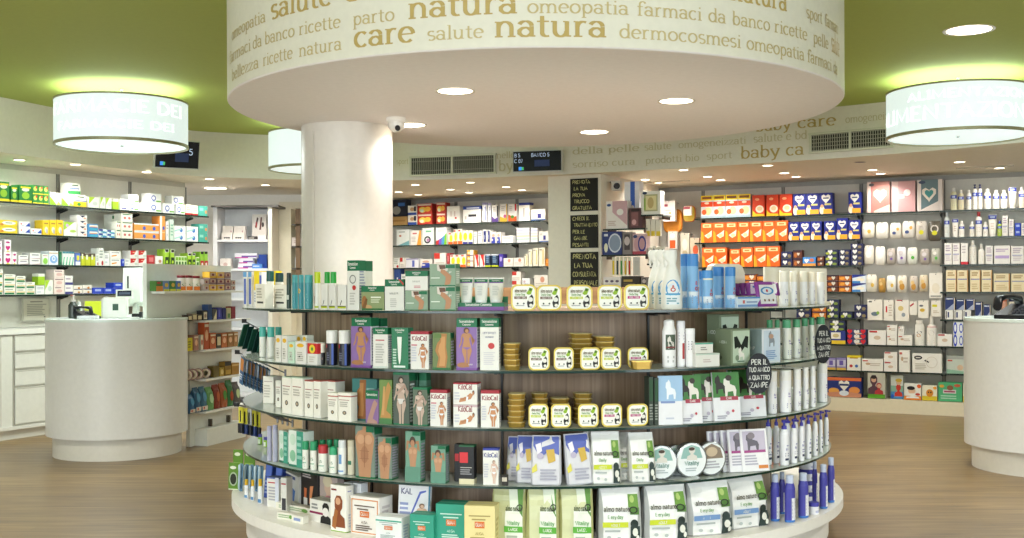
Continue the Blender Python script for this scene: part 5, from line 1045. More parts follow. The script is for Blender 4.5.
# ---- hooks at the column end of the display
steel = mat('#8a8c90', .3, .7)
def P3(px, py, dep): return Vector(((px - PX) / F * dep, dep, zat(px, py, dep)))
def hook(px0, py0, px1, py1, dep, label, tip='#1c1c20', d1=.12):
    a, b = P3(px0, py0, dep), P3(px1, py1, dep - d1)
    e = tag(empty('display_hook', a), label, 'hook', 'hooks of the round display'); d = b - a
    mb = MB(); mb.bar((0, 0, 0), d, .0035, steel); mb.bar((0, 0, -.02), (0, 0, .02), .006, steel); mb.obj('rod', e)
    mb = MB(); mb.box(d, (.028, .006, .022), tip, -.4); mb.obj('price_tip', e); return a, d
a, d = hook(276, 338, 244, 321, 6.22, 'display hook with a black tip holding dark green toothbrush cards')
for i in range(5):
    t = .35 + .14 * i; p = a + d * t
    mb = MB(); mb.box((0, 0, -.075), (.006, .045, .13), '#14403a' if i % 2 else '#1f5a48', 0); mb.box((-.0035, 0, -.05), (.001, .03, .05), '#c8c020' if i == 3 else '#2f8a6a')
    tag(mb.obj('toothbrush_card', None, p, -.5, 0, .35), 'dark green toothbrush card on the upper hook, %s from its tip' % ordn[4 - i], 'blister card', 'dark green toothbrush cards')
a, d = hook(285, 373, 237, 352, 6.2, 'display hook holding the fan of blue and orange cards')
for i in range(8):
    t = .40 + .075 * i; p = a + d * t
    mb = carton_mb(.055, .0035, .15, '#2f5f86', (), [('r', .05, .5, .95, .95, '#b8763a' if i % 3 else '#dfe3ea'), ('r', .1, .1, .9, .45, '#2a4a7a'), ('l', .15, .15, .85, .4, 3, '#c8d4e0')])
    tag(mb.obj('blister_card', None, p - Vector((0, 0, .165)), -1.0, 0, .22), 'blue and orange blister card fanned on the middle hook, %s from its tip' % ordn[7 - i], 'blister card', 'blue and orange cards on the middle hook')
a, d = hook(275, 414, 236, 404.5, 6.12, 'display hook holding yellow and black brush packs')
for i in range(5):
    t = .45 + .11 * i; p = a + d * t
    e = tag(empty('brush_pack', p - Vector((0, 0, .006)), -.7), 'yellow brush pack with dark head on the lower hook, %s from its tip' % ordn[4 - i], 'brush pack', 'yellow brush packs')
    mb = MB(); mb.box((0, 0, -.045), (.036, .004, .085), '#d8d048' if i != 2 else '#c9ccd2'); mb.box((0, -.003, -.05), (.008, .003, .06), '#2a2a2a'); mb.obj('card', e)
    mb = MB(); mb.box((0, 0, -.115), (.036, .022, .05), '#1c1f2a' if i % 2 == 0 else '#2b3f7a', cham=.006); mb.obj('blister', e)
for i in range(4):
    a, d = hook(292 - i * 5, 423 - 1.2 * i, 268 - i * 5, 410 - 1.2 * i, 5.95 + .05 * i, 'bare dark display hook above the lilac cans, %s from the wave cartons' % ordn[i])
for i in range(2):
    x, y, w, h, z = gfree(4, 257 + 5.5 * i, 262 + 5.5 * i, 434 + 3 * i, 6.05 - .1 * i)
    tag(bottle('travel_tube', w, h, '#8fc030', '#4a4a9a', .3, [('r', .3, .1, .7, .7, '#dfe8d0')], .6, .9, None, (x, y, z + .0006), -.6), 'small lime tube with violet top at the shelf end, %s' % ['outer', 'inner'][i], 'tube')
# blister packs on the white base
for i, (x0, x1, y0, y1, dep) in enumerate([(232, 242, 450, 487, 6.42), (243, 254, 450, 488, 6.36), (227.5, 238, 463, 499, 6.1)]):
    x = ((x0 + x1) / 2 - PX) / F * dep; w = (x1 - x0) / F * dep; z = .2; h = zat(x0, y0, dep) - z
    mb = carton_mb(w * 1.15, .006, h, '#5f8a2c', (), [('e', .45, .82, .3, .06, '#e6ead8'), ('r', .05, .0, .95, .04, '#d8e0c0'), ('e', .5, .4, .4, .26, '#a8b89a'), ('e', .5, .4, .3, .2, '#2a3020')] if i == 2 else [('e', .45, .85, .3, .06, '#dfe6cc'), ('l', .1, .2, .9, .6, 4, '#8fb050')])
    tag(mb.obj('green_blister_card', None, (x, dep, z + .001), -.35, -.04), 'green blister card at the end of the white base, ' + ['outer one behind', 'inner one behind', 'foremost with a curved dark brush'][i], 'blister card')
for i, (x0, dep) in enumerate([(238, 6.06), (243.5, 6.12), (248.5, 6.10), (253.5, 6.05), (258, 6.0)]):
    x = (x0 + 2 - PX) / F * dep; z = .2; h = zat(x0, 464 + i * .5, dep) - z
    e = tag(empty('toothbrush_pack', (x, dep, z + .001), -.8, -.05), 'clear blue toothbrush pack in the row on the white base, %s from the green card' % ordn[i], 'toothbrush pack', 'blue toothbrush packs')
    mb = MB(); mb.box((0, 0, h / 2), (.03, .004, h), '#6f94b0'); mb.box((0, -.003, h * .3), (.022, .002, h * .4), '#4a6a86'); mb.obj('card', e)
    mb = MB(); mb.loft([[(.009 * k * math.cos(t * PI / 4), -.012 + .009 * k * math.sin(t * PI / 4), v * h) for t in range(8)] for k, v in [(.4, .05), (.8, .15), (.8, .75), (1, .8), (1, .95), (.4, .98)]], mat('#b9d0dc', .15)); mb.obj('blister', e)
for i, (x0, x1, yt, dep) in enumerate([(243, 248.5, 479.5, 5.86), (249.5, 254.5, 480, 5.8), (256.5, 262.5, 479, 5.72)]):
    x, y, w, h, z = gfree(5, x0, x1, yt, dep)
    tag(bottle('toothpaste_bottle', w, h, '#e9ebef', '#e6b82a', .28, [('r', .2, .05, .8, .25, '#4f86b8'), ('l', .2, .4, .8, .8, 3, '#b9c4d4')], .6, .6, .6, (x, y, z + .0006), -.6), 'white bottle with yellow nozzle before the toothbrush packs, %s from the base rim' % ordn[i], 'bottle', 'white bottles with yellow nozzles')
for i, (x0, x1) in enumerate([(262, 270), (272, 280)]):
    gbox(5, x0, x1, 462.5 + 3 * i, .03, '#2f4a9a', 'dark blue carton leaning behind the white base cartons, %s' % ['outer', 'inner'][i], [('r', .1, .6, .9, .9, '#5a74c8'), ('l', .1, .1, .9, .5, 4, '#8a9ad0')], dep=5.86 - .1 * i, turn=-.5, rx=-.12)
# ================================================================== wall shelving
LL = [EYE + v for v in (.735, .462, .196, -.067)]
ML = [EYE + v for v in (.76, .503, .22, -.06)]
RL = [EYE + v for v in (.722, .455, .185, -.085, -.358, -.625, -.893)]
shelf_m = glass('wall shelf glass', '#e3ebe7', .78, .05); shelf_edge = mat('#27332e', .25)
panel_m = mat('#dfdad0', .5); panel_l = mat('#e8e5d8', .5)
def unit(line, s0, s1, levels, label, pm, ztop=2.36, dep=.30, gaps=(.30,), zbot=.14, name='wall_shelving', group=None, pegs=()):
    o = line.at(s0, .335); e = empty(name, (o.x, o.y, 0), line.rz); tag(e, label, 'wall shelving', group)
    w = s1 - s0
    mb = MB(); mb.box((w / 2, -.004, (zbot + ztop) / 2), (w - .006, .008, ztop - zbot), pm)
    for z in gaps: mb.box((w / 2, -.0085, ztop - z), (w - .006, .002, .006), mat('#6f6b64', .6))
    mb.obj('back_panel', e)
    for x in (.012, w - .012):
        mb = MB(); mb.box((x, -.012, (zbot + ztop) / 2), (.012, .012, ztop - zbot), mat('#8f8b84', .4)); mb.obj('upright', e)
    for z in levels:
        mb = MB(); mb.box((w / 2, -.022 - dep / 2, z - .008), (w - .004, dep, .015), shelf_m); mb.box((w / 2, -.022 - dep - .0015, z - .008), (w - .004, .003, .016), shelf_edge); sh = mb.obj('shelf', e)
        for x in (.02, w - .02):
            mb = MB(); mb.prism([(-.0, 0), (-.16, 0), (-.16, -.012), (-.0, -.035)], 0, .006, dark)
            # bracket: a thin tapering plate below the shelf
            v = [( .003, y, z - .016 + q) for y, q in ((-.018, 0), (-.12, 0), (-.12, -.010), (-.018, -.035))]
            mb = MB(); mb.add([(x - .004, p[1], p[2]) for p in v] + [(x + .004, p[1], p[2]) for p in v], [[0, 1, 2, 3], [7, 6, 5, 4], [0, 4, 5, 1], [1, 5, 6, 2], [2, 6, 7, 3], [3, 7, 4, 0]], dark); mb.obj('bracket', sh)
    for x0, z in pegs:
        mb = MB(); mb.bar((x0, -.01, z), (x0, -.27, z), .003, steel, 6); mb.bar((x0, -.27, z), (x0, -.272, z + .014), .003, steel, 6); mb.obj('peg', e)
    return e
Lb = [LWB.hit(p) for p in (-75, 57, 129)] + [LF.hit(210)]
for i in range(3): unit(LF, Lb[i], Lb[i + 1], LL, 'grey wall shelving bay behind the white counter, %s from the drawers' % ordn[i], panel_l, zbot=.95, group='counter wall bays')
Mb = [BWB.hit(p) for p in (384, 457, 518, 553)]
for i in range(3): unit(BF, Mb[i], Mb[i + 1], ML, 'grey wall shelving bay in the middle, %s from the column' % ordn[i], panel_m, group='middle wall bays')
Rb = [BWB.hit(p) for p in (656, 704, 784, 862, 944, 1033)]
unit(BF, Rb[0], Rb[1], [RL[3]], 'wall shelving bay with hanging bibs beside the chalkboard pillar', panel_m)
unit(BF, Rb[1], Rb[2], RL, 'wall shelving bay filled with orange cartons', panel_m)
unit(BF, Rb[2], Rb[3], RL, 'wall shelving bay filled with navy cartons and jars', panel_m)
PEG = []
unit(BF, Rb[4], Rb[5], RL, 'wall shelving bay of white lotion bottles above the round counter', panel_m)
unit(BF, Rb[5], Rb[5] + .8, RL, 'wall shelving bay beyond the lotion bottles', panel_m)
mb = MB()
p0, p1 = BF.at(Mb[0] - .3, -.02), BF.at(Rb[5] + 1.5, -.02); q1, q0 = BF.at(Rb[5] + 1.5, .33), BF.at(Mb[0] - .3, .33)
mb.prism([tuple(p) for p in (p0, p1, q1, q0)], 0, .135, mat('#e8dcc0', .5)); struct(mb.obj('baseboard_back'))
# ---- product styles: base colour, print, what it is called, category, bands
def cap_(c, z=.82): return [(z, 1, c)]
HB = [('h', .5, .68, .36, W), ('r', .3, .66, .7, .72, '#2a3570')]
ST = {
 'teag': ('#1f7a34', [('e', .5, .74, .3, .1, '#e6ecd8'), ('e', .5, .4, .3, .2, '#8fc030'), ('r', .1, .82, .9, .9, '#f0d820')], 'green tea carton with yellow foot', 'carton', [(0, .12, '#f0dc20')]),
 'tear': ('#2f8a3a', [('e', .5, .6, .34, .26, '#c8d860'), ('e', .7, .75, .16, .14, '#c83a30'), ('r', 0, 0, 1, .1, '#e8dc30')], 'small green and red tea carton', 'carton', []),
 'whg': ('#eceee4', [('p', [(0, 0), (0, .7), (.45, .2), (.6, 0)], '#8fc030'), ('p', [(.6, 0), (.75, .3), (1, .05), (1, 0)], '#b8d060'), ('e', .6, .7, .2, .1, '#e8c8b8')], 'white carton with green leaf corner', 'carton', []),
 'tealt': ('#e8e8de', [('r', 0, 0, 1, .3, '#3a9a50'), ('r', .1, .45, .9, .55, '#4a6ab0'), ('r', .3, .75, .8, .85, '#3a6a4a')], 'white carton with green foot', 'carton', []),
 'whyl': ('#eeeee2', [('r', .2, .78, .8, .88, '#3a5a3a'), ('r', 0, .46, 1, .54, '#5a6ab8'), ('e', .35, .2, .16, .14, '#2f8a3a')], 'white carton with yellow foot', 'carton', [(0, .42, '#f0cc28')]),
 'whlm': ('#ecf0e4', [('p', [(0, .3), (0, 1), (.6, 1)], '#a8cc30'), ('e', .6, .4, .24, .2, '#c8d0c8')], 'white carton with lime corner', 'carton', []),
 'lime': ('#a0c828', [('r', .1, .8, .9, .95, '#eef0e0')], 'lime carton', 'carton', [(.75, 1, '#eef0e4')]),
 'whbt': ('#eef0f2', [('t', .5, .35, .12, 'ACTI', '#3a3a9a', .8), ('r', .2, .1, .8, .2, '#3a3a9a'), ('e', .3, .7, .15, .1, '#d8c0c8')], 'white carton with violet print', 'carton', []),
 'whe': ('#eef0ee', [('o', .35, .5, .2, .3, .35, '#3a5ab8'), ('r', .55, .1, .95, .25, '#6ab040'), ('l', .2, .1, .5, .2, 1, '#8a9ac8')], 'white carton with blue swirl', 'carton', []),
 'whp': ('#f0f0ec', [('l', .1, .55, .9, .85, 2, '#a8a8b0'), ('r', .1, .2, .6, .35, '#c9d0d8')], 'plain white carton', 'carton', []),
 'crmr': ('#ece4cc', [('l', .1, .4, .9, .8, 2, '#c8b890')], 'cream carton with red foot', 'carton', [(0, .16, '#b8282a')]),
 'teal': ('#4aa898', [('r', .1, .5, .5, .8, '#8fd0c0'), ('e', .8, .4, .12, .2, '#d8905a')], 'teal carton', 'carton', []),
 'ylong': ('#ecd030', [('e', .5, .55, .4, .28, '#f2f2e6'), ('r', .3, .5, .7, .62, '#5a6a50'), ('e', .1, .3, .1, .2, '#d88a30')], 'long yellow carton with white oval', 'carton', []),
 'whtri': ('#f2f2f0', [('p', [(.55, .2), (1, .2), (.95, .9)], '#2f4fb0'), ('e', .2, .6, .08, .12, '#c84a3a'), ('l', .2, .2, .5, .4, 1, '#a8b0c0')], 'white carton with blue triangle', 'carton', []),
 'ybox': ('#ecc828', [('r', .2, .72, .8, .82, '#a88030'), ('e', .5, .35, .25, .2, '#e8ecc8'), ('r', .5, .1, .7, .4, '#a8a0c8')], 'yellow carton', 'carton', []),
 'whgtri': ('#eef2e6', [('p', [(0, .4), (0, 1), (.8, 1)], '#9fcc30'), ('e', .25, .75, .12, .12, '#c8a8d0'), ('e', .7, .35, .25, .1, '#b0d060')], 'white carton with lime triangle', 'carton', []),
 'navy4': ('#ece8e4', [('p', [(.2, .9), (.8, .9), (.5, .5)], '#22244a'), ('e', .75, .4, .16, .2, '#e0a890')], 'white carton with navy wedge', 'carton', []),
 'blor': ('#4a90c8', [('r', .15, .5, .95, .85, '#e8e0d8'), ('r', .2, .5, .9, .62, '#e0905a'), ('r', .2, .1, .9, .3, '#3fb0c8')], 'blue carton with orange strip', 'carton', []),
 'bltl': ('#dfeaee', [('r', 0, .5, .5, 1, '#2f4a9a'), ('e', .6, .3, .4, .2, '#5aa8b8'), ('r', .5, 0, 1, .2, '#3f7ac8')], 'pale blue flat carton', 'carton', []),
 'crm3': ('#eceadc', [('r', .1, .82, .95, .95, '#2f6a3a'), ('e', .3, .45, .12, .16, '#c8706a'), ('e', .7, .45, .12, .16, '#c8706a')], 'cream carton with green edge', 'carton', []),
 'olong': ('#e69a4a', [('r', 0, .82, 1, 1, '#d8e0e8'), ('e', .4, .4, .06, .24, '#3a5ac0'), ('e', .8, .4, .06, .24, '#3a5ac0'), ('r', 0, 0, 1, .08, '#ece8e0')], 'long orange carton with blue dots', 'carton', []),
 'otall': ('#e69a4a', [('r', 0, 0, .4, 1, '#e6e6e2'), ('e', .7, .5, .2, .08, '#3a5ac0'), ('r', .4, .3, 1, .34, '#f0c890')], 'tall orange and white carton', 'carton', []),
 'plg': ('#cfe2d4', [('l', .1, .2, .9, .8, 4, '#8fb8a4')], 'pale green tall carton', 'carton', []),
 'whtl': ('#eef2ee', [('e', .6, .45, .14, .3, '#4a80c8'), ('p', [(0, .4), (.6, .7), (.6, .5), (0, .2)], '#a8d8d0')], 'white carton with aqua swoosh', 'carton', []),
 'mag': ('#f0e8ea', [('h', .5, .32, .34, '#c81a78'), ('e', .5, .78, .3, .08, '#b82a7a'), ('p', [(.2, 0), (.5, .12), (.8, 0)], '#d8d040')], 'white carton with magenta heart', 'carton', []),
 'whgr': ('#eeece8', [('r', .15, .6, .85, .75, '#4a4058'), ('p', [(0, 0), (1, .2), (1, 0)], '#c8a8b0')], 'white carton with dark line', 'carton', []),
 'grw': ('#eaf0e4', [('e', .5, .35, .4, .3, '#8fcc50'), ('r', .1, .8, .9, .88, '#b06a80')], 'white carton with green spot', 'carton', []),
 'blw': ('#e8eef4', [('e', .5, .4, .42, .3, '#8ab0e0'), ('o', .5, .45, .18, .18, .4, '#f4f4f4'), ('r', 0, .8, 1, .9, '#d0b8a0')], 'white carton with blue oval', 'carton', []),
 'grn': ('#1f6a4a', [('r', .2, .2, .8, .8, '#3a8a64')], 'dark green narrow carton', 'carton', []),
 'stripe': ('#e8eee6', [('p', [(.1, 0), (.5, .6), (.8, .6), (.5, 0)], '#4fb08a'), ('r', 0, .86, 1, 1, '#4a8a9a')], 'narrow white carton with green slash', 'carton', []),
 'bly': ('#5a78c8', [('r', .25, .4, .8, .8, '#e6d840'), ('r', 0, 0, 1, .3, '#eceef0')], 'blue carton with yellow patch', 'carton', []),
 'dkly': ('#c8cc28', [('r', .1, .5, .5, .9, '#e8ecd0')], 'yellow carton with dark top', 'carton', [(.74, 1, '#5a4a3a')]),
 'whor': ('#f0eeea', [('p', [(.1, .2), (.6, .35), (.6, .5), (.1, .4)], '#e89a28'), ('l', .1, .7, .9, .85, 1, '#7a7a88')], 'white carton with orange flash', 'carton', []),
 'whre': ('#eeeee8', [('e', .7, .15, .2, .14, '#b82a2a'), ('l', .1, .4, .9, .9, 3, '#a8b0a8')], 'white carton with red spot', 'carton', []),
 'redw': ('#eee8e4', [('p', [(0, .4), (0, 1), (.8, 1), (.5, .5)], '#c8242a'), ('r', .3, .72, .6, .8, '#e8c8a0'), ('e', .75, .3, .2, .16, '#c8d4c8')], 'red and white carton', 'carton', []),
 'redk': ('#b83238', [('r', .1, .1, .9, .2, '#e8b8b0'), ('r', .2, .4, .8, .8, '#d8787a')], 'red carton', 'carton', []),
 'whrd': ('#efeae6', [('r', .1, .0, .9, .15, '#c83a3a'), ('e', .6, .5, .2, .16, '#b88a6a')], 'white carton with red foot line', 'carton', []),
 'gblk': ('#a8d040', [('r', 0, .82, 1, 1, '#eef0e8'), ('r', .1, .84, .9, .98, '#1c241c'), ('r', .05, .05, .95, .55, '#1f3a1c'), ('e', .5, .28, .25, .1, '#b8d840')], 'tall lime and black carton', 'carton', []),
 'gsm': ('#d8e6b8', [('r', .1, .6, .9, .9, '#7ab030'), ('r', .2, .1, .8, .5, '#3a6a2a')], 'small green striped carton', 'carton', []),
 'grred': ('#8fc040', [('r', .1, .84, .9, 1, '#1c241c'), ('r', 0, 0, 1, .42, '#b8203a'), ('e', .5, .2, .25, .1, '#e8e0d0')], 'lime and red carton', 'carton', []),
 'whgf': ('#eceadf', [('r', .04, .04, .9, .3, '#1f7a4a'), ('r', .1, .36, .95, .48, '#e0b850'), ('l', .1, .65, .8, .85, 1, '#8a8a80')], 'white carton with green foot stripe', 'carton', []),
 'pink3': ('#eedcd4', [('l', .1, .7, .9, .9, 1, '#8a6a70'), ('e', .5, .4, .3, .2, '#e0b8b0')], 'pale pink carton', 'carton', []),
 'whbf': ('#eeeae6', [('r', 0, 0, 1, .26, '#4a4a8a'), ('l', .1, .5, .9, .8, 1, '#b8a8b8')], 'white carton with indigo foot', 'carton', []),
 'flat': ('#f0e8de', [('e', .6, .4, .14, .26, '#c8884a'), ('r', 0, 0, 1, .18, '#4a4a6a')], 'flat white carton with amber spot', 'carton', []),
 'blue': ('#2a46c0', [('r', .2, .4, .8, .75, '#a8b8e8')], 'bright blue carton', 'carton', []),
 # middle
 'elec': ('#1f2434', [('r', .5, .6, .9, .8, '#3a6ab0'), ('e', .4, .35, .25, .25, '#8a8a84')], 'dark appliance box with blue patch', 'box', []),
 'tan': ('#b8925a', [('r', .1, .4, .9, .6, '#a07a48')], 'tan cardboard box', 'box', []),
 'whbl': ('#eeeae0', [('r', 0, 0, 1, .26, '#3050a8'), ('e', .5, .6, .25, .2, '#c8a078'), ('r', .7, .4, .95, .9, '#2a2a3a')], 'white carton with blue foot', 'carton', []),
 'redy': ('#b8342a', [('e', .35, .4, .25, .28, '#e8c858'), ('e', .7, .45, .22, .24, '#e8b040'), ('r', .05, .8, .95, .95, '#d8c8b8'), ('e', .3, .3, .14, .16, '#c8d8c0')], 'red carton with golden pictures', 'carton', []),
 'wred': ('#f0ece4', [('e', .7, .3, .08, .06, '#c8302a'), ('r', .3, .4, .36, .7, '#c8a8a0'), ('r', .6, .4, .66, .7, '#c8a8a0')], 'white box with small red mark', 'box', []),
 'wnav': ('#f0ece6', [('r', .3, .35, .75, .5, '#22242c'), ('r', .2, .84, .9, .92, '#c8ccd8'), ('r', .1, .2, .2, .4, '#c8c0b8')], 'white device box with navy lid', 'box', cap_('#2f4a9a', .8)),
 'wvio': ('#ecebf0', [('r', .5, .1, .7, .8, '#5a6ac0'), ('r', 0, .88, 1, 1, '#a8a0c8')], 'white carton with violet spine', 'carton', []),
 'mag1': ('#f0ece8', [('p', [(0, 0), (1, 0), (1, .3), (.5, .18), (0, .34)], '#5a3a8a'), ('r', .8, .3, 1, .95, '#2a2434'), ('l', .2, .6, .7, .9, 3, '#c8c0c0')], 'white box with purple foot', 'box', []),
 'mag2': ('#f0ece8', [('p', [(0, 0), (1, 0), (1, .4), (.6, .2), (0, .3)], '#e0b830'), ('e', .7, .3, .2, .1, '#c85a8a'), ('r', .88, .1, 1, 1, '#d8a820'), ('l', .2, .6, .7, .9, 3, '#c8c0c0')], 'white box with yellow foot', 'box', []),
 'mag3': ('#f0ece8', [('p', [(0, 0), (1, 0), (1, .3), (.6, .24), (0, .4)], '#d8602a'), ('e', .5, .25, .2, .1, '#5aa03a'), ('r', .78, .6, 1, 1, '#b8242a'), ('l', .1, .6, .6, .9, 3, '#c8c0c0')], 'white box with red and green foot', 'box', []),
 'wcap': ('#efeae0', [('r', .4, .2, .55, .7, '#a8a4a0')], 'white box with navy top', 'box', cap_('#2a3a8a', .86)),
 'wdev': ('#ede8de', [('r', .45, .2, .7, .6, '#3a3a8a'), ('r', 0, 0, 1, .1, '#3a6ab8'), ('l', .1, .6, .4, .8, 2, '#a8a098')], 'white device box with blue foot', 'box', []),
 'wteal': ('#e6eae6', [('p', [(.1, 0), (1, .3), (1, 0)], '#7ab0b8'), ('e', .3, .6, .1, .06, '#c87a5a'), ('l', .2, .8, .8, .9, 1, '#8a9a98')], 'pale box with teal wave', 'box', []),
 'worg': ('#f0ece6', [('p', [(.6, 0), (1, 0), (1, 1), (.85, 1)], '#e8a038'), ('r', .2, .75, .6, .85, '#c8706a'), ('l', .1, .2, .6, .6, 4, '#c8c0b8')], 'white box with orange side', 'box', []),
 'wblk': ('#e9eee6', [('o', .45, .3, .3, .22, .4, '#2a2434'), ('e', .5, .28, .14, .1, '#b88ab0'), ('r', .3, .75, .8, .85, '#7ab890')], 'white box with dark ring', 'box', []),
 'rain': ('#efeeea', [('p', [(0, 0), (.25, 0), (.3, .3), (0, .2)], '#c8302a'), ('p', [(.25, 0), (.5, 0), (.58, .42), (.3, .3)], '#7a5ac0'), ('p', [(.5, 0), (.75, 0), (.84, .56), (.58, .42)], '#4a9ac8'), ('p', [(.75, 0), (1, 0), (1, .7), (.84, .56)], '#7ac030'), ('l', .2, .75, .9, .9, 2, '#a8a8b0')], 'white box with rainbow foot', 'box', []),
 'ycir': ('#f0eadc', [('e', .6, .5, .34, .3, '#e8d820'), ('r', 0, 0, 1, .2, '#e06a2a'), ('r', .1, .85, .6, .95, '#c8302a')], 'white carton with yellow disc', 'carton', []),
 'yciv': ('#f0f0e0', [('e', .5, .55, .4, .3, '#e8dc28'), ('r', 0, 0, 1, .14, '#3a3a9a')], 'white carton with yellow disc and blue foot', 'carton', []),
 'navt': ('#ece8e2', [('r', .2, .1, .8, .9, '#26307a'), ('r', .35, .3, .5, .6, '#a8b0d8')], 'white carton with navy front', 'carton', []),
 'face': ('#efe9e2', [('e', .5, .7, .3, .14, '#d8b098'), ('p', [(.1, 0), (.9, 0), (.8, .55), (.2, .55)], '#3a48b0'), ('e', .3, .3, .16, .1, '#e8e0d8')], 'white carton with figure in blue', 'carton', []),
 'lav': ('#e6e6ea', [('r', 0, .8, 1, .86, '#a8b0d0'), ('r', 0, .6, 1, .66, '#d8c8c0'), ('r', 0, .4, 1, .46, '#e0c890'), ('r', 0, .2, 1, .26, '#a8d0c0')], 'wide pale striped carton', 'carton', []),
 'oran3': ('#e8a838', [('r', .5, 0, 1, 1, '#efe8d8'), ('r', 0, 0, 1, .12, '#5a3a8a'), ('e', .3, .5, .2, .24, '#f0e0b0')], 'orange and white small carton', 'carton', []),
 'redl': ('#f0e8e0', [('p', [(.1, 1), (.9, 1), (.8, .6), (1, .2), (.7, 0), (.5, .5)], '#d82a24')], 'white carton with red stroke', 'carton', []),
 'navl': ('#263a58', [('l', .2, .3, .8, .9, 4, '#7a98b8')], 'navy carton with lime foot', 'carton', [(0, .12, '#c8d020'), (.9, 1, '#d8dce4')]),
 'purp': ('#4a3aa0', [('e', .5, .6, .3, .2, '#b8a8e0')], 'purple carton', 'carton', []),
 'whpk': ('#efe9e0', [('e', .6, .7, .16, .2, '#d89a80'), ('l', .1, .2, .9, .5, 2, '#d0c8c0')], 'low white carton with pink mark', 'carton', []),
 'crmt': ('#f0e9d6', [('r', .6, .1, .8, .9, '#e0c878'), ('r', .1, .85, .5, .92, '#a8a090')], 'tall cream carton', 'carton', []),
 'orng': ('#e8902a', [('r', .2, .4, .8, .6, '#f0b060')], 'small orange carton', 'carton', []),
 'whtop': ('#efe8e0', [('r', 0, .6, .5, 1, '#c83a30'), ('l', .1, .1, .9, .4, 2, '#c8c0b8')], 'white carton with red corner', 'carton', []),
 'blut': ('#2f4a8a', [('p', [(.3, .1), (.5, .6), (.7, .6), (.4, .1)], '#d8d8e8'), ('r', 0, 0, 1, .2, '#4a2a5a')], 'tall blue carton', 'carton', []),
 # baby food
 'mult': ('#d8e0e4', [('r', 0, .78, 1, 1, '#f0d420'), ('r', .1, .84, .9, .95, '#7a4a18'), ('r', 0, .5, 1, .72, '#e04a1c'), ('e', .5, .66, .2, .05, '#efe0c8'), ('e', .6, .3, .3, .18, '#f0dca0'), ('e', .28, .26, .2, .12, '#e8602a'), ('r', 0, 0, 1, .1, '#a8c0d0')], 'yellow topped multipack carton', 'carton', []),
 'redb': ('#d8401c', [('e', .6, .34, .34, .18, '#f0e4d0'), ('e', .6, .36, .22, .1, '#e0c498'), ('e', .4, .8, .18, .06, '#f0a878'), ('p', [(0, 0), (1, 0), (1, .1), (.3, .12), (0, .3)], '#e8c020')], 'red orange carton with bowl picture', 'carton', []),
 'oraw': ('#e8641a', [('r', .16, .76, .86, .93, '#f0d8a0'), ('r', .3, .81, .72, .88, '#b87838'), ('p', [(0, 0), (.3, 0), (.2, .5), (0, .6)], '#f0a020'), ('p', [(.3, .35), (.7, .5), (.95, .62), (.9, .3), (.6, .2)], '#f4ead4'), ('e', .66, .34, .18, .09, '#e6cf9a')], 'orange cereal carton with bowl picture', 'carton', []),
 'navyh': ('#1f2a86', [('h', .5, .74, .36, '#f2efe6'), ('r', .28, .72, .72, .78, '#2a3570'), ('e', .2, .2, .2, .2, '#f0e0c8'), ('r', .3, .02, .98, .24, '#e8a42a'), ('r', .4, .42, .9, .5, '#d8cc70'), ('e', .2, .38, .12, .08, '#e0a878')], 'navy carton with white heart', 'carton', []),
 'jarn': ('#262a56', [('h', .35, .55, .2, '#e8e6e0'), ('e', .75, .4, .16, .24, '#8a7a5a'), ('r', .1, .04, .9, .14, '#5a5a48')], 'navy twin pack', 'twin pack', []),
 'jarg': ('#2a3050', [('h', .4, .55, .2, '#e8e6e0'), ('e', .2, .3, .16, .24, '#a8b040'), ('e', .75, .35, .18, .24, '#7a9040')], 'navy and green twin pack', 'twin pack', []),
 'jaro': ('#c87028', [('h', .7, .5, .18, '#e8e0d0'), ('e', .3, .4, .2, .3, '#e89a38'), ('r', 0, .8, 1, 1, '#4a3040')], 'orange twin pack', 'twin pack', []),
 'jarb': ('#6a3a28', [('h', .6, .5, .18, '#d8d0c0'), ('e', .3, .35, .18, .3, '#b86a30'), ('r', 0, .8, 1, 1, '#3a2a3a')], 'brown twin pack', 'twin pack', []),
 'lblu': ('#4a90d8', [('h', .3, .6, .18, '#f0f0f0'), ('e', .7, .65, .18, .2, '#d87a5a'), ('r', 0, 0, 1, .3, '#e09a48')], 'light blue carton with heart', 'carton', []),
 'whbb': ('#dfe6f0', [('p', [(0, .6), (1, .9), (1, 1), (0, 1)], '#24348a'), ('e', .6, .4, .3, .2, '#f0e8d0'), ('r', 0, 0, .6, .25, '#3f86c8')], 'white and blue biscuit pack', 'pack', []),
 'redh': ('#3a3f6a', [('h', .12, .6, .14, '#d82430'), ('h', .85, .6, .14, '#d82430'), ('h', .5, .5, .16, '#e8e4dc'), ('e', .6, .2, .2, .16, '#d8b8a0')], 'carton with red hearts', 'carton', []),
 'navw': ('#2f3a8a', [('r', .1, .4, .7, .9, '#e8e4d8'), ('e', .4, .65, .2, .15, '#c8b888'), ('r', 0, 0, 1, .28, '#e8c430')], 'navy carton with yellow foot', 'carton', []),
 'purc': ('#8a80b8', [('r', .05, .3, .95, .85, '#c8c4d8'), ('r', .3, .4, .7, .8, '#6a5aa8'), ('r', 0, 0, 1, .2, '#d8b050')], 'lilac patterned carton', 'carton', []),
 'yelw': ('#efece0', [('r', .2, .8, .8, .9, '#c8a020'), ('e', .3, .3, .12, .1, '#c83a3a'), ('e', .7, .3, .12, .1, '#3a6ab8')], 'white carton with yellow lid', 'carton', cap_('#e8d030', .86)),
 'whc': ('#f2eee6', [('e', .3, .6, .12, .1, '#c8a88a'), ('l', .4, .4, .9, .7, 2, '#d0c4b8'), ('r', .05, .8, .3, .9, '#c8605a')], 'white baby care carton', 'carton', []),
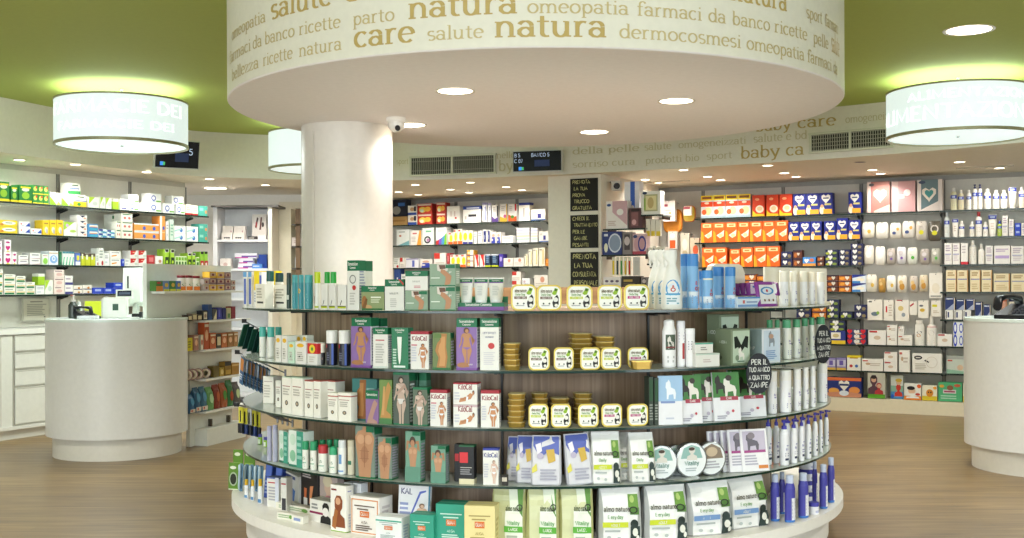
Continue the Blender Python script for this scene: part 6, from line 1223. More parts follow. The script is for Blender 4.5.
 'whlid': ('#f2eee8', [('e', .5, .5, .2, .14, '#d8c0a8'), ('r', .05, .86, .5, .98, '#b82a2a')], 'white baby care carton with red corner', 'carton', []),
 'big': ('#f2eee6', [('e', .2, .78, .14, .11, '#2a2a34'), ('r', .12, .75, .28, .81, '#d8d4cc'), ('p', [(.4, .62), (.55, .52), (.58, .56), (.46, .68)], '#2a2a30'), ('o', .66, .55, .2, .3, .12, '#e0d8cc'), ('l', .1, .15, .5, .5, 4, '#d0c8bc')], 'large white box with dark oval badge', 'box', []),
 'grgr': ('#c8d0c4', [('r', 0, .82, 1, 1, '#a8aaa4'), ('r', .05, .7, .3, .78, '#c85a50'), ('e', .7, .35, .16, .16, '#d8b898'), ('p', [(0, 0), (1, 0), (1, .12), (0, .25)], '#8fb8a0')], 'grey green box with red badge', 'box', []),
 'diap': ('#20307a', [('r', 0, .84, 1, 1, '#e0703a'), ('h', .5, .62, .16, '#f0ece0'), ('r', .36, .58, .64, .68, '#26346a'), ('e', .2, .3, .16, .16, '#e0a04a'), ('e', .8, .36, .16, .18, '#e0904a'), ('p', [(0, 0), (1, 0), (1, .2), (.5, .3), (0, .2)], '#c8886a'), ('e', .5, .2, .14, .14, '#d8e0ea')], 'wide navy and orange pack with heart', 'pack', []),
 'pic1': ('#c8c4b4', [('r', 0, .0, 1, .16, '#5aa02a'), ('f', 'bust', .0, .16, .7, .9, '#5a3a48'), ('e', .35, .72, .14, .1, '#d8a88a'), ('e', .35, .82, .16, .07, '#2a1c1c'), ('f', 'bust', .4, .16, .9, .6, '#b8343a'), ('e', .66, .48, .12, .08, '#d8a88a')], 'carton with mother and child picture', 'carton', []),
 'pic2': ('#e9ece6', [('r', 0, 0, 1, .3, '#4a90c8'), ('r', 0, .3, 1, .55, '#8fb8a4'), ('f', 'bust', .3, .1, .95, .6, '#c8382a'), ('e', .65, .68, .2, .1, '#e8c0a0'), ('e', .65, .78, .26, .08, '#e0b848'), ('e', .15, .1, .12, .08, '#1f5ac8')], 'white carton with girl in straw hat', 'carton', []),
 'pic3': ('#efece4', [('r', 0, 0, 1, .24, '#e8872a'), ('e', .45, .56, .22, .2, '#e8c0a0'), ('e', .4, .72, .24, .12, '#1f1c1c'), ('f', 'bust', .1, .1, .9, .4, '#f2f0ea'), ('e', .88, .85, .12, .12, '#e8622a'), ('e', .8, .35, .14, .08, '#c8403a')], 'white carton with dark haired boy', 'carton', []),
 'pic4': ('#f0e9d0', [('r', 0, 0, 1, .3, '#d8c030'), ('e', .5, .5, .24, .26, '#d88a2a'), ('e', .42, .55, .05, .05, '#2a1c10'), ('e', .58, .55, .05, .05, '#2a1c10'), ('e', .85, .85, .12, .1, '#e89a3a')], 'yellow carton with smiling bowl', 'carton', []),
 'pic5': ('#4fb078', [('r', .2, .42, .75, .62, '#d8d0d0'), ('e', .5, .72, .14, .14, '#8a5a3a'), ('r', .24, .48, .7, .56, '#a83a5a'), ('e', .8, .85, .14, .08, '#c85a3a'), ('e', .15, .8, .1, .08, '#d8a03a'), ('l', .1, .1, .9, .35, 2, '#a8d8b8')], 'green patterned nappy carton', 'carton', []),
 # gift boxes
 'gift1': ('#d8c0b8', [('r', .2, 0, 1, 1, '#b0786e'), ('r', .18, 0, .2, 1, '#b83a4a'), ('h', .58, .56, .3, '#efe6d0'), ('h', .58, .54, .18, '#d8a894'), ('e', .2, .9, .12, .05, '#4a4a50'), ('p', [(.3, .05), (1, .25), (1, 0), (.3, 0)], '#e0cabc')], 'pink gift box with cream heart', 'gift box', []),
 'gift2': ('#dcc0bc', [('r', .28, .0, 1, 1, '#d4a4a4'), ('r', .28, 0, .29, 1, '#c8a8a8'), ('o', .66, .62, .18, .14, .2, '#e89aa0'), ('e', .66, .62, .15, .11, '#f4ece8'), ('r', .3, .44, .54, .56, '#f4f0ec')], 'pale pink gift box with round tag', 'gift box', []),
 'gift3': ('#e6dad4', [('r', .16, 0, .84, 1, '#6a8288'), ('h', .48, .55, .3, '#efe6da'), ('h', .48, .56, .18, '#4a9a98'), ('e', .2, .92, .14, .05, '#3a4a6a'), ('p', [(.16, .04), (.84, .3), (.84, 0), (.16, 0)], '#e8dcd4')], 'grey gift box with teal heart', 'gift box', []),
 # cosmetics
 'cw': ('#f2eee8', [('l', .15, .6, .85, .92, 3, '#b8a8b8'), ('l', .15, .15, .85, .45, 3, '#d8ccd0'), ('r', .1, .46, .9, .5, '#8a8ac0')], 'white cosmetic carton', 'carton', []),
 'cwr': ('#f2eee8', [('l', .15, .5, .85, .9, 3, '#c8c0c0')], 'white cosmetic carton with red foot', 'carton', [(0, .12, '#d82a3a')]),
 'cwl': ('#f2eee8', [('l', .1, .65, .9, .85, 2, '#b8a0c0'), ('r', .06, .3, .94, .46, '#c0a8d8')], 'wide white cosmetic carton with lilac band', 'carton', []),
 'ccr': ('#f0e0b8', [('r', .05, .56, .95, .6, '#5a6ab8'), ('l', .15, .72, .85, .92, 2, '#b09060'), ('l', .15, .1, .85, .4, 3, '#d8c090'), ('r', .94, 0, 1, 1, '#c88a4a')], 'cream cosmetic carton with blue line', 'carton', []),
 'cnv': ('#26366e', [('p', [(.1, .0), (1, 0), (1, .6)], '#a8b0c8'), ('r', .1, .86, .8, .94, '#d8dce8'), ('r', .9, 0, 1, 1, '#d8c8b0')], 'navy and silver cosmetic carton', 'carton', []),
 'cwb': ('#f0ece6', [('r', .3, .2, .5, .8, '#26366e'), ('r', .1, .1, .2, .9, '#3a3a3a')], 'low white and navy carton', 'carton', []),
 'tis': ('#f0f2f6', [('o', .2, .5, .2, .5, .4, '#2040c0'), ('o', .8, .5, .2, .4, .3, '#2040c0')], 'white tissue pack with blue arcs', 'tissue pack', []),
}
STK = {1: [''], 2: ['bottom', 'top'], 3: ['bottom', 'middle', 'top'], 4: ['bottom', 'second up', 'third up', 'top']}
def row(line, zs, lv, sname, anchor, items, back=.012, gap=.965, depth=.11, clear=None):
    ln = line.off(back); z = zs[lv]; count = {}; total = {}
    for it in items: total[it[3]] = total.get(it[3], 0) + (it[4] if len(it) > 4 else 1)
    for it in items:
        x0, x1, yt, st = it[:4]; nx = it[4] if len(it) > 4 else 1; nz = it[5] if len(it) > 5 else 1; opt = it[6] if len(it) > 6 else {}
        base, dec, desc, cat, bands = ST[st]
        l2 = ln.off(opt.get('back', 0)); zz = z
        s0, s1 = l2.hit(x0), l2.hit(x1); W_ = (s1 - s0) / nx
        mid = l2.at((s0 + s1) / 2); 
        if 'yb' in opt: zz = zat((x0 + x1) / 2, opt['yb'], mid.y)
        H = (zat((x0 + x1) / 2, yt, mid.y) - zz) / nz
        d = opt.get('d', min(depth, .26 - opt.get('back', 0)))
        for i in range(nx):
            count[st] = count.get(st, 0) + 1
            for k in range(nz):
                c = l2.at(s0 + W_ * (i + .5), d / 2)
                o = carton_mb(W_ * gap, d, H - .002, base, bands, dec).obj('%s_%s' % ({'L': 'medicine', 'M': 'pharmacy', 'R': 'baby', 'C': 'cosmetic'}[sname[0]], cat.replace(' ', '_')), None, (c.x, c.y, zz + .001 + k * H), line.rz + opt.get('turn', 0))
                lab = desc
                if total[st] > 1: lab += ', %s from the %s' % (ordn[count[st] - 1], anchor)
                if nz > 1: lab += ', ' + STK[nz][k]
                lab += (' on the ' if total[st] * nz == 1 else ', ') + sname[2:]
                tag(o, lab, cat, (desc + ' on the ' + sname[2:]) if total[st] * nz > 1 else None)
NL = ['L:top counter shelf', 'L:second counter shelf', 'L:third counter shelf', 'L:fourth counter shelf']
row(LF, LL, 0, NL[0], 'drawers', [(-2, 10, 181.5, 'teag'), (11.5, 18, 186, 'teag'), (19.5, 32.5, 185, 'teag'), (33, 49, 185.5, 'tear', 3, 2), (50, 61.5, 192.5, 'whg'), (62, 74, 194, 'whg'), (68, 81, 183, 'tealt', 1, 1, dict(yb=194.2, back=.06, d=.1)), (75, 87, 195, 'whyl'),
    (89, 99.5, 197, 'whlm'), (100.5, 105.8, 197, 'whlm'), (106.2, 112, 198, 'whlm'), (113, 119, 199, 'lime'), (120, 128.5, 199, 'whbt'), (129, 139, 194.5, 'whe', 1, 2), (140, 149, 203, 'whp'), (149.5, 162, 193.5, 'whe', 1, 2), (163.5, 175, 203.5, 'whe'),
    (172, 184, 196, 'whe', 1, 1, dict(yb=204.6, d=.10)), (176, 185.5, 205, 'whe'), (186, 192, 204.5, 'crmr'), (192.5, 198.5, 205.5, 'crmr'), (199, 208, 206, 'teal')])
row(LF, LL, 1, NL[1], 'drawers', [(0, 18, 220, 'ylong', 1, 2), (19, 30.5, 221.5, 'whtri', 1, 2), (31, 42, 228.5, 'whtri'), (43, 49.8, 220, 'ybox'), (50, 56.8, 220, 'ybox'), (57, 63.5, 220, 'ybox'), (64, 77, 222, 'whgtri'), (78, 87.5, 215, 'navy4', 1, 4), (88, 98.5, 224, 'blor', 1, 2),
    (99, 107, 229, 'bltl', 1, 2), (107.5, 115, 230, 'bltl', 1, 2), (112, 116, 214.5, 'crm3', 1, 1, dict(back=.1)), (116.5, 121, 221, 'crm3', 1, 2), (121.5, 133, 213.5, 'crm3', 1, 3), (134, 159.5, 223.5, 'olong', 1, 2), (160, 165.5, 216, 'otall'), (166.5, 169, 221, 'whp'), (170.5, 174, 219.5, 'plg'), (174.5, 186, 226, 'whtl', 1, 2), (187, 198.5, 226.5, 'whtl', 1, 2), (199, 208, 224, 'teal', 1, 2)])
row(LF, LL, 2, NL[2], 'drawers', [(-6, 2.5, 241, 'mag', 1, 2), (4, 12, 252, 'mag'), (4.5, 11.5, 239.5, 'mag', 1, 1, dict(yb=251.9, d=.09)), (12.3, 17, 252, 'mag'), (18.5, 28.5, 255, 'whgr', 1, 2), (30, 40.5, 253, 'whgr', 1, 2), (42.5, 48.5, 254, 'grw'), (49, 58.5, 251, 'blw'), (59.5, 62, 251.5, 'grn'), (62.5, 74.5, 251.5, 'stripe', 4, 1), (75.5, 80.5, 253, 'bly'), (81.5, 85, 252.5, 'dkly'), (85.5, 90.5, 253.5, 'dkly'), (91, 95.5, 253.5, 'dkly'),
    (96, 98.8, 254, 'whre'), (99, 104, 248, 'whre'), (104.5, 109.5, 253, 'whp'), (110.5, 121, 251, 'whor', 1, 2), (122, 124.5, 259, 'blue'), (125, 130, 258.5, 'whp'), (130.5, 138, 250.5, 'redw', 1, 2), (138.5, 146.8, 250.5, 'redw', 1, 2), (147.5, 155, 255, 'redk'), (155.5, 163, 256, 'whrd'), (165, 169, 249, 'gblk'), (171, 174.5, 249.5, 'gblk'), (175.5, 187, 256, 'gsm', 4, 1), (188, 191.5, 253, 'gblk'), (192.5, 195.5, 253, 'gblk'), (196, 199.5, 257, 'gsm'), (200.5, 204, 251.5, 'grred'), (204.5, 208, 251.5, 'grred')])
row(LF, LL, 3, NL[3], 'drawers', [(-6, 3, 269, 'whgf', 1, 3), (4, 15.5, 274, 'whgf', 1, 3), (16, 25.8, 276, 'whgf', 1, 3), (26.2, 35, 282, 'whgf', 1, 2), (36, 44.5, 285.5, 'whp'), (38, 45, 273.5, 'lime', 1, 1, dict(yb=285.2, d=.08)), (45, 53, 280, 'whlm'), (54, 64.5, 269.5, 'pink3', 1, 3), (65, 73, 275.5, 'whbf', 1, 2), (73.5, 82.5, 285.5, 'flat', 1, 2), (83, 92, 285, 'flat', 1, 2), (93, 103, 287.5, 'blue'), (103.5, 113, 287.5, 'blue'), (113.5, 123, 282.5, 'blue', 1, 2), (124, 128, 286, 'whp')])
NM = ['M:top middle shelf', 'M:second middle shelf', 'M:third middle shelf', 'M:fourth middle shelf']
row(BF, ML, 0, NM[0], 'column', [(390, 407.5, 216.5, 'tan'), (390, 407, 199.5, 'elec', 1, 1, dict(yb=216.3)), (408, 417, 205.5, 'whbl', 1, 2), (417.5, 432.5, 203.5, 'redy', 1, 2), (436.5, 446, 202.5, 'redy', 1, 2), (447, 460, 206, 'wred'), (463, 481.5, 206, 'wnav'), (482.5, 487.5, 202.5, 'wvio'), (488, 491.5, 203, 'wvio'), (492, 498.5, 205, 'mag1'), (500, 507.5, 204, 'mag2'), (508.5, 517, 204, 'mag3'), (519, 530, 202.5, 'wcap'), (531, 546, 209, 'wdev')])
row(BF, ML, 1, NM[1], 'column', [(396.5, 409.5, 229.5, 'wteal'), (410.5, 421.5, 230.5, 'worg'), (422.5, 434, 228, 'wblk'), (436, 447, 227.5, 'rain'), (448.5, 453, 232.5, 'ycir'), (453.5, 457.5, 229.5, 'ycir'), (458, 462.5, 229, 'ycir'), (463, 468, 230.5, 'yciv'), (468.5, 473, 230.5, 'yciv'), (474, 477, 232, 'whp'), (478, 482.5, 230.5, 'whp'), (483, 487, 229.5, 'navt'), (487.5, 490.5, 229.5, 'navt'), (491, 496, 232, 'face'), (496.5, 501, 232, 'face'), (502, 513, 235.5, 'whp'), (516.5, 530, 227.5, 'lav'), (531, 538, 228, 'lav'), (539, 549, 231, 'wdev')])
row(BF, ML, 2, NM[2], 'column', [(393.5, 399.5, 258, 'whre'), (400, 405.5, 257.5, 'whtop'), (406, 418.5, 258.5, 'wvio'), (420, 432, 259, 'face'), (434, 446, 253, 'whtop'), (447, 449.5, 253, 'redk'), (450, 466, 254.5, 'ycir', 3, 1), (467, 473.5, 250, 'oran3', 1, 3), (474.5, 479, 254.5, 'redl'), (480, 484.8, 254.5, 'redl'), (485, 490.5, 254, 'navl'), (491.5, 498, 254, 'navl'), (499, 503, 254, 'purp'), (503.5, 513, 258, 'whpk'), (513.5, 524, 257.5, 'whpk'), (524.5, 528, 254, 'crmt'), (528.5, 532.5, 249.5, 'crmt'), (533, 538.5, 248, 'crmt'), (539, 545, 247.5, 'crmt'), (545.5, 549, 258.5, 'orng')])
row(BF, ML, 3, NM[3], 'column', [(394, 400, 269, 'blut'), (401, 412, 274, 'whre'), (413, 420, 272, 'whp'), (421, 430, 271, 'navl'), (512, 521, 271.5, 'whtop', 1, 2), (522, 530, 278, 'whbt'), (534, 548, 275, 'whpk')])
NR = ['R:%s baby shelf' % n for n in ('top', 'second', 'third', 'fourth', 'fifth', 'sixth', 'seventh')]
row(BF, RL, 0, NR[0], 'pillar', [(701, 751, 194.8, 'mult', 4, 1), (752.5, 765, 195, 'redb'), (766.5, 779, 194.5, 'redb'), (779.5, 792.5, 194, 'redb'), (793, 833, 193.2, 'navyh', 3, 1), (848.5, 861.5, 192, 'navyh'), (867, 890.5, 181.5, 'gift1', 1, 1, dict(d=.14)), (891.5, 916, 181, 'gift2', 1, 1, dict(d=.14)), (917, 943, 179.5, 'gift3', 1, 1, dict(d=.14))])
row(BF, RL, 1, NR[1], 'pillar', [(701, 788, 221.7, 'oraw', 7, 1), (788.5, 822, 221.5, 'navyh', 3, 1), (824, 836, 221, 'navyh'), (836.5, 848, 218, 'navyh'), (848.5, 860.5, 220, 'navyh')])
row(BF, RL, 2, NR[2], 'pillar', [(702, 727, 247.5, 'oraw', 2, 1), (729.5, 740.5, 249, 'oraw'), (741, 753, 247.3, 'oraw'), (753.5, 780, 246.2, 'oraw', 2, 1), (781, 792.5, 251.5, 'jarn', 1, 2), (793, 802, 250, 'jarb', 1, 2), (802.5, 816, 257, 'lblu'), (817, 824, 256, 'jarb', 1, 2), (825, 838, 249.5, 'jarg', 1, 3), (838.5, 850, 249.5, 'jarn', 1, 3), (850.5, 863, 243.5, 'jarn', 1, 4)])
row(BF, RL, 3, NR[3], 'pillar', [(742, 756, 274, 'jaro', 1, 3), (757, 772, 275, 'jaro', 1, 3), (826.5, 838, 275, 'jarb', 1, 3), (838.5, 851, 275, 'jaro', 1, 3), (852, 866, 274.5, 'whbb', 1, 2)])
row(BF, RL, 4, NR[4], 'pillar', [(796, 811, 305, 'jarn', 1, 2), (812, 826, 305, 'jaro', 1, 2), (826.5, 839, 299.5, 'jarg', 1, 3), (840, 852.5, 311.5, 'jarg'), (854, 867, 304.5, 'jarn', 1, 2)])
row(BF, RL, 5, NR[5], 'pillar', [(829, 845.5, 331, 'navw'), (829, 845, 320.5, 'jarg', 1, 2, dict(yb=331)), (847, 866, 329.5, 'redh', 1, 3), (868, 886, 330.5, 'whlid'), (886.5, 897, 325, 'whc', 1, 2), (897.5, 912, 335, 'whc'), (898, 904, 326.5, 'whc', 1, 1, dict(yb=335, d=.08)), (937, 952, 334, 'whlid'), (953, 963, 322, 'tis', 1, 2)])
row(BF, RL, 6, NR[6], 'pillar', [(826, 835.5, 358, 'purc'), (836, 846, 358, 'purc'), (846.5, 860.5, 355.5, 'yelw'), (861, 883, 359, 'whc'), (883.5, 897, 352, 'whlid', 1, 2), (898.5, 909.5, 350, 'whc'), (911.5, 942, 353.5, 'big'), (946, 966, 356, 'grgr')])
plz = [EYE - 1.17]
row(BF, plz, 0, 'R:low white plinth', 'chalkboards', [(826, 861.5, 377.5, 'diap'), (867, 885, 372.5, 'pic1'), (890, 903, 375, 'pic2', 1, 1, dict(back=.06)), (903.5, 921, 383.5, 'pic3'), (921.5, 937, 385.5, 'pic4'), (937.5, 962, 382.5, 'pic5'), (962.5, 966, 383, 'pic4')])
NC = ['C:%s lotion shelf' % n for n in ('top', 'second', 'third', 'fourth', 'fifth')]
row(BF, RL, 2, NC[2], 'pouches', [(944.5, 952, 243, 'cw'), (952.5, 960, 243, 'cw'), (961, 968, 243, 'cwr'), (985.5, 993, 245.5, 'cw'), (994, 1010.5, 245.5, 'cwl'), (1011, 1024, 246, 'cw')])
row(BF, RL, 3, NC[3], 'pouches', [(946, 956.5, 270, 'ccr'), (957, 968, 270, 'ccr'), (970, 980.5, 270, 'ccr'), (981.5, 992, 270, 'ccr'), (993.5, 1010, 273.5, 'ccr'), (1011, 1026, 273.5, 'ccr')])
row(BF, RL, 4, NC[4], 'pouches', [(945, 953, 310, 'cwb'), (953.5, 962, 310, 'cwb'), (962.5, 971, 310, 'cwb'), (945, 955, 297.5, 'cnv', 1, 1, dict(yb=309.9)), (956, 965, 299.5, 'cnv', 1, 1, dict(yb=309.9)), (966, 974.5, 299, 'cnv', 1, 1, dict(yb=309.9)), (975, 982, 302, 'cnv'), (983.5, 990.5, 304.5, 'cnv')])
# lotion bottles
def wbot(z, x0, x1, yt, body, cap, lab, capf=.2, dec=(), sy=.7, neck=.5, kind='cap', capr=None, back=.0, foot=None, name='lotion_bottle', cat='bottle', grp=None):
    ln = BF.off(.03 + back); c0 = (x0 + x1) / 2; s = ln.hit(c0); p = ln.at(s); w = (ln.hit(x1) - ln.hit(x0)); h = zat(c0, yt, p.y) - z
    tag(bottle(name, w * .97, h, body, cap, capf, dec, sy, neck, capr, (*ln.at(s, w / 2 * sy), z + .001), BF.rz, kind, foot=foot), lab, cat, grp)
BLB = '#2438a8'
BAND = [('r', .0, .62, 1, .8, BLB), ('r', .3, .66, .7, .76, '#b8c4e8'), ('l', .3, .2, .7, .5, 3, '#d0c4b8')]
MUS = '#efeae0'
for i, (x0, x1, yt, b, k) in enumerate([(950.5, 957, 188, '#d8d4b0', 'cap'), (958, 964, 190, '#d8ceac', 'cap'), (966.5, 971.5, 190, MUS, 'cap'), (972.5, 977.5, 184.5, MUS, 'pump'), (977.8, 982.5, 184.5, MUS, 'pump'), (984, 991, 189, MUS, 'cap'), (993, 999.5, 190, MUS, 'cap'), (1001, 1007.5, 190, MUS, 'cap'), (1019, 1026, 187, '#e0d8c4', 'cap')]):
    wbot(RL[0], x0, x1, yt, b, '#e9e6e0' if k == 'cap' else '#1e2a6a', 'blue banded lotion bottle on the top lotion shelf, %s from the gift boxes' % ordn[i], .16, BAND, .7, .5, k, None, grp='blue banded bottles of the top shelf')
def wtube(z, x0, x1, yt, lab):
    ln = BF.off(.03); s = ln.hit((x0 + x1) / 2); w = ln.hit(x1) - ln.hit(x0); p = ln.at(s, w * .4); h = zat((x0 + x1) / 2, yt, p.y) - z
    tag(tube_item('lotion_tube', w, h, MUS, MUS, [('r', 0, .78, 1, .98, BLB), ('r', .25, .84, .75, .92, '#c8d0ec'), ('l', .3, .2, .7, .6, 3, '#d0c4b8')], (p.x, p.y, z + .001), BF.rz, .12, 1.35), lab, 'tube')
wtube(RL[0], 1008.5, 1017, 187.5, 'white tube with wide blue top band on the top lotion shelf')
wtube(RL[1], 988, 997, 215, 'white tube with wide blue top band on the second lotion shelf')
wtube(RL[1], 952, 958.5, 219, 'slim white tube with blue top band on the second lotion shelf')
for i, (x0, x1, yt, b, c) in enumerate([(944.5, 949.5, 212, '#d8dcd8', '#dfe4e8'), (959, 964.5, 221, MUS, '#ece8e0'), (969.5, 974.5, 221.5, '#e0dcd0', '#e8e4dc'), (975.5, 982, 212, MUS, '#b8343a'), (983, 988, 222, MUS, '#ece8e0'), (997.5, 1002, 221, '#a8c040', BLB)]):
    wbot(RL[1], x0, x1, yt, b, c, 'blue banded lotion bottle on the second lotion shelf, %s from the pouches' % ordn[i], .18, BAND, .7, .5, grp='blue banded bottles of the second shelf')
row(BF, RL, 1, NC[1], 'pouches', [(1002.5, 1008, 215.5, 'cw'), (1009, 1014, 219, 'cw'), (1015, 1021, 223, 'blue', 1, 2), (1021.5, 1027, 223, 'cw')])
wbot(RL[2], 969, 976.5, 240.5, MUS, MUS, 'white bottle with dark collar and small spout on the third lotion shelf', .18, [('r', 0, .9, 1, .96, '#3a5a8a'), ('l', .25, .2, .75, .8, 5, '#c8bcb0')], .7, .4)
wbot(RL[2], 978, 984.5, 244, MUS, MUS, 'white spray bottle on the third lotion shelf', .25, [('l', .25, .2, .75, .8, 5, '#c8bcb0')], .7, .4)
wbot(RL[5], 914, 924, 320.5, MUS, MUS, 'white baby lotion bottle with brown emblem on the sixth shelf', .12, [('e', .5, .6, .2, .06, '#3a3a4a'), ('e', .45, .46, .16, .07, '#c88a4a'), ('l', .2, .1, .8, .3, 2, '#d0c8c0')], .6, .7, capr=.72)
wbot(RL[5], 926, 936, 316, MUS, MUS, 'white baby spray bottle with red collar on the sixth shelf', .28, [('r', 0, .86, 1, .94, '#b8343a'), ('e', .5, .6, .25, .12, '#d8d0c8'), ('l', .2, .1, .8, .4, 3, '#d0c8c0')], .7, .4)
for i, (x0, x1, b, c) in enumerate([(1001, 1007, '#d8a088', '#c86a4a'), (1008.5, 1015.5, '#e6dcc8', '#2a2c4a')]):
    wbot(RL[4], x0, x1, 297, b, c, ['pinkish bottle with orange cap behind the telephone', 'cream bottle with dark cap behind the telephone'][i], .2, [('l', .2, .2, .8, .7, 3, '#c8b8a8')], .7, .9)
# ---- hanging pouches
PEGS = []
def pouch(x0, x1, yt, yb, col, dec, lab, d=.05, cat='pouch', back=.03, grp=None, name='hanging_pouch'):
    ln = BF.off(back); c0 = (x0 + x1) / 2; s = ln.hit(c0); p = ln.at(s, d / 2); w = ln.hit(x1) - ln.hit(x0); z1, z0 = zat(c0, yt, p.y), zat(c0, yb, p.y); h = z1 - z0
    mb = MB(); n = 12; rings = []
    for a_, b_, v in [(.7, .3, 0), (.92, .8, .08), (1, 1, .3), (1, 1, .6), (.94, .75, .85), (.8, .25, .95), (.74, .08, 1)]:
        rings.append([(w / 2 * a_ * (abs(math.cos(t)) ** .6) * (1 if math.cos(t) > 0 else -1), d / 2 * b_ * math.sin(t), v * h) for t in [2 * PI * i / n for i in range(n)]])
    mb.loft(rings, mat(col, .3))
    decals(mb, dec + [('e', .5, .93, .05, .02, '#4a4640')], lambda u, v, l: ((u - .5) * w, -d / 2 * (1 if .3 < v < .62 else .96 if v < .8 else .45) * 1.0 - .002 - .0006 * l, v * h), w, h)
    tag(mb.obj(name, None, (p.x, p.y, z0), BF.rz), lab, cat, grp); PEGS.append((s, z1 - .01))
DT = {'y': [('e', .6, .4, .14, .12, '#e0b850'), ('e', .35, .6, .16, .1, '#f4f0e4')], 'g': [('e', .55, .4, .16, .1, '#58b040'), ('e', .4, .7, .2, .1, '#f0ece4')], 'v': [('e', .55, .35, .14, .08, '#7a58a8'), ('e', .45, .65, .25, .14, '#d8d0d0')], 'w': [('e', .5, .55, .3, .22, '#f6f4ee')], 'b': [('e', .4, .35, .16, .1, '#4a5a8a'), ('e', .7, .6, .12, .1, '#e0a850')], 'o': [('e', .5, .35, .26, .2, '#c89038'), ('e', .4, .6, .2, .12, '#e0c080')], 'k': [('o', .5, .6, .3, .2, .3, '#d8d0c8'), ('e', .5, .4, .2, .12, '#d8d020')]}
RW = [('first row', [(861.5, 874.5, 222, 238, 'y', '#eee6d4'), (875.5, 888.5, 222.5, 238.5, 'w', '#f2ece0'), (889.5, 901.5, 223, 238.5, 'b', '#e6dfd0'), (902, 915, 221, 238, 'b', '#e6dfd4'), (915.5, 927.5, 221, 240, 'k', '#c8c0b4'), (928, 941.5, 221, 241, 'k', '#5a5448')]),
      ('second row', [(863.5, 874, 245.5, 264, 'w', '#eee6d6'), (875, 885.5, 246.5, 265, 'w', '#f4f0e6'), (886.5, 895.5, 248.5, 264.5, 'v', '#b8aea4'), (896.5, 906, 247, 264, 'v', '#e6e2e4'), (907, 917.5, 247.5, 264.5, 'g', '#e4e4d8'), (920, 929.5, 249, 264.5, 'v', '#b0a69c'), (931, 940.5, 248.5, 264.5, 'g', '#b4b2a4')]),
      ('third row', [(865.5, 877, 274.5, 292, 'y', '#eae2d0'), (878, 885.5, 278, 292.5, 'o', '#b8904a'), (886, 896, 275.5, 292, 'y', '#f2eee4'), (897, 907, 275.5, 292.5, 'o', '#e4dac8'), (909, 918, 276, 292.5, 'o', '#c8bcae'), (919, 928, 275, 291.5, 'o', '#d4c4a8')])]
for rn, R in RW:
    for i, (x0, x1, y0, y1, k, c) in enumerate(R):
        pouch(x0, x1, y0, y1, c, DT[k], 'small %s pouch, %s under the gift boxes, %s from the navy cartons' % ({'y': 'cream and yellow', 'w': 'plain cream', 'b': 'cream and blue', 'k': 'black and white', 'v': 'grey and violet', 'g': 'pale green marked', 'o': 'tan and gold'}[k], rn, ordn[i]), grp='hanging pouches, ' + rn)
def hcard(x0, x1, yt, yb, base, dec, lab, cat='blister card', d=.02, back=.03, bands=(), line=None):
    ln = (line or BF).off(back); c0 = (x0 + x1) / 2; s = ln.hit(c0); p = ln.at(s, d / 2); w = ln.hit(x1) - ln.hit(x0); z1, z0 = zat(c0, yt, p.y), zat(c0, yb, p.y)
    tag(carton_mb(w * .97, d, z1 - z0, base, bands, dec + [('e', .5, .95, .04, .02, '#5a564e')]).obj('hanging_blister_card', None, (p.x, p.y, z0), BF.rz), lab, cat); 
    if line is None: PEGS.append((s, z1 - .008))
for i, (x0, x1, y0, y1, dec) in enumerate([(929, 942.5, 273, 298, [('e', .5, .4, .3, .2, '#e8ddc8'), ('r', .1, .05, .9, .1, '#8a8a84')]), (867, 882.5, 299.5, 320, [('r', .1, .86, .3, .94, '#5a5a5a'), ('e', .5, .3, .25, .1, '#6a7a8a'), ('e', .7, .35, .1, .08, '#8ab04a')]), (883.5, 893.5, 300, 320.5, [('r', .2, .4, .36, .7, '#c83a3a'), ('l', .5, .2, .9, .8, 5, '#d0c0b0')]), (895, 909, 300, 321, [('e', .4, .6, .2, .12, '#d8c078'), ('e', .6, .3, .14, .1, '#98a0a8'), ('r', .1, .96, .5, 1, '#b82a3a')]), (909.5, 917, 301.5, 315, [('p', [(0, .7), (.5, .9), (.6, .8), (.1, .6)], '#b82a3a')]), (918, 928.5, 300.5, 318, [('e', .4, .45, .25, .1, '#d8b040'), ('e', .3, .7, .2, .06, '#6a6a74')]), (931, 941, 300.5, 316.5, [('r', .1, .6, .6, .75, '#d8d030'), ('l', .2, .2, .8, .4, 2, '#d0c0a8')])]):
    hcard(x0, x1, y0, y1, '#efe8dc', dec, ['tall cream blister card at the end of the third pouch row', 'wide white card with grey picture hanging below the pouches', 'white card with red bar hanging below the pouches', 'large white card with yellow toy hanging below the pouches', 'small white card with red slash hanging below the pouches', 'white card with amber oval hanging below the pouches', 'white card with yellow bar hanging below the pouches'][i])
pegsL = [(s - Rb[3], z) for s, z in PEGS]
unit(BF, Rb[3], Rb[4], [RL[0], RL[5], RL[6]], 'wall shelving bay of gift boxes and hanging pouches', panel_m, pegs=pegsL)
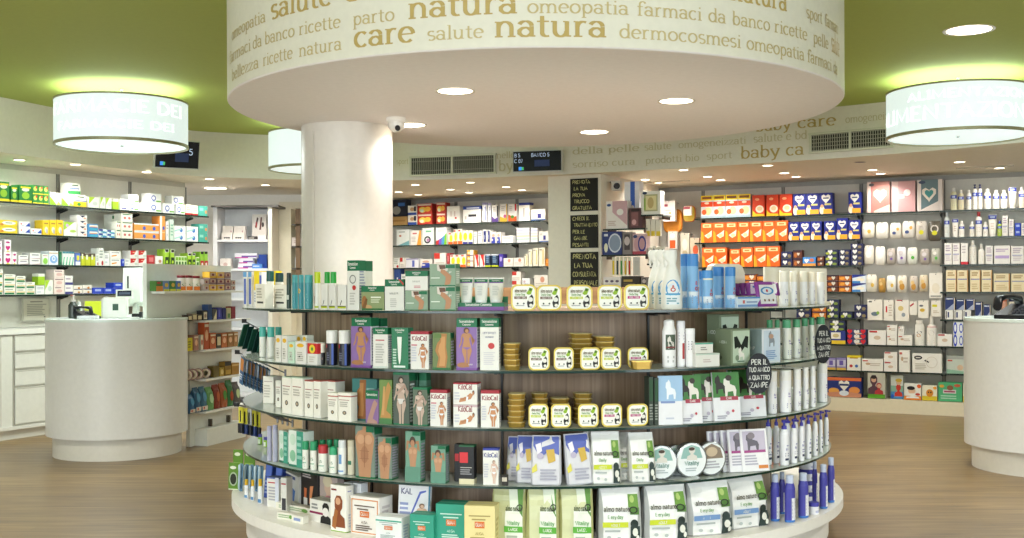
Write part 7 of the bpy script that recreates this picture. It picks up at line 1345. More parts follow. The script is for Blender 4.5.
# ---- pillar with chalkboards
PF = Line(((574 - PX) / F * 11.25, 11.25), BF.d)
mb = MB(); a_, b_ = PF.hit(548.5), PF.hit(601.5); q = [PF.at(a_), PF.at(b_), PF.at(b_, 1.62), PF.at(a_, 1.62)]
mb.prism([tuple(p) for p in q], 0, SOFF, mat('#e9e2d2', .55)); struct(mb.obj('pillar'))
def chalk(x0, x1, y0, y1, rows, lab):
    ln = PF.off(-.001); s0, s1 = ln.hit(x0), ln.hit(x1); p = ln.at((s0 + s1) / 2); w = s1 - s0; z1, z0 = zat((x0 + x1) / 2, y0, p.y), zat((x0 + x1) / 2, y1, p.y); h = z1 - z0
    e = tag(empty('chalkboard', (p.x, p.y, z0), BF.rz), lab, 'chalkboard')
    mb = MB(); mb.box((0, -.006, h / 2), (w, .012, h), mat('#16150f', .65), cham=.003); b = mb.obj('board', e)
    mb = MB(); n = len(rows)
    for i, t in enumerate(rows):
        xh = h / n * .36; k = min(1, w * .86 / (tlen(t) * xh)); x_ = -w * .42 + (i % 2) * w * .05; zz = h - h / n * (i + .78)
        write(mb, t, lambda x, y: (x_ + x * xh * k, -.0128, zz + y * xh), mat('#cfc98a', .8), .2, .16, .1)
    mb.obj('lettering', b)
chalk(571, 598.5, 178.5, 211, ['PRENOTA', 'LA TUA', 'PROVA', 'TRUCCO', 'GRATUITA'], 'chalkboard at the top of the white pillar, ending in trucco')
chalk(571, 598.5, 215, 248, ['CHIEDI IL', 'TRATTAMENTO', 'PER LE', 'GAMBE', 'PESANTI'], 'middle chalkboard of the three on the white pillar')
chalk(571, 598.5, 252, 287, ['PRENOTA', 'LA TUA', 'CONSULENZA', 'PERSONALE'], 'lowest chalkboard on the white pillar, above the pet food tubs')
# ---- baby things between the pillar and the orange cartons
SL = Line(((603 - PX) / F * 11.04, 11.04), BF.d)
def small_shelf(x0, x1, y, lab, dep=.26, back=0, base=None):
    ln = (base or SL).off(back); s0, s1 = ln.hit(x0), ln.hit(x1); p = ln.at(s0, dep / 2); z = zat((x0 + x1) / 2, y, ln.at((s0 + s1) / 2).y)
    e = tag(empty('wall_shelf', (*ln.at((s0 + s1) / 2, dep / 2), z), BF.rz), lab, 'shelf')
    mb = MB(); mb.box((0, 0, -.008), (s1 - s0, dep, .014), shelf_m); mb.box((0, -dep / 2 - .001, -.008), (s1 - s0, .003, .016), shelf_edge); mb.obj('board', e)
    for x in (-1, 1): mb = MB(); mb.box((x * (s1 - s0) * .42, .02, -.03), (.008, dep * .8, .03), dark); mb.obj('bracket', e)
    return [z]
ST.update({
 'tall1': ('#eceaf0', [('r', .4, 0, .7, 1, '#3a62c0'), ('r', .1, .5, .3, .6, '#2a2a4a'), ('e', .55, .4, .14, .1, '#e8e0d8'), ('e', .8, .15, .14, .08, '#e08a4a')], 'tall white and blue feeding box', 'box', []),
 'win': ('#f0ece2', [('r', .16, .14, .86, .86, '#b8b48a'), ('r', .24, .2, .8, .8, '#e8dca8'), ('e', .5, .5, .16, .24, '#c8b078'), ('r', .16, .2, .24, .7, '#88b03a'), ('e', .2, .92, .12, .06, '#2a3a5a')], 'white framed box with a window', 'box', []),
 'pkbox': ('#efe6e2', [('p', [(.3, 1), (1, 1), (1, .1), (.3, .6)], '#d0a8b0'), ('e', .66, .6, .16, .12, '#f2ece8'), ('e', .14, .86, .1, .05, '#2a4a8a'), ('l', .1, .1, .5, .3, 3, '#d0b8b0')], 'white and pink bottle box', 'box', []),
 'dkbox': ('#5a3a3c', [('r', .2, .1, .7, .8, '#8a5a5c'), ('e', .4, .3, .16, .14, '#d8a8a8'), ('r', .2, .85, .8, .95, '#2a1c20')], 'dark brown bottle box', 'box', []),
 'nvbox': ('#2a3a78', [('e', .66, .5, .34, .4, '#8a98b0'), ('o', .66, .5, .34, .42, .16, '#d8dce8'), ('e', .2, .3, .1, .2, '#e8e4c8'), ('r', .1, .8, .3, .9, '#d8dce8')], 'navy steriliser box', 'box', []),
 'gybox': ('#8a8080', [('r', .2, .2, .8, .9, '#4a3f44'), ('e', .5, .6, .3, .2, '#c8b8b8')], 'grey narrow box', 'box', []),
 'pkb2': ('#d8b8bc', [('e', .5, .5, .4, .4, '#c89aa0'), ('o', .7, .5, .3, .4, .3, '#3a3a8a'), ('r', 0, 0, 1, .14, '#b84a5a'), ('e', .2, .86, .16, .08, '#3a4a7a')], 'pink and blue pump box', 'box', []),
 'wipe': ('#efe8e6', [('e', .2, .6, .1, .12, '#6a5a70'), ('e', .5, .6, .1, .12, '#6a5a70'), ('e', .8, .6, .1, .12, '#6a5a70'), ('l', .1, .1, .9, .4, 2, '#d0c0c4')], 'white pack with three dark dots', 'pack', []),
 'dkw': ('#3a322c', [('r', .1, .5, .6, .7, '#b8984a'), ('l', .1, .1, .9, .4, 2, '#6a5a48')], 'dark brown pack with gold print', 'pack', []),
 'wbtl': ('#ece6d8', [('e', .4, .8, .2, .08, '#5a5a60'), ('l', .1, .2, .9, .6, 3, '#c8bca8')], 'cream narrow carton', 'carton', [])})
z1_ = small_shelf(603, 646, 228.5, 'wall shelf holding pink and brown bottle boxes beside the chalkboards')
row(SL, z1_, 0, 'R:shelf beside the chalkboards', 'pillar', [(606, 628, 201, 'pkbox'), (628.5, 643, 208, 'dkbox')])
row(SL, z1_, 0, 'R:shelf behind the pink bottle box', 'pillar', [(624.5, 640, 181.5, 'tall1', 1, 1, dict(back=.125))])
z2_ = small_shelf(601.5, 648, 254.5, 'wall shelf holding the navy steriliser box beside the chalkboards')
row(SL, z2_, 0, 'R:shelf under the pink bottle box', 'pillar', [(602, 622, 231.5, 'nvbox'), (622.5, 632, 232, 'gybox'), (632.5, 646.5, 233.5, 'pkb2')])
z3_ = small_shelf(641, 663, 214.5, 'short wall shelf holding a white framed box')
row(SL, z3_, 0, 'R:short high shelf', 'pillar', [(641, 661, 191, 'win')])
z4_ = small_shelf(647, 666, 263.5, 'short wall shelf holding cream cartons behind the spray bottles')
row(SL, z4_, 0, 'R:short shelf behind the spray bottles', 'pillar', [(648, 652, 247.5, 'wbtl'), (652.5, 656.5, 246, 'wbtl'), (657, 665, 247, 'wbtl', 2, 1)])
row(SL, small_shelf(603, 662, 287.5, 'low wall shelf behind the pet food tubs beside the pillar'), 0, 'R:shelf behind the pet food tubs', 'pillar', [(603, 621, 277, 'wipe'), (621.5, 640, 276, 'dkw'), (641, 660, 277, 'gybox', 3, 1)])
PEGS2 = len(PEGS)
for i, (x0, x1, c) in enumerate([(612, 615, '#e6c828'), (616, 619, '#2f3a3a'), (620, 623, '#3a8a3a'), (624, 627, '#d8b02a'), (628, 631, '#c8382a'), (633, 640, '#c9c4bc')]):
    hcard(x0, x1, 257, 275.5, '#e6e0c8' if i < 5 else '#d4cfc8', [('r', .2, .05, .8, .8, c)], 'baby spoon card with %s handle hanging under the navy box' % ['yellow', 'black', 'green', 'amber', 'red', 'clear'][i], d=.012, line=SL)
hcard(663, 675.5, 201, 221.5, '#efe6e4', [('r', .0, .72, .4, .84, '#a84a5a'), ('l', .2, .2, .8, .6, 3, '#d8c0c0'), ('e', .6, .4, .1, .06, '#d8b070')], 'white box hanging before the orange bib', 'box', .06, .0)
def bib(x0, x1, y0, y1, col, lab, rim='#c87820'):
    ln = BF.off(.10); s0, s1 = ln.hit(x0), ln.hit(x1); p = ln.at((s0 + s1) / 2); w = s1 - s0; z1, z0 = zat((x0 + x1) / 2, y0, p.y), zat((x0 + x1) / 2, y1, p.y); h = z1 - z0; n = 24
    def ring(k, y): return [(w / 2 * k * (abs(math.cos(t)) ** .55) * (1 if math.cos(t) > 0 else -1), y, h / 2 + h / 2 * k * (abs(math.sin(t)) ** .55) * (1 if math.sin(t) > 0 else -1)) for t in [2 * PI * i / n for i in range(n)]]
    mb = MB(); mb.loft([ring(1, .02), ring(1, 0), ring(.92, -.004)], mat(rim, .35)); mb.add(ring(.91, -.006), [list(range(n))], mat(col, .3))
    return tag(mb.obj('baby_plate', None, (p.x, p.y, z0), BF.rz), lab, 'plate')
bib(663.5, 682.5, 209, 233, '#e0902a', 'large orange plate hanging behind a white box')
e = bib(683, 695.5, 205.5, 222, '#d8b848', 'small orange rimmed plate hanging beside the large one', '#c86a2a')
hcard(683.5, 692, 206.5, 215.5, '#efe8e2', [('r', 0, .7, .8, .95, '#a83a4a')], 'white paper label card hanging before the small plate', d=.02, back=.02)
for i, (x0, x1, y0, y1, b, dec, lab) in enumerate([(646, 650.5, 219, 236, '#eee6d4', [('r', .1, 0, .9, .3, '#e8c838')], 'white spoon pack with yellow end hanging under the framed box, first'), (651, 655.5, 219.5, 236, '#eee6d4', [('r', .1, 0, .9, .3, '#e8c838')], 'white spoon pack with yellow end hanging under the framed box, second'), (656, 661, 220, 236, '#eee6d4', [('r', .1, 0, .9, .3, '#e8c838')], 'white spoon pack with yellow end hanging under the framed box, third'),
        (668, 677.5, 231.5, 249, '#dcd4cc', [('r', .2, .04, .8, .5, '#d8581c'), ('e', .5, .75, .3, .14, '#f2eee8')], 'clear blister card with orange cup hanging under the large plate'), (680.5, 689.5, 233, 262, '#cfc6b4', [('e', .5, .6, .3, .2, '#e8e0d0'), ('e', .5, .3, .3, .1, '#b8a888')], 'pale clear blister card hanging beside the orange cup card'), (690, 699.5, 238, 262, '#c8b8a0', [('e', .6, .5, .3, .2, '#d8603a'), ('e', .3, .2, .2, .1, '#8aa83a')], 'clear blister card with orange and green toys beside the orange cartons')]):
    hcard(x0, x1, y0, y1, b, dec, lab, d=.03, back=.05, line=SL if x0 < 663 else None)
e0 = bpy.data.objects.get('wall_shelving.006')
for s_, z_ in PEGS[PEGS2:]:
    x_ = s_ - Rb[0]
    mb = MB(); mb.bar((x_, -.01, z_), (x_, -.30, z_), .003, steel, 6); mb.obj('peg', e0)
# ================================================================== counters, desk things, cabinets
ctr = mat('#dddcd8', .3)
def counter(c, r, ztop, zk, label):
    e = tag(empty('service_counter', (*c, 0)), label, 'counter')
    mb = MB(); mb.lathe([(r, zk), (r, ztop - .022)], ctr, 96); mb.obj('body', e)
    mb = MB(); mb.lathe([(r - .05, 0), (r - .05, zk + .002)], mat('#dcd8cd', .35), 96); mb.obj('kick_plinth', e)
    mb = MB(); mb.lathe([(r + .004, ztop - .022), (r + .004, ztop - .002), (r, ztop)], mat('#dfeae4', .12), 96); mb.obj('glass_top', e)
    return e
LC = Vector((-3.12, 8.86)); ZC = 1.065
counter(LC, .532, ZC, .165, 'round white service counter with a till, below the drum lamp')
RCN = Vector((3.80, 7.93)); counter(RCN, .56, ZC, .165, 'round beige white service counter with a black telephone')
# drawer cabinet along the counter wall
CF = Line((-4.35, 9.52), LF.d)
s0, s1 = CF.hit(-70), 1.25
o = CF.at(s0); e = tag(empty('drawer_cabinet', (*o, 0), CF.rz), 'white drawer cabinet under the notice, beside the round counter', 'cabinet')
w = s1 - s0; cab = mat('#e6e4da', .4); lo = CF.hit(13) - s0
mb = MB(); mb.box((w / 2, .18, .50), (w, .34, .80), cab); mb.obj('carcass', e)
mb = MB(); mb.box((w / 2, .17, .05), (w, .30, .10), mat('#d8d4c8', .5)); mb.box((w / 2, .165, .098), (w, .36, .03), cab); mb.obj('plinth', e)
mb = MB(); mb.box((w / 2, .165, .925), (w + .02, .38, .045), mat('#eeece4', .35), cham=.004); mb.obj('worktop', e)
mb = MB(); mb.box((lo - .07, .0, .5), (.11, .014, .78), cab); mb.box((lo - .01, -.002, .5), (.012, .012, .78), mat('#b9b5a8', .5)); mb.obj('side_frame', e)
for z0, z1 in ((.755, .895), (.605, .745), (.455, .595), (.125, .445)):
    mb = MB(); mb.box((lo + .45, -.004, (z0 + z1) / 2), (.88, .022, z1 - z0 - .012), cab, cham=.004); mb.box((lo + .45, -.008, z1 - .012), (.86, .018, .010), mat('#c9c6ba', .4)); mb.obj('drawer', e)
# notice on the wall panel
ln = LWB.off(-.05); p = ln.at((ln.hit(22) + ln.hit(49)) / 2); w = ln.hit(49) - ln.hit(22)
e = tag(empty('wall_notice', (p.x, p.y, zat(35, 321, p.y)), ln.rz), 'framed paper notice on the wall above the drawer cabinet', 'notice')
h = zat(35, 298, p.y) - zat(35, 321, p.y)
mb = MB(); mb.box((0, 0, h / 2), (w, .012, h), mat('#c9c6b4', .4)); mb.obj('holder', e)
mb = MB(); mb.box((0, -.008, h / 2), (w * .92, .002, h * .92), mat('#dcd8c4', .6)); decals(mb, [('r', .25, .84, .75, .9, '#9a9688'), ('l', .12, .2, .9, .78, 7, '#aaa696'), ('r', .8, .12, .86, .18, '#5a5a50')], lambda u, v, l: ((u - .5) * w * .92, -.0095 - .0004 * l, v * h * .92 + h * .04), w, h); mb.obj('paper', e)
# partition with display ledges running back from the counter
PA = Line((-2.80, 8.59), (0.298, 0.955)); PLEN = 1.21; PLOW = .57
zp = 1.485
e = tag(empty('display_partition', (*PA.o, 0), PA.rz), 'white partition panel with narrow product ledges beside the round counter', 'partition')
pan = mat('#e6e8e0', .4)
mb = MB(); q = [(0, ZC + .001), (PLOW, ZC + .001), (PLOW, 0), (PLEN, 0), (PLEN, zp), (0, zp)]      # the panel is cut out round the counter
vs = [(x_, y_, z_) for y_ in (.0025, .0375) for x_, z_ in q]; mb.add(vs, [[0, 1, 4, 5], [1, 2, 3, 4], [11, 10, 7, 6], [10, 9, 8, 7]] + [[i + 6, (i + 1) % 6 + 6, (i + 1) % 6, i] for i in range(6)], pan); mb.obj('panel', e)
LED = {0: 1.272, 1: 1.03, 2: .79, 3: .55, 4: .285}
for k, z in LED.items():
    x0 = .06 if k == 0 else .62
    mb = MB(); mb.box(((x0 + PLEN + .12) / 2, -.055, z - .009), (PLEN + .12 - x0, .12, .016), mat('#efeee8', .3)); mb.obj('ledge', e)
mb = MB(); mb.box((.94, -.05, .07), (.60, .13, .14), pan); mb.obj('foot', e)
for x in (.82, 1.1): mb = MB(); mb.box((x, -.03, .17), (.02, .03, .06), mat('#4a4438', .5)); mb.obj('slot_clip', e)
def ledge(k, items):
    ln = PA.off(-.085); z = LED[k]; cnt_ = {}
    for (x0, x1, yt, kind, base, dec, desc, cat) in items:
        s0, s1 = ln.hit(x0), ln.hit(x1); p = ln.at((s0 + s1) / 2, .03); w = s1 - s0; h = zat((x0 + x1) / 2, yt, p.y) - z
        if kind == 'box': o = carton_mb(w * .95, .06, h, base, (), dec).obj('ledge_carton', None, (p.x, p.y, z + .001), PA.rz)
        elif kind == 'jar':
            o = bottle('vitamin_jar', min(w * .95, .07), h, base, '#7a1620', .16, dec, 1, .9, .98, (p.x, p.y, z + .001), PA.rz)
        elif kind == 'roll':
            r = h / 2; mb = MB(); n = 20
            prof = [(.55, -.02), (1, -.02), (1, .02), (.55, .02), (.55, -.02)]
            for a_, b_ in zip(prof, prof[1:]):
                vs = [(q[1], r * q[0] * math.cos(2 * PI * i / n), r + r * q[0] * math.sin(2 * PI * i / n)) for q in (a_, b_) for i in range(n)]
                mb.add(vs, [[i, (i + 1) % n, n + (i + 1) % n, n + i] for i in range(n)], mat(base, .4), False)
            for i in range(n): pass
            o = mb.obj('ledge_roll', None, (p.x, p.y, z + .001), PA.rz + .5)
            mb2 = MB(); vs = [(-.0205 - .0002, r * k_ * math.cos(2 * PI * i / n), r + r * k_ * math.sin(2 * PI * i / n)) for k_ in (.5, .9) for i in range(n)]
            vs += [(x_ + .041, y_, z_) for x_, y_, z_ in vs[:]]
            mb2.add(vs, [[i, (i + 1) % n, n + (i + 1) % n, n + i] for i in range(n)] + [[2 * n + i, 2 * n + (i + 1) % n, 3 * n + (i + 1) % n, 3 * n + i][::-1] for i in range(n)], mat('#d8c8b0', .5)); mb2.obj('label', o)
        else: o = bag_mb(w * .95, .07, h, base, dec, None, .2).obj('ledge_bag', None, (p.x, p.y, z + .001), PA.rz)
        tag(o, desc, cat)
CG = [('r', 0, 0, 1, .2, '#c8c030'), ('e', .5, .6, .3, .2, '#d8b040')]
ledge(0, [(156, 163, 281, 'box', '#4a7a34', [('r', 0, 0, 1, .5, '#d88a30'), ('e', .4, .8, .3, .1, '#b83a30')], 'green and orange packet on the top partition ledge, outermost', 'packet'), (163.5, 169.5, 281, 'box', '#6a86b8', CG, 'blue and yellow packet on the top partition ledge', 'packet'), (170, 176, 281, 'box', '#3a7a3a', CG, 'green and yellow packet on the top partition ledge', 'packet'), (176.5, 181, 281, 'box', '#4a6aa8', CG, 'slim blue packet beside the red lidded jars on the top ledge', 'packet'),
    (181.5, 187.5, 275.5, 'jar', '#e8e0d4', [('r', 0, .05, 1, .35, '#e07a28'), ('e', .5, .5, .3, .12, '#3a8a3a')], 'red lidded vitamin jar on the top ledge, first after the packets', 'jar'), (188.5, 194.5, 275.5, 'jar', '#e8e0d4', [('r', 0, .05, 1, .35, '#e07a28'), ('e', .5, .5, .3, .12, '#3a8a3a')], 'red lidded vitamin jar on the top ledge, middle one', 'jar'), (195.5, 202, 276, 'jar', '#e8e0d4', [('r', 0, .05, 1, .35, '#e07a28'), ('e', .5, .5, .3, .12, '#3a8a3a')], 'red lidded vitamin jar beside the stacked tins on the top ledge', 'jar')])
TN = [('r', .1, .3, .9, .8, '#c8a890'), ('e', .5, .5, .2, .2, '#7a2a3a')]
def stackl(k, spec):
    ln = PA.off(-.085)
    for (x0, x1, yt, n, base, desc) in spec:
        s0, s1 = ln.hit(x0), ln.hit(x1); p = ln.at((s0 + s1) / 2, .03); w = s1 - s0; z = LED[k]; h = (zat((x0 + x1) / 2, yt, p.y) - z) / n
        for i in range(n): tag(carton_mb(w * .95, .07, h - .003, base if i % 2 == 0 or base != '#d8a838' else '#8a6a70', (), TN).obj('ledge_carton', None, (p.x, p.y, z + .001 + i * h), PA.rz), desc + (', ' + {2: ['bottom', 'top'], 3: ['bottom', 'middle', 'top'], 1: ['']}[n][i] if n > 1 else ''), 'carton')
stackl(0, [(203.5, 208.5, 279, 2, '#b0a098', 'mauve pastille box in the stack beside the red lidded jars'), (209, 216, 271.5, 3, '#d8a838', 'yellow and mauve pastille box in the stack at mid ledge'), (216.5, 224, 272, 3, '#d8a838', 'yellow and mauve pastille box in the second mid ledge stack'), (224.5, 230.5, 272, 3, '#8a6a70', 'mauve pastille box in the last stack of the top ledge'), (231, 235, 280, 2, '#a89a90', 'pale pastille box at the ledge end')])
NB = [('r', .1, .2, .9, .8, '#d8c8a0')]
ledge(1, [(188, 192, 315, 'box', '#3a2f28', NB, 'small dark tin on the second ledge, nearest the counter'.replace('nearest', 'next to'), 'tin'), (192.5, 197, 313.5, 'box', '#8a7a68', NB, 'brownish tin on the second ledge beside the small dark one', 'tin'), (197.5, 202, 314.5, 'box', '#4a3a30', NB, 'dark brown tin on the second ledge beside the white fronted book', 'tin'), (202.5, 207.5, 310.5, 'box', '#2a2c34', [('r', .2, .1, .9, .85, '#e0d4bc'), ('e', .55, .45, .25, .2, '#a88a70')], 'dark box with a pale picture on the second ledge', 'box'), (208, 212, 304.5, 'box', '#2f4a7a', [], 'tall blue box on the second ledge', 'box'), (212.5, 217, 309, 'box', '#4a4a50', [('p', [(.1, 0), (.9, .9), (.9, 0)], '#d8c8a8')], 'grey box with pale corner on the second ledge', 'box'),
    (217.5, 222, 307.5, 'box', '#3a3a8a', [('r', .2, .2, .6, .8, '#5a5ab8')], 'indigo box on the second ledge', 'box'), (222.5, 226, 308, 'box', '#2a2f6a', [], 'navy box on the second ledge', 'box'), (226.5, 231, 308, 'box', '#b8b088', [('r', .2, .1, .8, .5, '#5a7a4a')], 'olive cream box on the second ledge', 'box'), (231.5, 235.5, 306.5, 'box', '#8a2a38', [], 'dark red box ending the second ledge', 'box')])
OR = [('e', .5, .5, .3, .2, '#e8b890'), ('r', .1, .8, .9, .9, '#e8d8c0')]
ledge(2, [(186.5, 192.5, 338, 'box', '#d8c820', [('l', .2, .2, .8, .8, 3, '#8a8a20')], 'yellow card box on the third ledge next to the counter', 'box'), (193.5, 198.5, 335, 'box', '#a87868', OR, 'brownish red biscuit pack beside the yellow card box', 'pack'), (199.3, 203.3, 335, 'box', '#e0d4c0', [('r', 0, .0, .2, 1, '#2a2f34'), ('e', .6, .5, .25, .2, '#b85a3a')], 'white biscuit pack with dark edge on the third ledge', 'pack'), (203.8, 209, 321.5, 'box', '#b85028', OR, 'tall orange biscuit pack standing out above the third ledge', 'pack'), (209.5, 216, 333, 'box', '#b85a30', OR, 'orange biscuit pack beside the tall one on the third ledge', 'pack'), (216.5, 221, 334, 'box', '#3a3430', NB, 'dark striped biscuit pack on the third ledge', 'pack'), (221.5, 227, 333, 'box', '#b8683a', OR, 'orange biscuit pack after the dark striped one', 'pack'), (227.5, 233, 332.5, 'box', '#9a6a3a', OR, 'brown biscuit pack near the ledge end', 'pack'), (233.5, 238, 332, 'box', '#a8784a', OR, 'tan biscuit pack ending the third ledge', 'pack')])
ledge(3, [(187.5, 192.5, 369.5, 'roll', '#7a3a44', [], 'plum edged round biscuit roll on the fourth ledge, outermost', 'biscuit roll'), (193, 197.5, 369, 'roll', '#8a4a50', [], 'plum edged round biscuit roll on the fourth ledge, second', 'biscuit roll'), (198, 203.5, 368.5, 'roll', '#8a4a50', [], 'plum edged round biscuit roll on the fourth ledge, third', 'biscuit roll'), (204.5, 212.5, 368, 'roll', '#6a3f4a', [], 'plum edged round biscuit roll beside the olive tins', 'biscuit roll'), (213, 219, 366, 'box', '#6a5a2a', [], 'olive tin on the fourth ledge beside the round rolls', 'tin'), (219.5, 224, 367.5, 'box', '#a88a3a', [('e', .5, .5, .3, .3, '#d8c080')], 'gold tin on the fourth ledge', 'tin'), (224.5, 231, 361.5, 'box', '#8a6a28', [('r', 0, .7, 1, 1, '#2a2c30'), ('r', .1, .1, .9, .4, '#b8923a')], 'gold tin with black top on the fourth ledge', 'tin'), (231.5, 239, 363, 'box', '#a87a30', [('r', 0, .75, 1, .9, '#d8b070')], 'amber tin ending the fourth ledge', 'tin')])
BGD = [('r', 0, .05, 1, .22, '#d8cfc0'), ('e', .3, .14, .14, .06, '#c84a3a'), ('e', .5, .6, .35, .2, '#4f8fb0')]
ledge(4, [(188.5, 194, 394, 'bag', '#2f5f86', BGD, 'blue sweets bag on the lowest ledge next to the counter', 'bag'), (194.5, 200, 387.5, 'bag', '#2f5a7a', BGD, 'dark blue sweets bag on the lowest ledge, second', 'bag'), (200.5, 206.5, 386.5, 'bag', '#3a6a86', BGD, 'blue sweets bag with pale foot beside the green one', 'bag'), (207, 213.5, 387, 'bag', '#6aa060', [('e', .5, .5, .35, .2, '#b8d8a8')], 'green sweets bag on the lowest ledge', 'bag'), (214, 220, 384.5, 'bag', '#8a3a2a', [('e', .5, .5, .3, .2, '#b8603a')], 'dark red sweets bag beside the green one on the lowest ledge', 'bag'), (220.5, 227, 383, 'bag', '#a85a34', [('e', .5, .5, .3, .2, '#4a8a3a')], 'orange brown sweets bag on the lowest ledge', 'bag'), (227.5, 233, 380, 'bag', '#3a7a4a', [('e', .5, .4, .3, .2, '#a8482a')], 'green topped sweets bag near the ledge end', 'bag'), (233.5, 240, 382, 'bag', '#5a5a5a', [('e', .5, .5, .3, .2, '#c8d8a0')], 'grey sweets bag ending the lowest ledge', 'bag')])
# things on the white counter
def on(px, dep): return ((px - PX) / F * dep, dep)
x, y = on(115, 8.75); zc = ZC + .0006
e = tag(empty('receipt_printer', (x, y, zc), .25), 'white receipt printer with a small green display on the white counter', 'printer')
mb = MB(); mb.box((0, 0, .075), (.19, .16, .15), mat('#e9e9e2', .4), cham=.012); mb.box((0, -.004, .153), (.17, .13, .012), mat('#dcdcd4', .4), cham=.01); mb.obj('body', e)
mb = MB(); mb.box((.01, -.081, .085), (.042, .004, .05), mat('#1f4a34', .3)); mb.obj('display', e)
mb = MB(); mb.box((-.06, -.02, .163), (.02, .09, .006), mat('#c9c9c2')); mb.obj('lid_latch', e)
x, y = on(124.5, 8.95)
e = tag(empty('customer_display', (x, y, zc), .3), 'dark customer display on a pole behind the receipt printer', 'display')
mb = MB(); mb.lathe([(.05, 0), (.05, .012), (.014, .02), (.012, .16)], mat('#dedfd8', .4), 20); mb.obj('pole', e)
mb = MB(); mb.box((0, 0, .185), (.13, .05, .07), mat('#e2e2da', .4), cham=.008); mb.box((0, -.026, .19), (.105, .006, .045), mat('#20242e', .2)); decals(mb, [('r', .1, .3, .9, .7, '#3a4458')], lambda u, v, l: ((u - .5) * .105, -.0295 - .0004 * l, .168 + v * .045), .105, .045); mb.obj('screen', e)
x, y = on(139, 9.22)
e = tag(empty('computer_monitor', (x, y, zc), PI - .5), 'white computer monitor seen from behind beside the partition', 'monitor')
mb = MB()
mb.loft([[(-.16, -.02, .08), (.16, -.02, .08), (.16, .03, .08), (-.16, .03, .08)], [(-.16, -.02, .40), (.16, -.02, .40), (.16, .02, .40), (-.16, .02, .40)]], mat('#dfe3dc', .4), smooth=False); mb.box((0, .045, .24), (.20, .05, .24), mat('#d6dad3', .4), cham=.015); mb.box((.05, .071, .28), (.016, .003, .10), mat('#3a3a36')); mb.obj('housing', e)
mb = MB(); mb.box((0, .03, .05), (.05, .03, .10), mat('#c8ccc6', .4)); mb.lathe([(.11, 0), (.11, .01), (.03, .02)], mat('#cfd3cc', .4), 24); mb.obj('stand', e)
x, y = on(92, 8.82)
e = tag(empty('price_booklet', (x + .0, y + .1, zc), .1, -.12), 'yellow green booklet leaning behind the dark telephone', 'booklet')
mb = MB(); mb.box((0, 0, .065), (.19, .012, .13), mat('#c2cc28', .5)); mb.box((0, .001, .065), (.18, .009, .126), mat('#eeece0', .6)); mb.obj('cover', e)
def phone(x, y, rz, s, label, zc):
    e = tag(empty('telephone', (x, y, zc), rz), label, 'telephone'); bk = mat('#191a20', .3)
    mb = MB(); mb.loft([[(-.09 * s, -.08 * s, 0), (.09 * s, -.08 * s, 0), (.09 * s, .08 * s, 0), (-.09 * s, .08 * s, 0)], [(-.09 * s, -.08 * s, .02 * s), (.09 * s, -.08 * s, .02 * s), (.085 * s, .08 * s, .075 * s), (-.085 * s, .08 * s, .075 * s)]], bk, smooth=False); mb.obj('base', e)
    mb = MB()
    for i in range(3):
        for j in range(4): mb.box(((.0 + i * .022) * s, (-.055 + j * .024) * s, (.033 + j * .0085) * s), (.015 * s, .014 * s, .01 * s), mat('#4a4c54', .4))
    mb.obj('keypad', e)
    mb = MB(); pts = [(-.11, .05), (-.10, .09), (-.03, .10), (.03, .10), (.10, .09), (.11, .05)]
    rings = []
    for t, (yy, zz) in enumerate(pts):
        r = .024 if t in (0, 1, 4, 5) else .015
        rings.append([(-.055 * s + r * s * math.cos(2 * PI * i / 10), yy * s, (zz + .01) * s + r * s * .8 * math.sin(2 * PI * i / 10)) for i in range(10)])
    mb.loft(rings, bk); mb.obj('handset', e)
    return e
phone(*on(87.5, 8.62), 1.1, .8, 'dark desk telephone on the white counter before the yellow booklet', zc)
mb = MB(); mb.box((0, 0, .012), (.15, .09, .024), mat('#d9dbe0', .3), cham=.02); x, y = on(88, 8.49); tag(mb.obj('paper_tray', None, (x, y, zc), .1), 'low pale tray in front of the dark telephone', 'tray')
x, y = on(73, 8.72)
e = tag(empty('hand_gel_bottle', (x, y, zc)), 'clear pump bottle with dark contents at the end of the white counter', 'bottle')
mb = MB(); mb.lathe([(.034, 0), (.036, .01), (.036, .10), (.02, .125), (.014, .13)], mat('#3a3f3a', .25), 20); mb.obj('body', e)
mb = MB(); mb.lathe([(.016, .128), (.016, .145), (.006, .147), (.006, .17), (.014, .171), (.014, .18)], mat('#d8d0cc', .35), 14); mb.box((0, -.02, .176), (.012, .035, .01), mat('#c87a70', .4)); mb.obj('pump', e)
x, y = on(79, 8.8); tag(bottle('glue_bottle', .045, .125, '#dfe6e2', '#e8ece8', .2, [('r', .2, .2, .8, .7, '#5a6a60')], 1, .5, None, (x, y, zc)), 'pale bottle standing between the pump bottle and the booklet', 'bottle')
x, y = on(137, 8.72); e = tag(empty('barcode_scanner', (x, y, zc), -.4), 'small black barcode scanner lying near the partition', 'scanner')
mb = MB(); mb.box((0, 0, .018), (.09, .04, .032), mat('#1b1b1e', .35), cham=.01); mb.obj('handle', e); mb = MB(); mb.box((.055, 0, .025), (.04, .055, .045), mat('#232428', .35), cham=.012); mb.obj('head', e)
x, y = on(128, 8.56); tag((lambda m: (m.box((0, 0, .006), (.16, .045, .010), mat('#d8dad4', .4), cham=.006), m.obj('pen_tray', None, (x, y, zc), .15))[1])(MB()), 'narrow white tray lying before the receipt printer', 'tray')
# right-hand counter telephone
phone(*on(1019, 7.66), -.9, 1.35, 'black desk telephone on the beige white counter', zc)
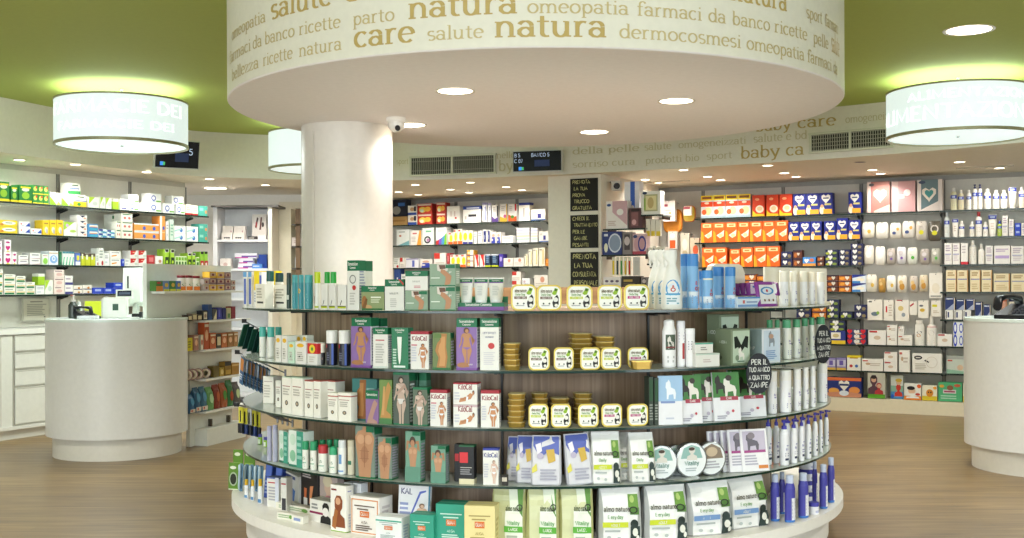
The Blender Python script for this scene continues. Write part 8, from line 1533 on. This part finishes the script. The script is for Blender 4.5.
# security cameras
x, y = on(397, 6.62); e = tag(empty('security_camera', (x, y, DISC)), 'white dome security camera under the ceiling disc beside the column', 'security camera')
mb = MB(); mb.lathe([(.058, 0), (.058, -.02), (.052, -.03)][::-1], mat('#efebe2', .35), 28); mb.obj('housing', e)
mb = MB(); mb.lathe([(.001, -.085), (.02, -.082), (.038, -.07), (.048, -.05), (.05, -.03)], mat('#e8e4dc', .15), 28); decals(mb, [('e', .62, .35, .16, .3, '#16161a')], lambda u, v, l: ((u - .5) * .1, -.052 * math.sqrt(max(.05, 1 - ((u - .5) * 1.6) ** 2 - ((v - 1) * .75) ** 2)) - .001 * l, -.085 + v * .055), .1, .055); mb.obj('dome', e)
ln = PF; p = Vector(((617 - PX) / F * 11.22, 11.22)); e = tag(empty('security_camera', (p.x, p.y, zat(614, 186, p.y)), -.2), 'box security camera with dark lens on the side of the white pillar', 'security camera')
mb = MB(); mb.box((0, 0, 0), (.10, .12, .09), mat('#d9d4ca', .4), cham=.012); mb.obj('housing', e)
mb = MB(); n = 16; mb.add([(.008 + .032 * math.cos(2 * PI * i / n), -.0615, -.005 + .032 * math.sin(2 * PI * i / n)) for i in range(n)], [list(range(n))], mat('#1a1816', .15)); mb.bar((.008, -.06, -.005), (.008, -.075, -.005), .026, mat('#26221f', .2), 16); mb.obj('lens', e)
mb = MB(); mb.bar((-.02, .03, .03), (-.085, .09, .05), .01, mat('#5a5248', .4)); mb.obj('arm', e)
# ---- white niche cabinet in the corner
dn = 12.5
x0, x1 = (213.5 - PX) / F * dn, (272 - PX) / F * dn; zt_n, z2, z1 = zat(240, 207, dn), zat(240, 239.5, dn), zat(240, 268.5, dn)
e = tag(empty('niche_cabinet', ((x0 + x1) / 2, dn, 0), .0), 'tall white open cabinet in the corner behind the partition', 'cabinet'); w = x1 - x0; wn = mat('#eeedef', .45)
mb = MB(); mb.box((0, .36, zt_n / 2), (w, .02, zt_n), wn); mb.obj('back', e)
for sx in (-1, 1): mb = MB(); mb.box((sx * (w / 2 - .02), .18, zt_n / 2), (.045, .36, zt_n), wn if sx < 0 else mat('#e8e0d0', .45)); mb.obj('side', e)
mb = MB(); mb.box((.03, .17, zt_n + .008), (w + .10, .40, .022), mat('#4a4642', .4)); mb.obj('top', e)
for z in (z2, z1, z1 - .33, z1 - .66, .1): mb = MB(); mb.box((0, .17, z - .013), (w - .09, .34, .026), wn); mb.obj('shelf', e)
def nbox(xa, xb, yt, z, base, dec, lab, d=.1, dy=.04, turn=0):
    dd = dn + dy; tag(carton_mb((xb - xa) / F * dd * .97, d, zat((xa + xb) / 2, yt, dd) - z, base, (), dec).obj('niche_box', None, (((xa + xb) / 2 - PX) / F * dd, dd + d / 2, z + .001), turn), lab, 'box')
for i, (a_, b_) in enumerate([(221.5, 232.5), (233, 244)]):
    nbox(a_, b_, 232.5, z2, '#f0e6de', [('e', .3, .25, .1, .1, '#3a3434'), ('e', .5, .25, .1, .1, '#3a3434'), ('e', .7, .25, .1, .1, '#3a3434')], 'small cream box with three dark dots in the corner cabinet, ' + ['outer', 'inner'][i])
    nbox(a_ + 1, b_ + 1, 226, z2, '#ece2da', [('e', .8, .6, .06, .08, '#c89a9a')], 'pale pinkish box behind the dotted cream ones in the corner cabinet, ' + ['outer', 'inner'][i], .1, .16)
nbox(252, 267, 214.5, z2, '#e2d8d0', [('p', [(.2, .5), (.35, .9), (.45, .85), (.3, .45)], '#4a3030'), ('p', [(.5, .4), (.6, .9), (.7, .88), (.62, .4)], '#6a3a34'), ('e', .75, .6, .08, .1, '#3a2a2a'), ('e', .3, .6, .06, .12, '#a83a3a')], 'framed picture card with dark strokes in the corner cabinet', .02, .2)
nbox(248, 257, 236.5, z2, '#3a3230', [('l', .1, .3, .9, .7, 1, '#d8d0c8')], 'row of small dark pots before the picture card', .05, .04)
nbox(258, 266, 235, z2, '#e6e0dc', [], 'small white block before the picture card', .05, .04)
nbox(220, 231, 258.5, z1, '#efe4de', [('e', .5, .4, .2, .2, '#d8b8b0')], 'pale pink box on the lower shelf of the corner cabinet')
for i, (a_, b_, yt, zb_) in enumerate([(237, 254, 264, 0), (238, 252, 258.5, 1), (234, 256, 253, 2)]):
    h = (zat(245, 253, dn + .05) - z1) / 3
    tag(carton_mb((b_ - a_) / F * dn, .1, h - .003, '#e8e4ec', (), [('r', .3, .2, 1, .5, '#6a4a9a'), ('r', 0, 0, .6, .2, '#c8409a')]).obj('niche_box', None, (((a_ + b_) / 2 - PX) / F * dn, dn + .1, z1 + .001 + i * h)), 'white and violet flat box in the corner cabinet stack, ' + ['bottom', 'middle', 'top'][i], 'box')
nbox(257, 267, 254.5, z1, '#2a4fb0', [('p', [(0, 0), (.6, 0), (0, .5)], '#4a7ad8')], 'dark blue box on the lower shelf of the corner cabinet', .06, .14)
nbox(252, 262, 264, z1, '#5a8fd8', [('l', .1, .3, .9, .7, 1, '#d8e4f4')], 'light blue low box on the lower shelf of the corner cabinet', .06, .03)
# ---- beige shelving beside the niche, half behind the column
ds = 12.9; x0, x1 = (274 - PX) / F * ds, (330 - PX) / F * ds; w = x1 - x0
e = tag(empty('corner_shelving', ((x0 + x1) / 2, ds, 0)), 'beige shelving with dark brackets half hidden by the column', 'wall shelving'); bm_ = mat('#e6dcc4', .5)
mb = MB(); mb.box((0, .3, 1.15), (w, .02, 2.3), bm_); mb.obj('back_panel', e)
mb = MB(); mb.box((-w / 2 + .10, .14, 1.1), (.2, .3, 2.2), bm_); mb.obj('side_panel', e)
mb = MB(); mb.box((-w / 2 + .28, .0, 1.6), (.05, .04, 1.2), mat('#7a5f44', .5)); mb.obj('post', e)
for y_ in (224, 246, 268): z = zat(300, y_, ds); mb = MB(); mb.box((.1, .13, z - .01), (w - .22, .3, .018), mat('#4f4a42', .35)); mb.obj('shelf', e)
z = zat(300, 246, ds)
tag(carton_mb(.13, .1, .10, '#efe2da', (), [('l', .2, .3, .8, .7, 2, '#d0b8b0')]).obj('shelf_box', None, ((297 - PX) / F * ds, ds + .07, z)), 'pale pink box on the beige shelving beside the column', 'box')
z = zat(300, 268, ds); tag(bottle('shelf_bottle', .05, .16, '#e8eaec', '#c8d4dc', .2, (), 1, .6, None, ((296 - PX) / F * ds, ds + .06, z)), 'slim white bottle on the beige shelving beside the column', 'bottle')
# long linear diffusers in the soffit
for px, py, w_, lab in [(985, 166.5, .5, 'thin slot air diffuser in the soffit above the lotion bottles'), (665, 181.5, .55, 'thin slot air diffuser in the soffit above the hanging plates'), (860.5, 162, .1, 'dark unlit downlight in the soffit above the gift boxes')]:
    x, y = down_at(px, py, SOFF); e = tag(empty('soffit_fitting', (x, y, SOFF), BF.rz), lab, 'ceiling fitting')
    if w_ > .2: mb = MB(); mb.box((0, 0, -.003), (w_, .03, .006), mat('#5a544a', .5)); mb.obj('slot', e); mb = MB(); mb.box((0, .022, -.004), (w_, .01, .008), mat('#c8bca4', .4)); mb.box((0, -.022, -.004), (w_, .01, .008), mat('#c8bca4', .4)); mb.obj('frame', e)
    else: mb = MB(); mb.lathe([(.001, -.002), (.045, -.002)], mat('#4a4238', .4), 20, cap=False); mb.lathe([(.045, -.003), (.056, -.003)], mat('#b8ac96', .35), 20, cap=False); mb.obj('rim', e)
# ================================================================== camera, daylight, colour
cam = bpy.data.cameras.new('camera'); cam.sensor_width = 36; cam.lens = F / 1024 * 36; cam.shift_y = (PY - 269) / 1024; cam.clip_start = .05
co = bpy.data.objects.new('camera', cam); COL.objects.link(co)
co.matrix_world = Matrix.Translation((0, 0, EYE)) @ Matrix.Rotation(PI / 2, 4, 'X') @ Matrix.Rotation(-ROLL, 4, 'Z')
S.camera = co
w = bpy.data.worlds.new('sky'); S.world = w; w.use_nodes = True
bg = w.node_tree.nodes['Background']; bg.inputs[0].default_value = (.75, .86, 1, 1); bg.inputs[1].default_value = 1.0
ld = bpy.data.lights.new('daylight through the shop window', 'AREA'); ld.shape = 'RECTANGLE'; ld.size = 12.5; ld.size_y = 2.5; ld.energy = DAY; ld.color = (.93, .97, 1.0)
lo_ = bpy.data.objects.new('daylight', ld); COL.objects.link(lo_)
p = uv(-3.55, -1.9); lo_.location = (*p, 1.44)
lo_.matrix_world = Matrix.Translation((*p, 1.44)) @ Vector((U.x, U.y, 0)).to_track_quat('-Z', 'Z').to_matrix().to_4x4()
ld = bpy.data.lights.new('daylight through the side window', 'AREA'); ld.shape = 'RECTANGLE'; ld.size = 7.0; ld.size_y = 2.5; ld.energy = DAY2; ld.color = (.93, .97, 1.0)
lo_ = bpy.data.objects.new('daylight', ld); COL.objects.link(lo_); p = uv(1.6, 4.93)
lo_.matrix_world = Matrix.Translation((*p, 1.44)) @ Vector((-V.x, -V.y, 0)).to_track_quat('-Z', 'Z').to_matrix().to_4x4()
vs = S.view_settings; vs.view_transform = 'Standard'; vs.look = 'None'; vs.gamma = 1; vs.use_curve_mapping = False; vs.exposure = EXPO
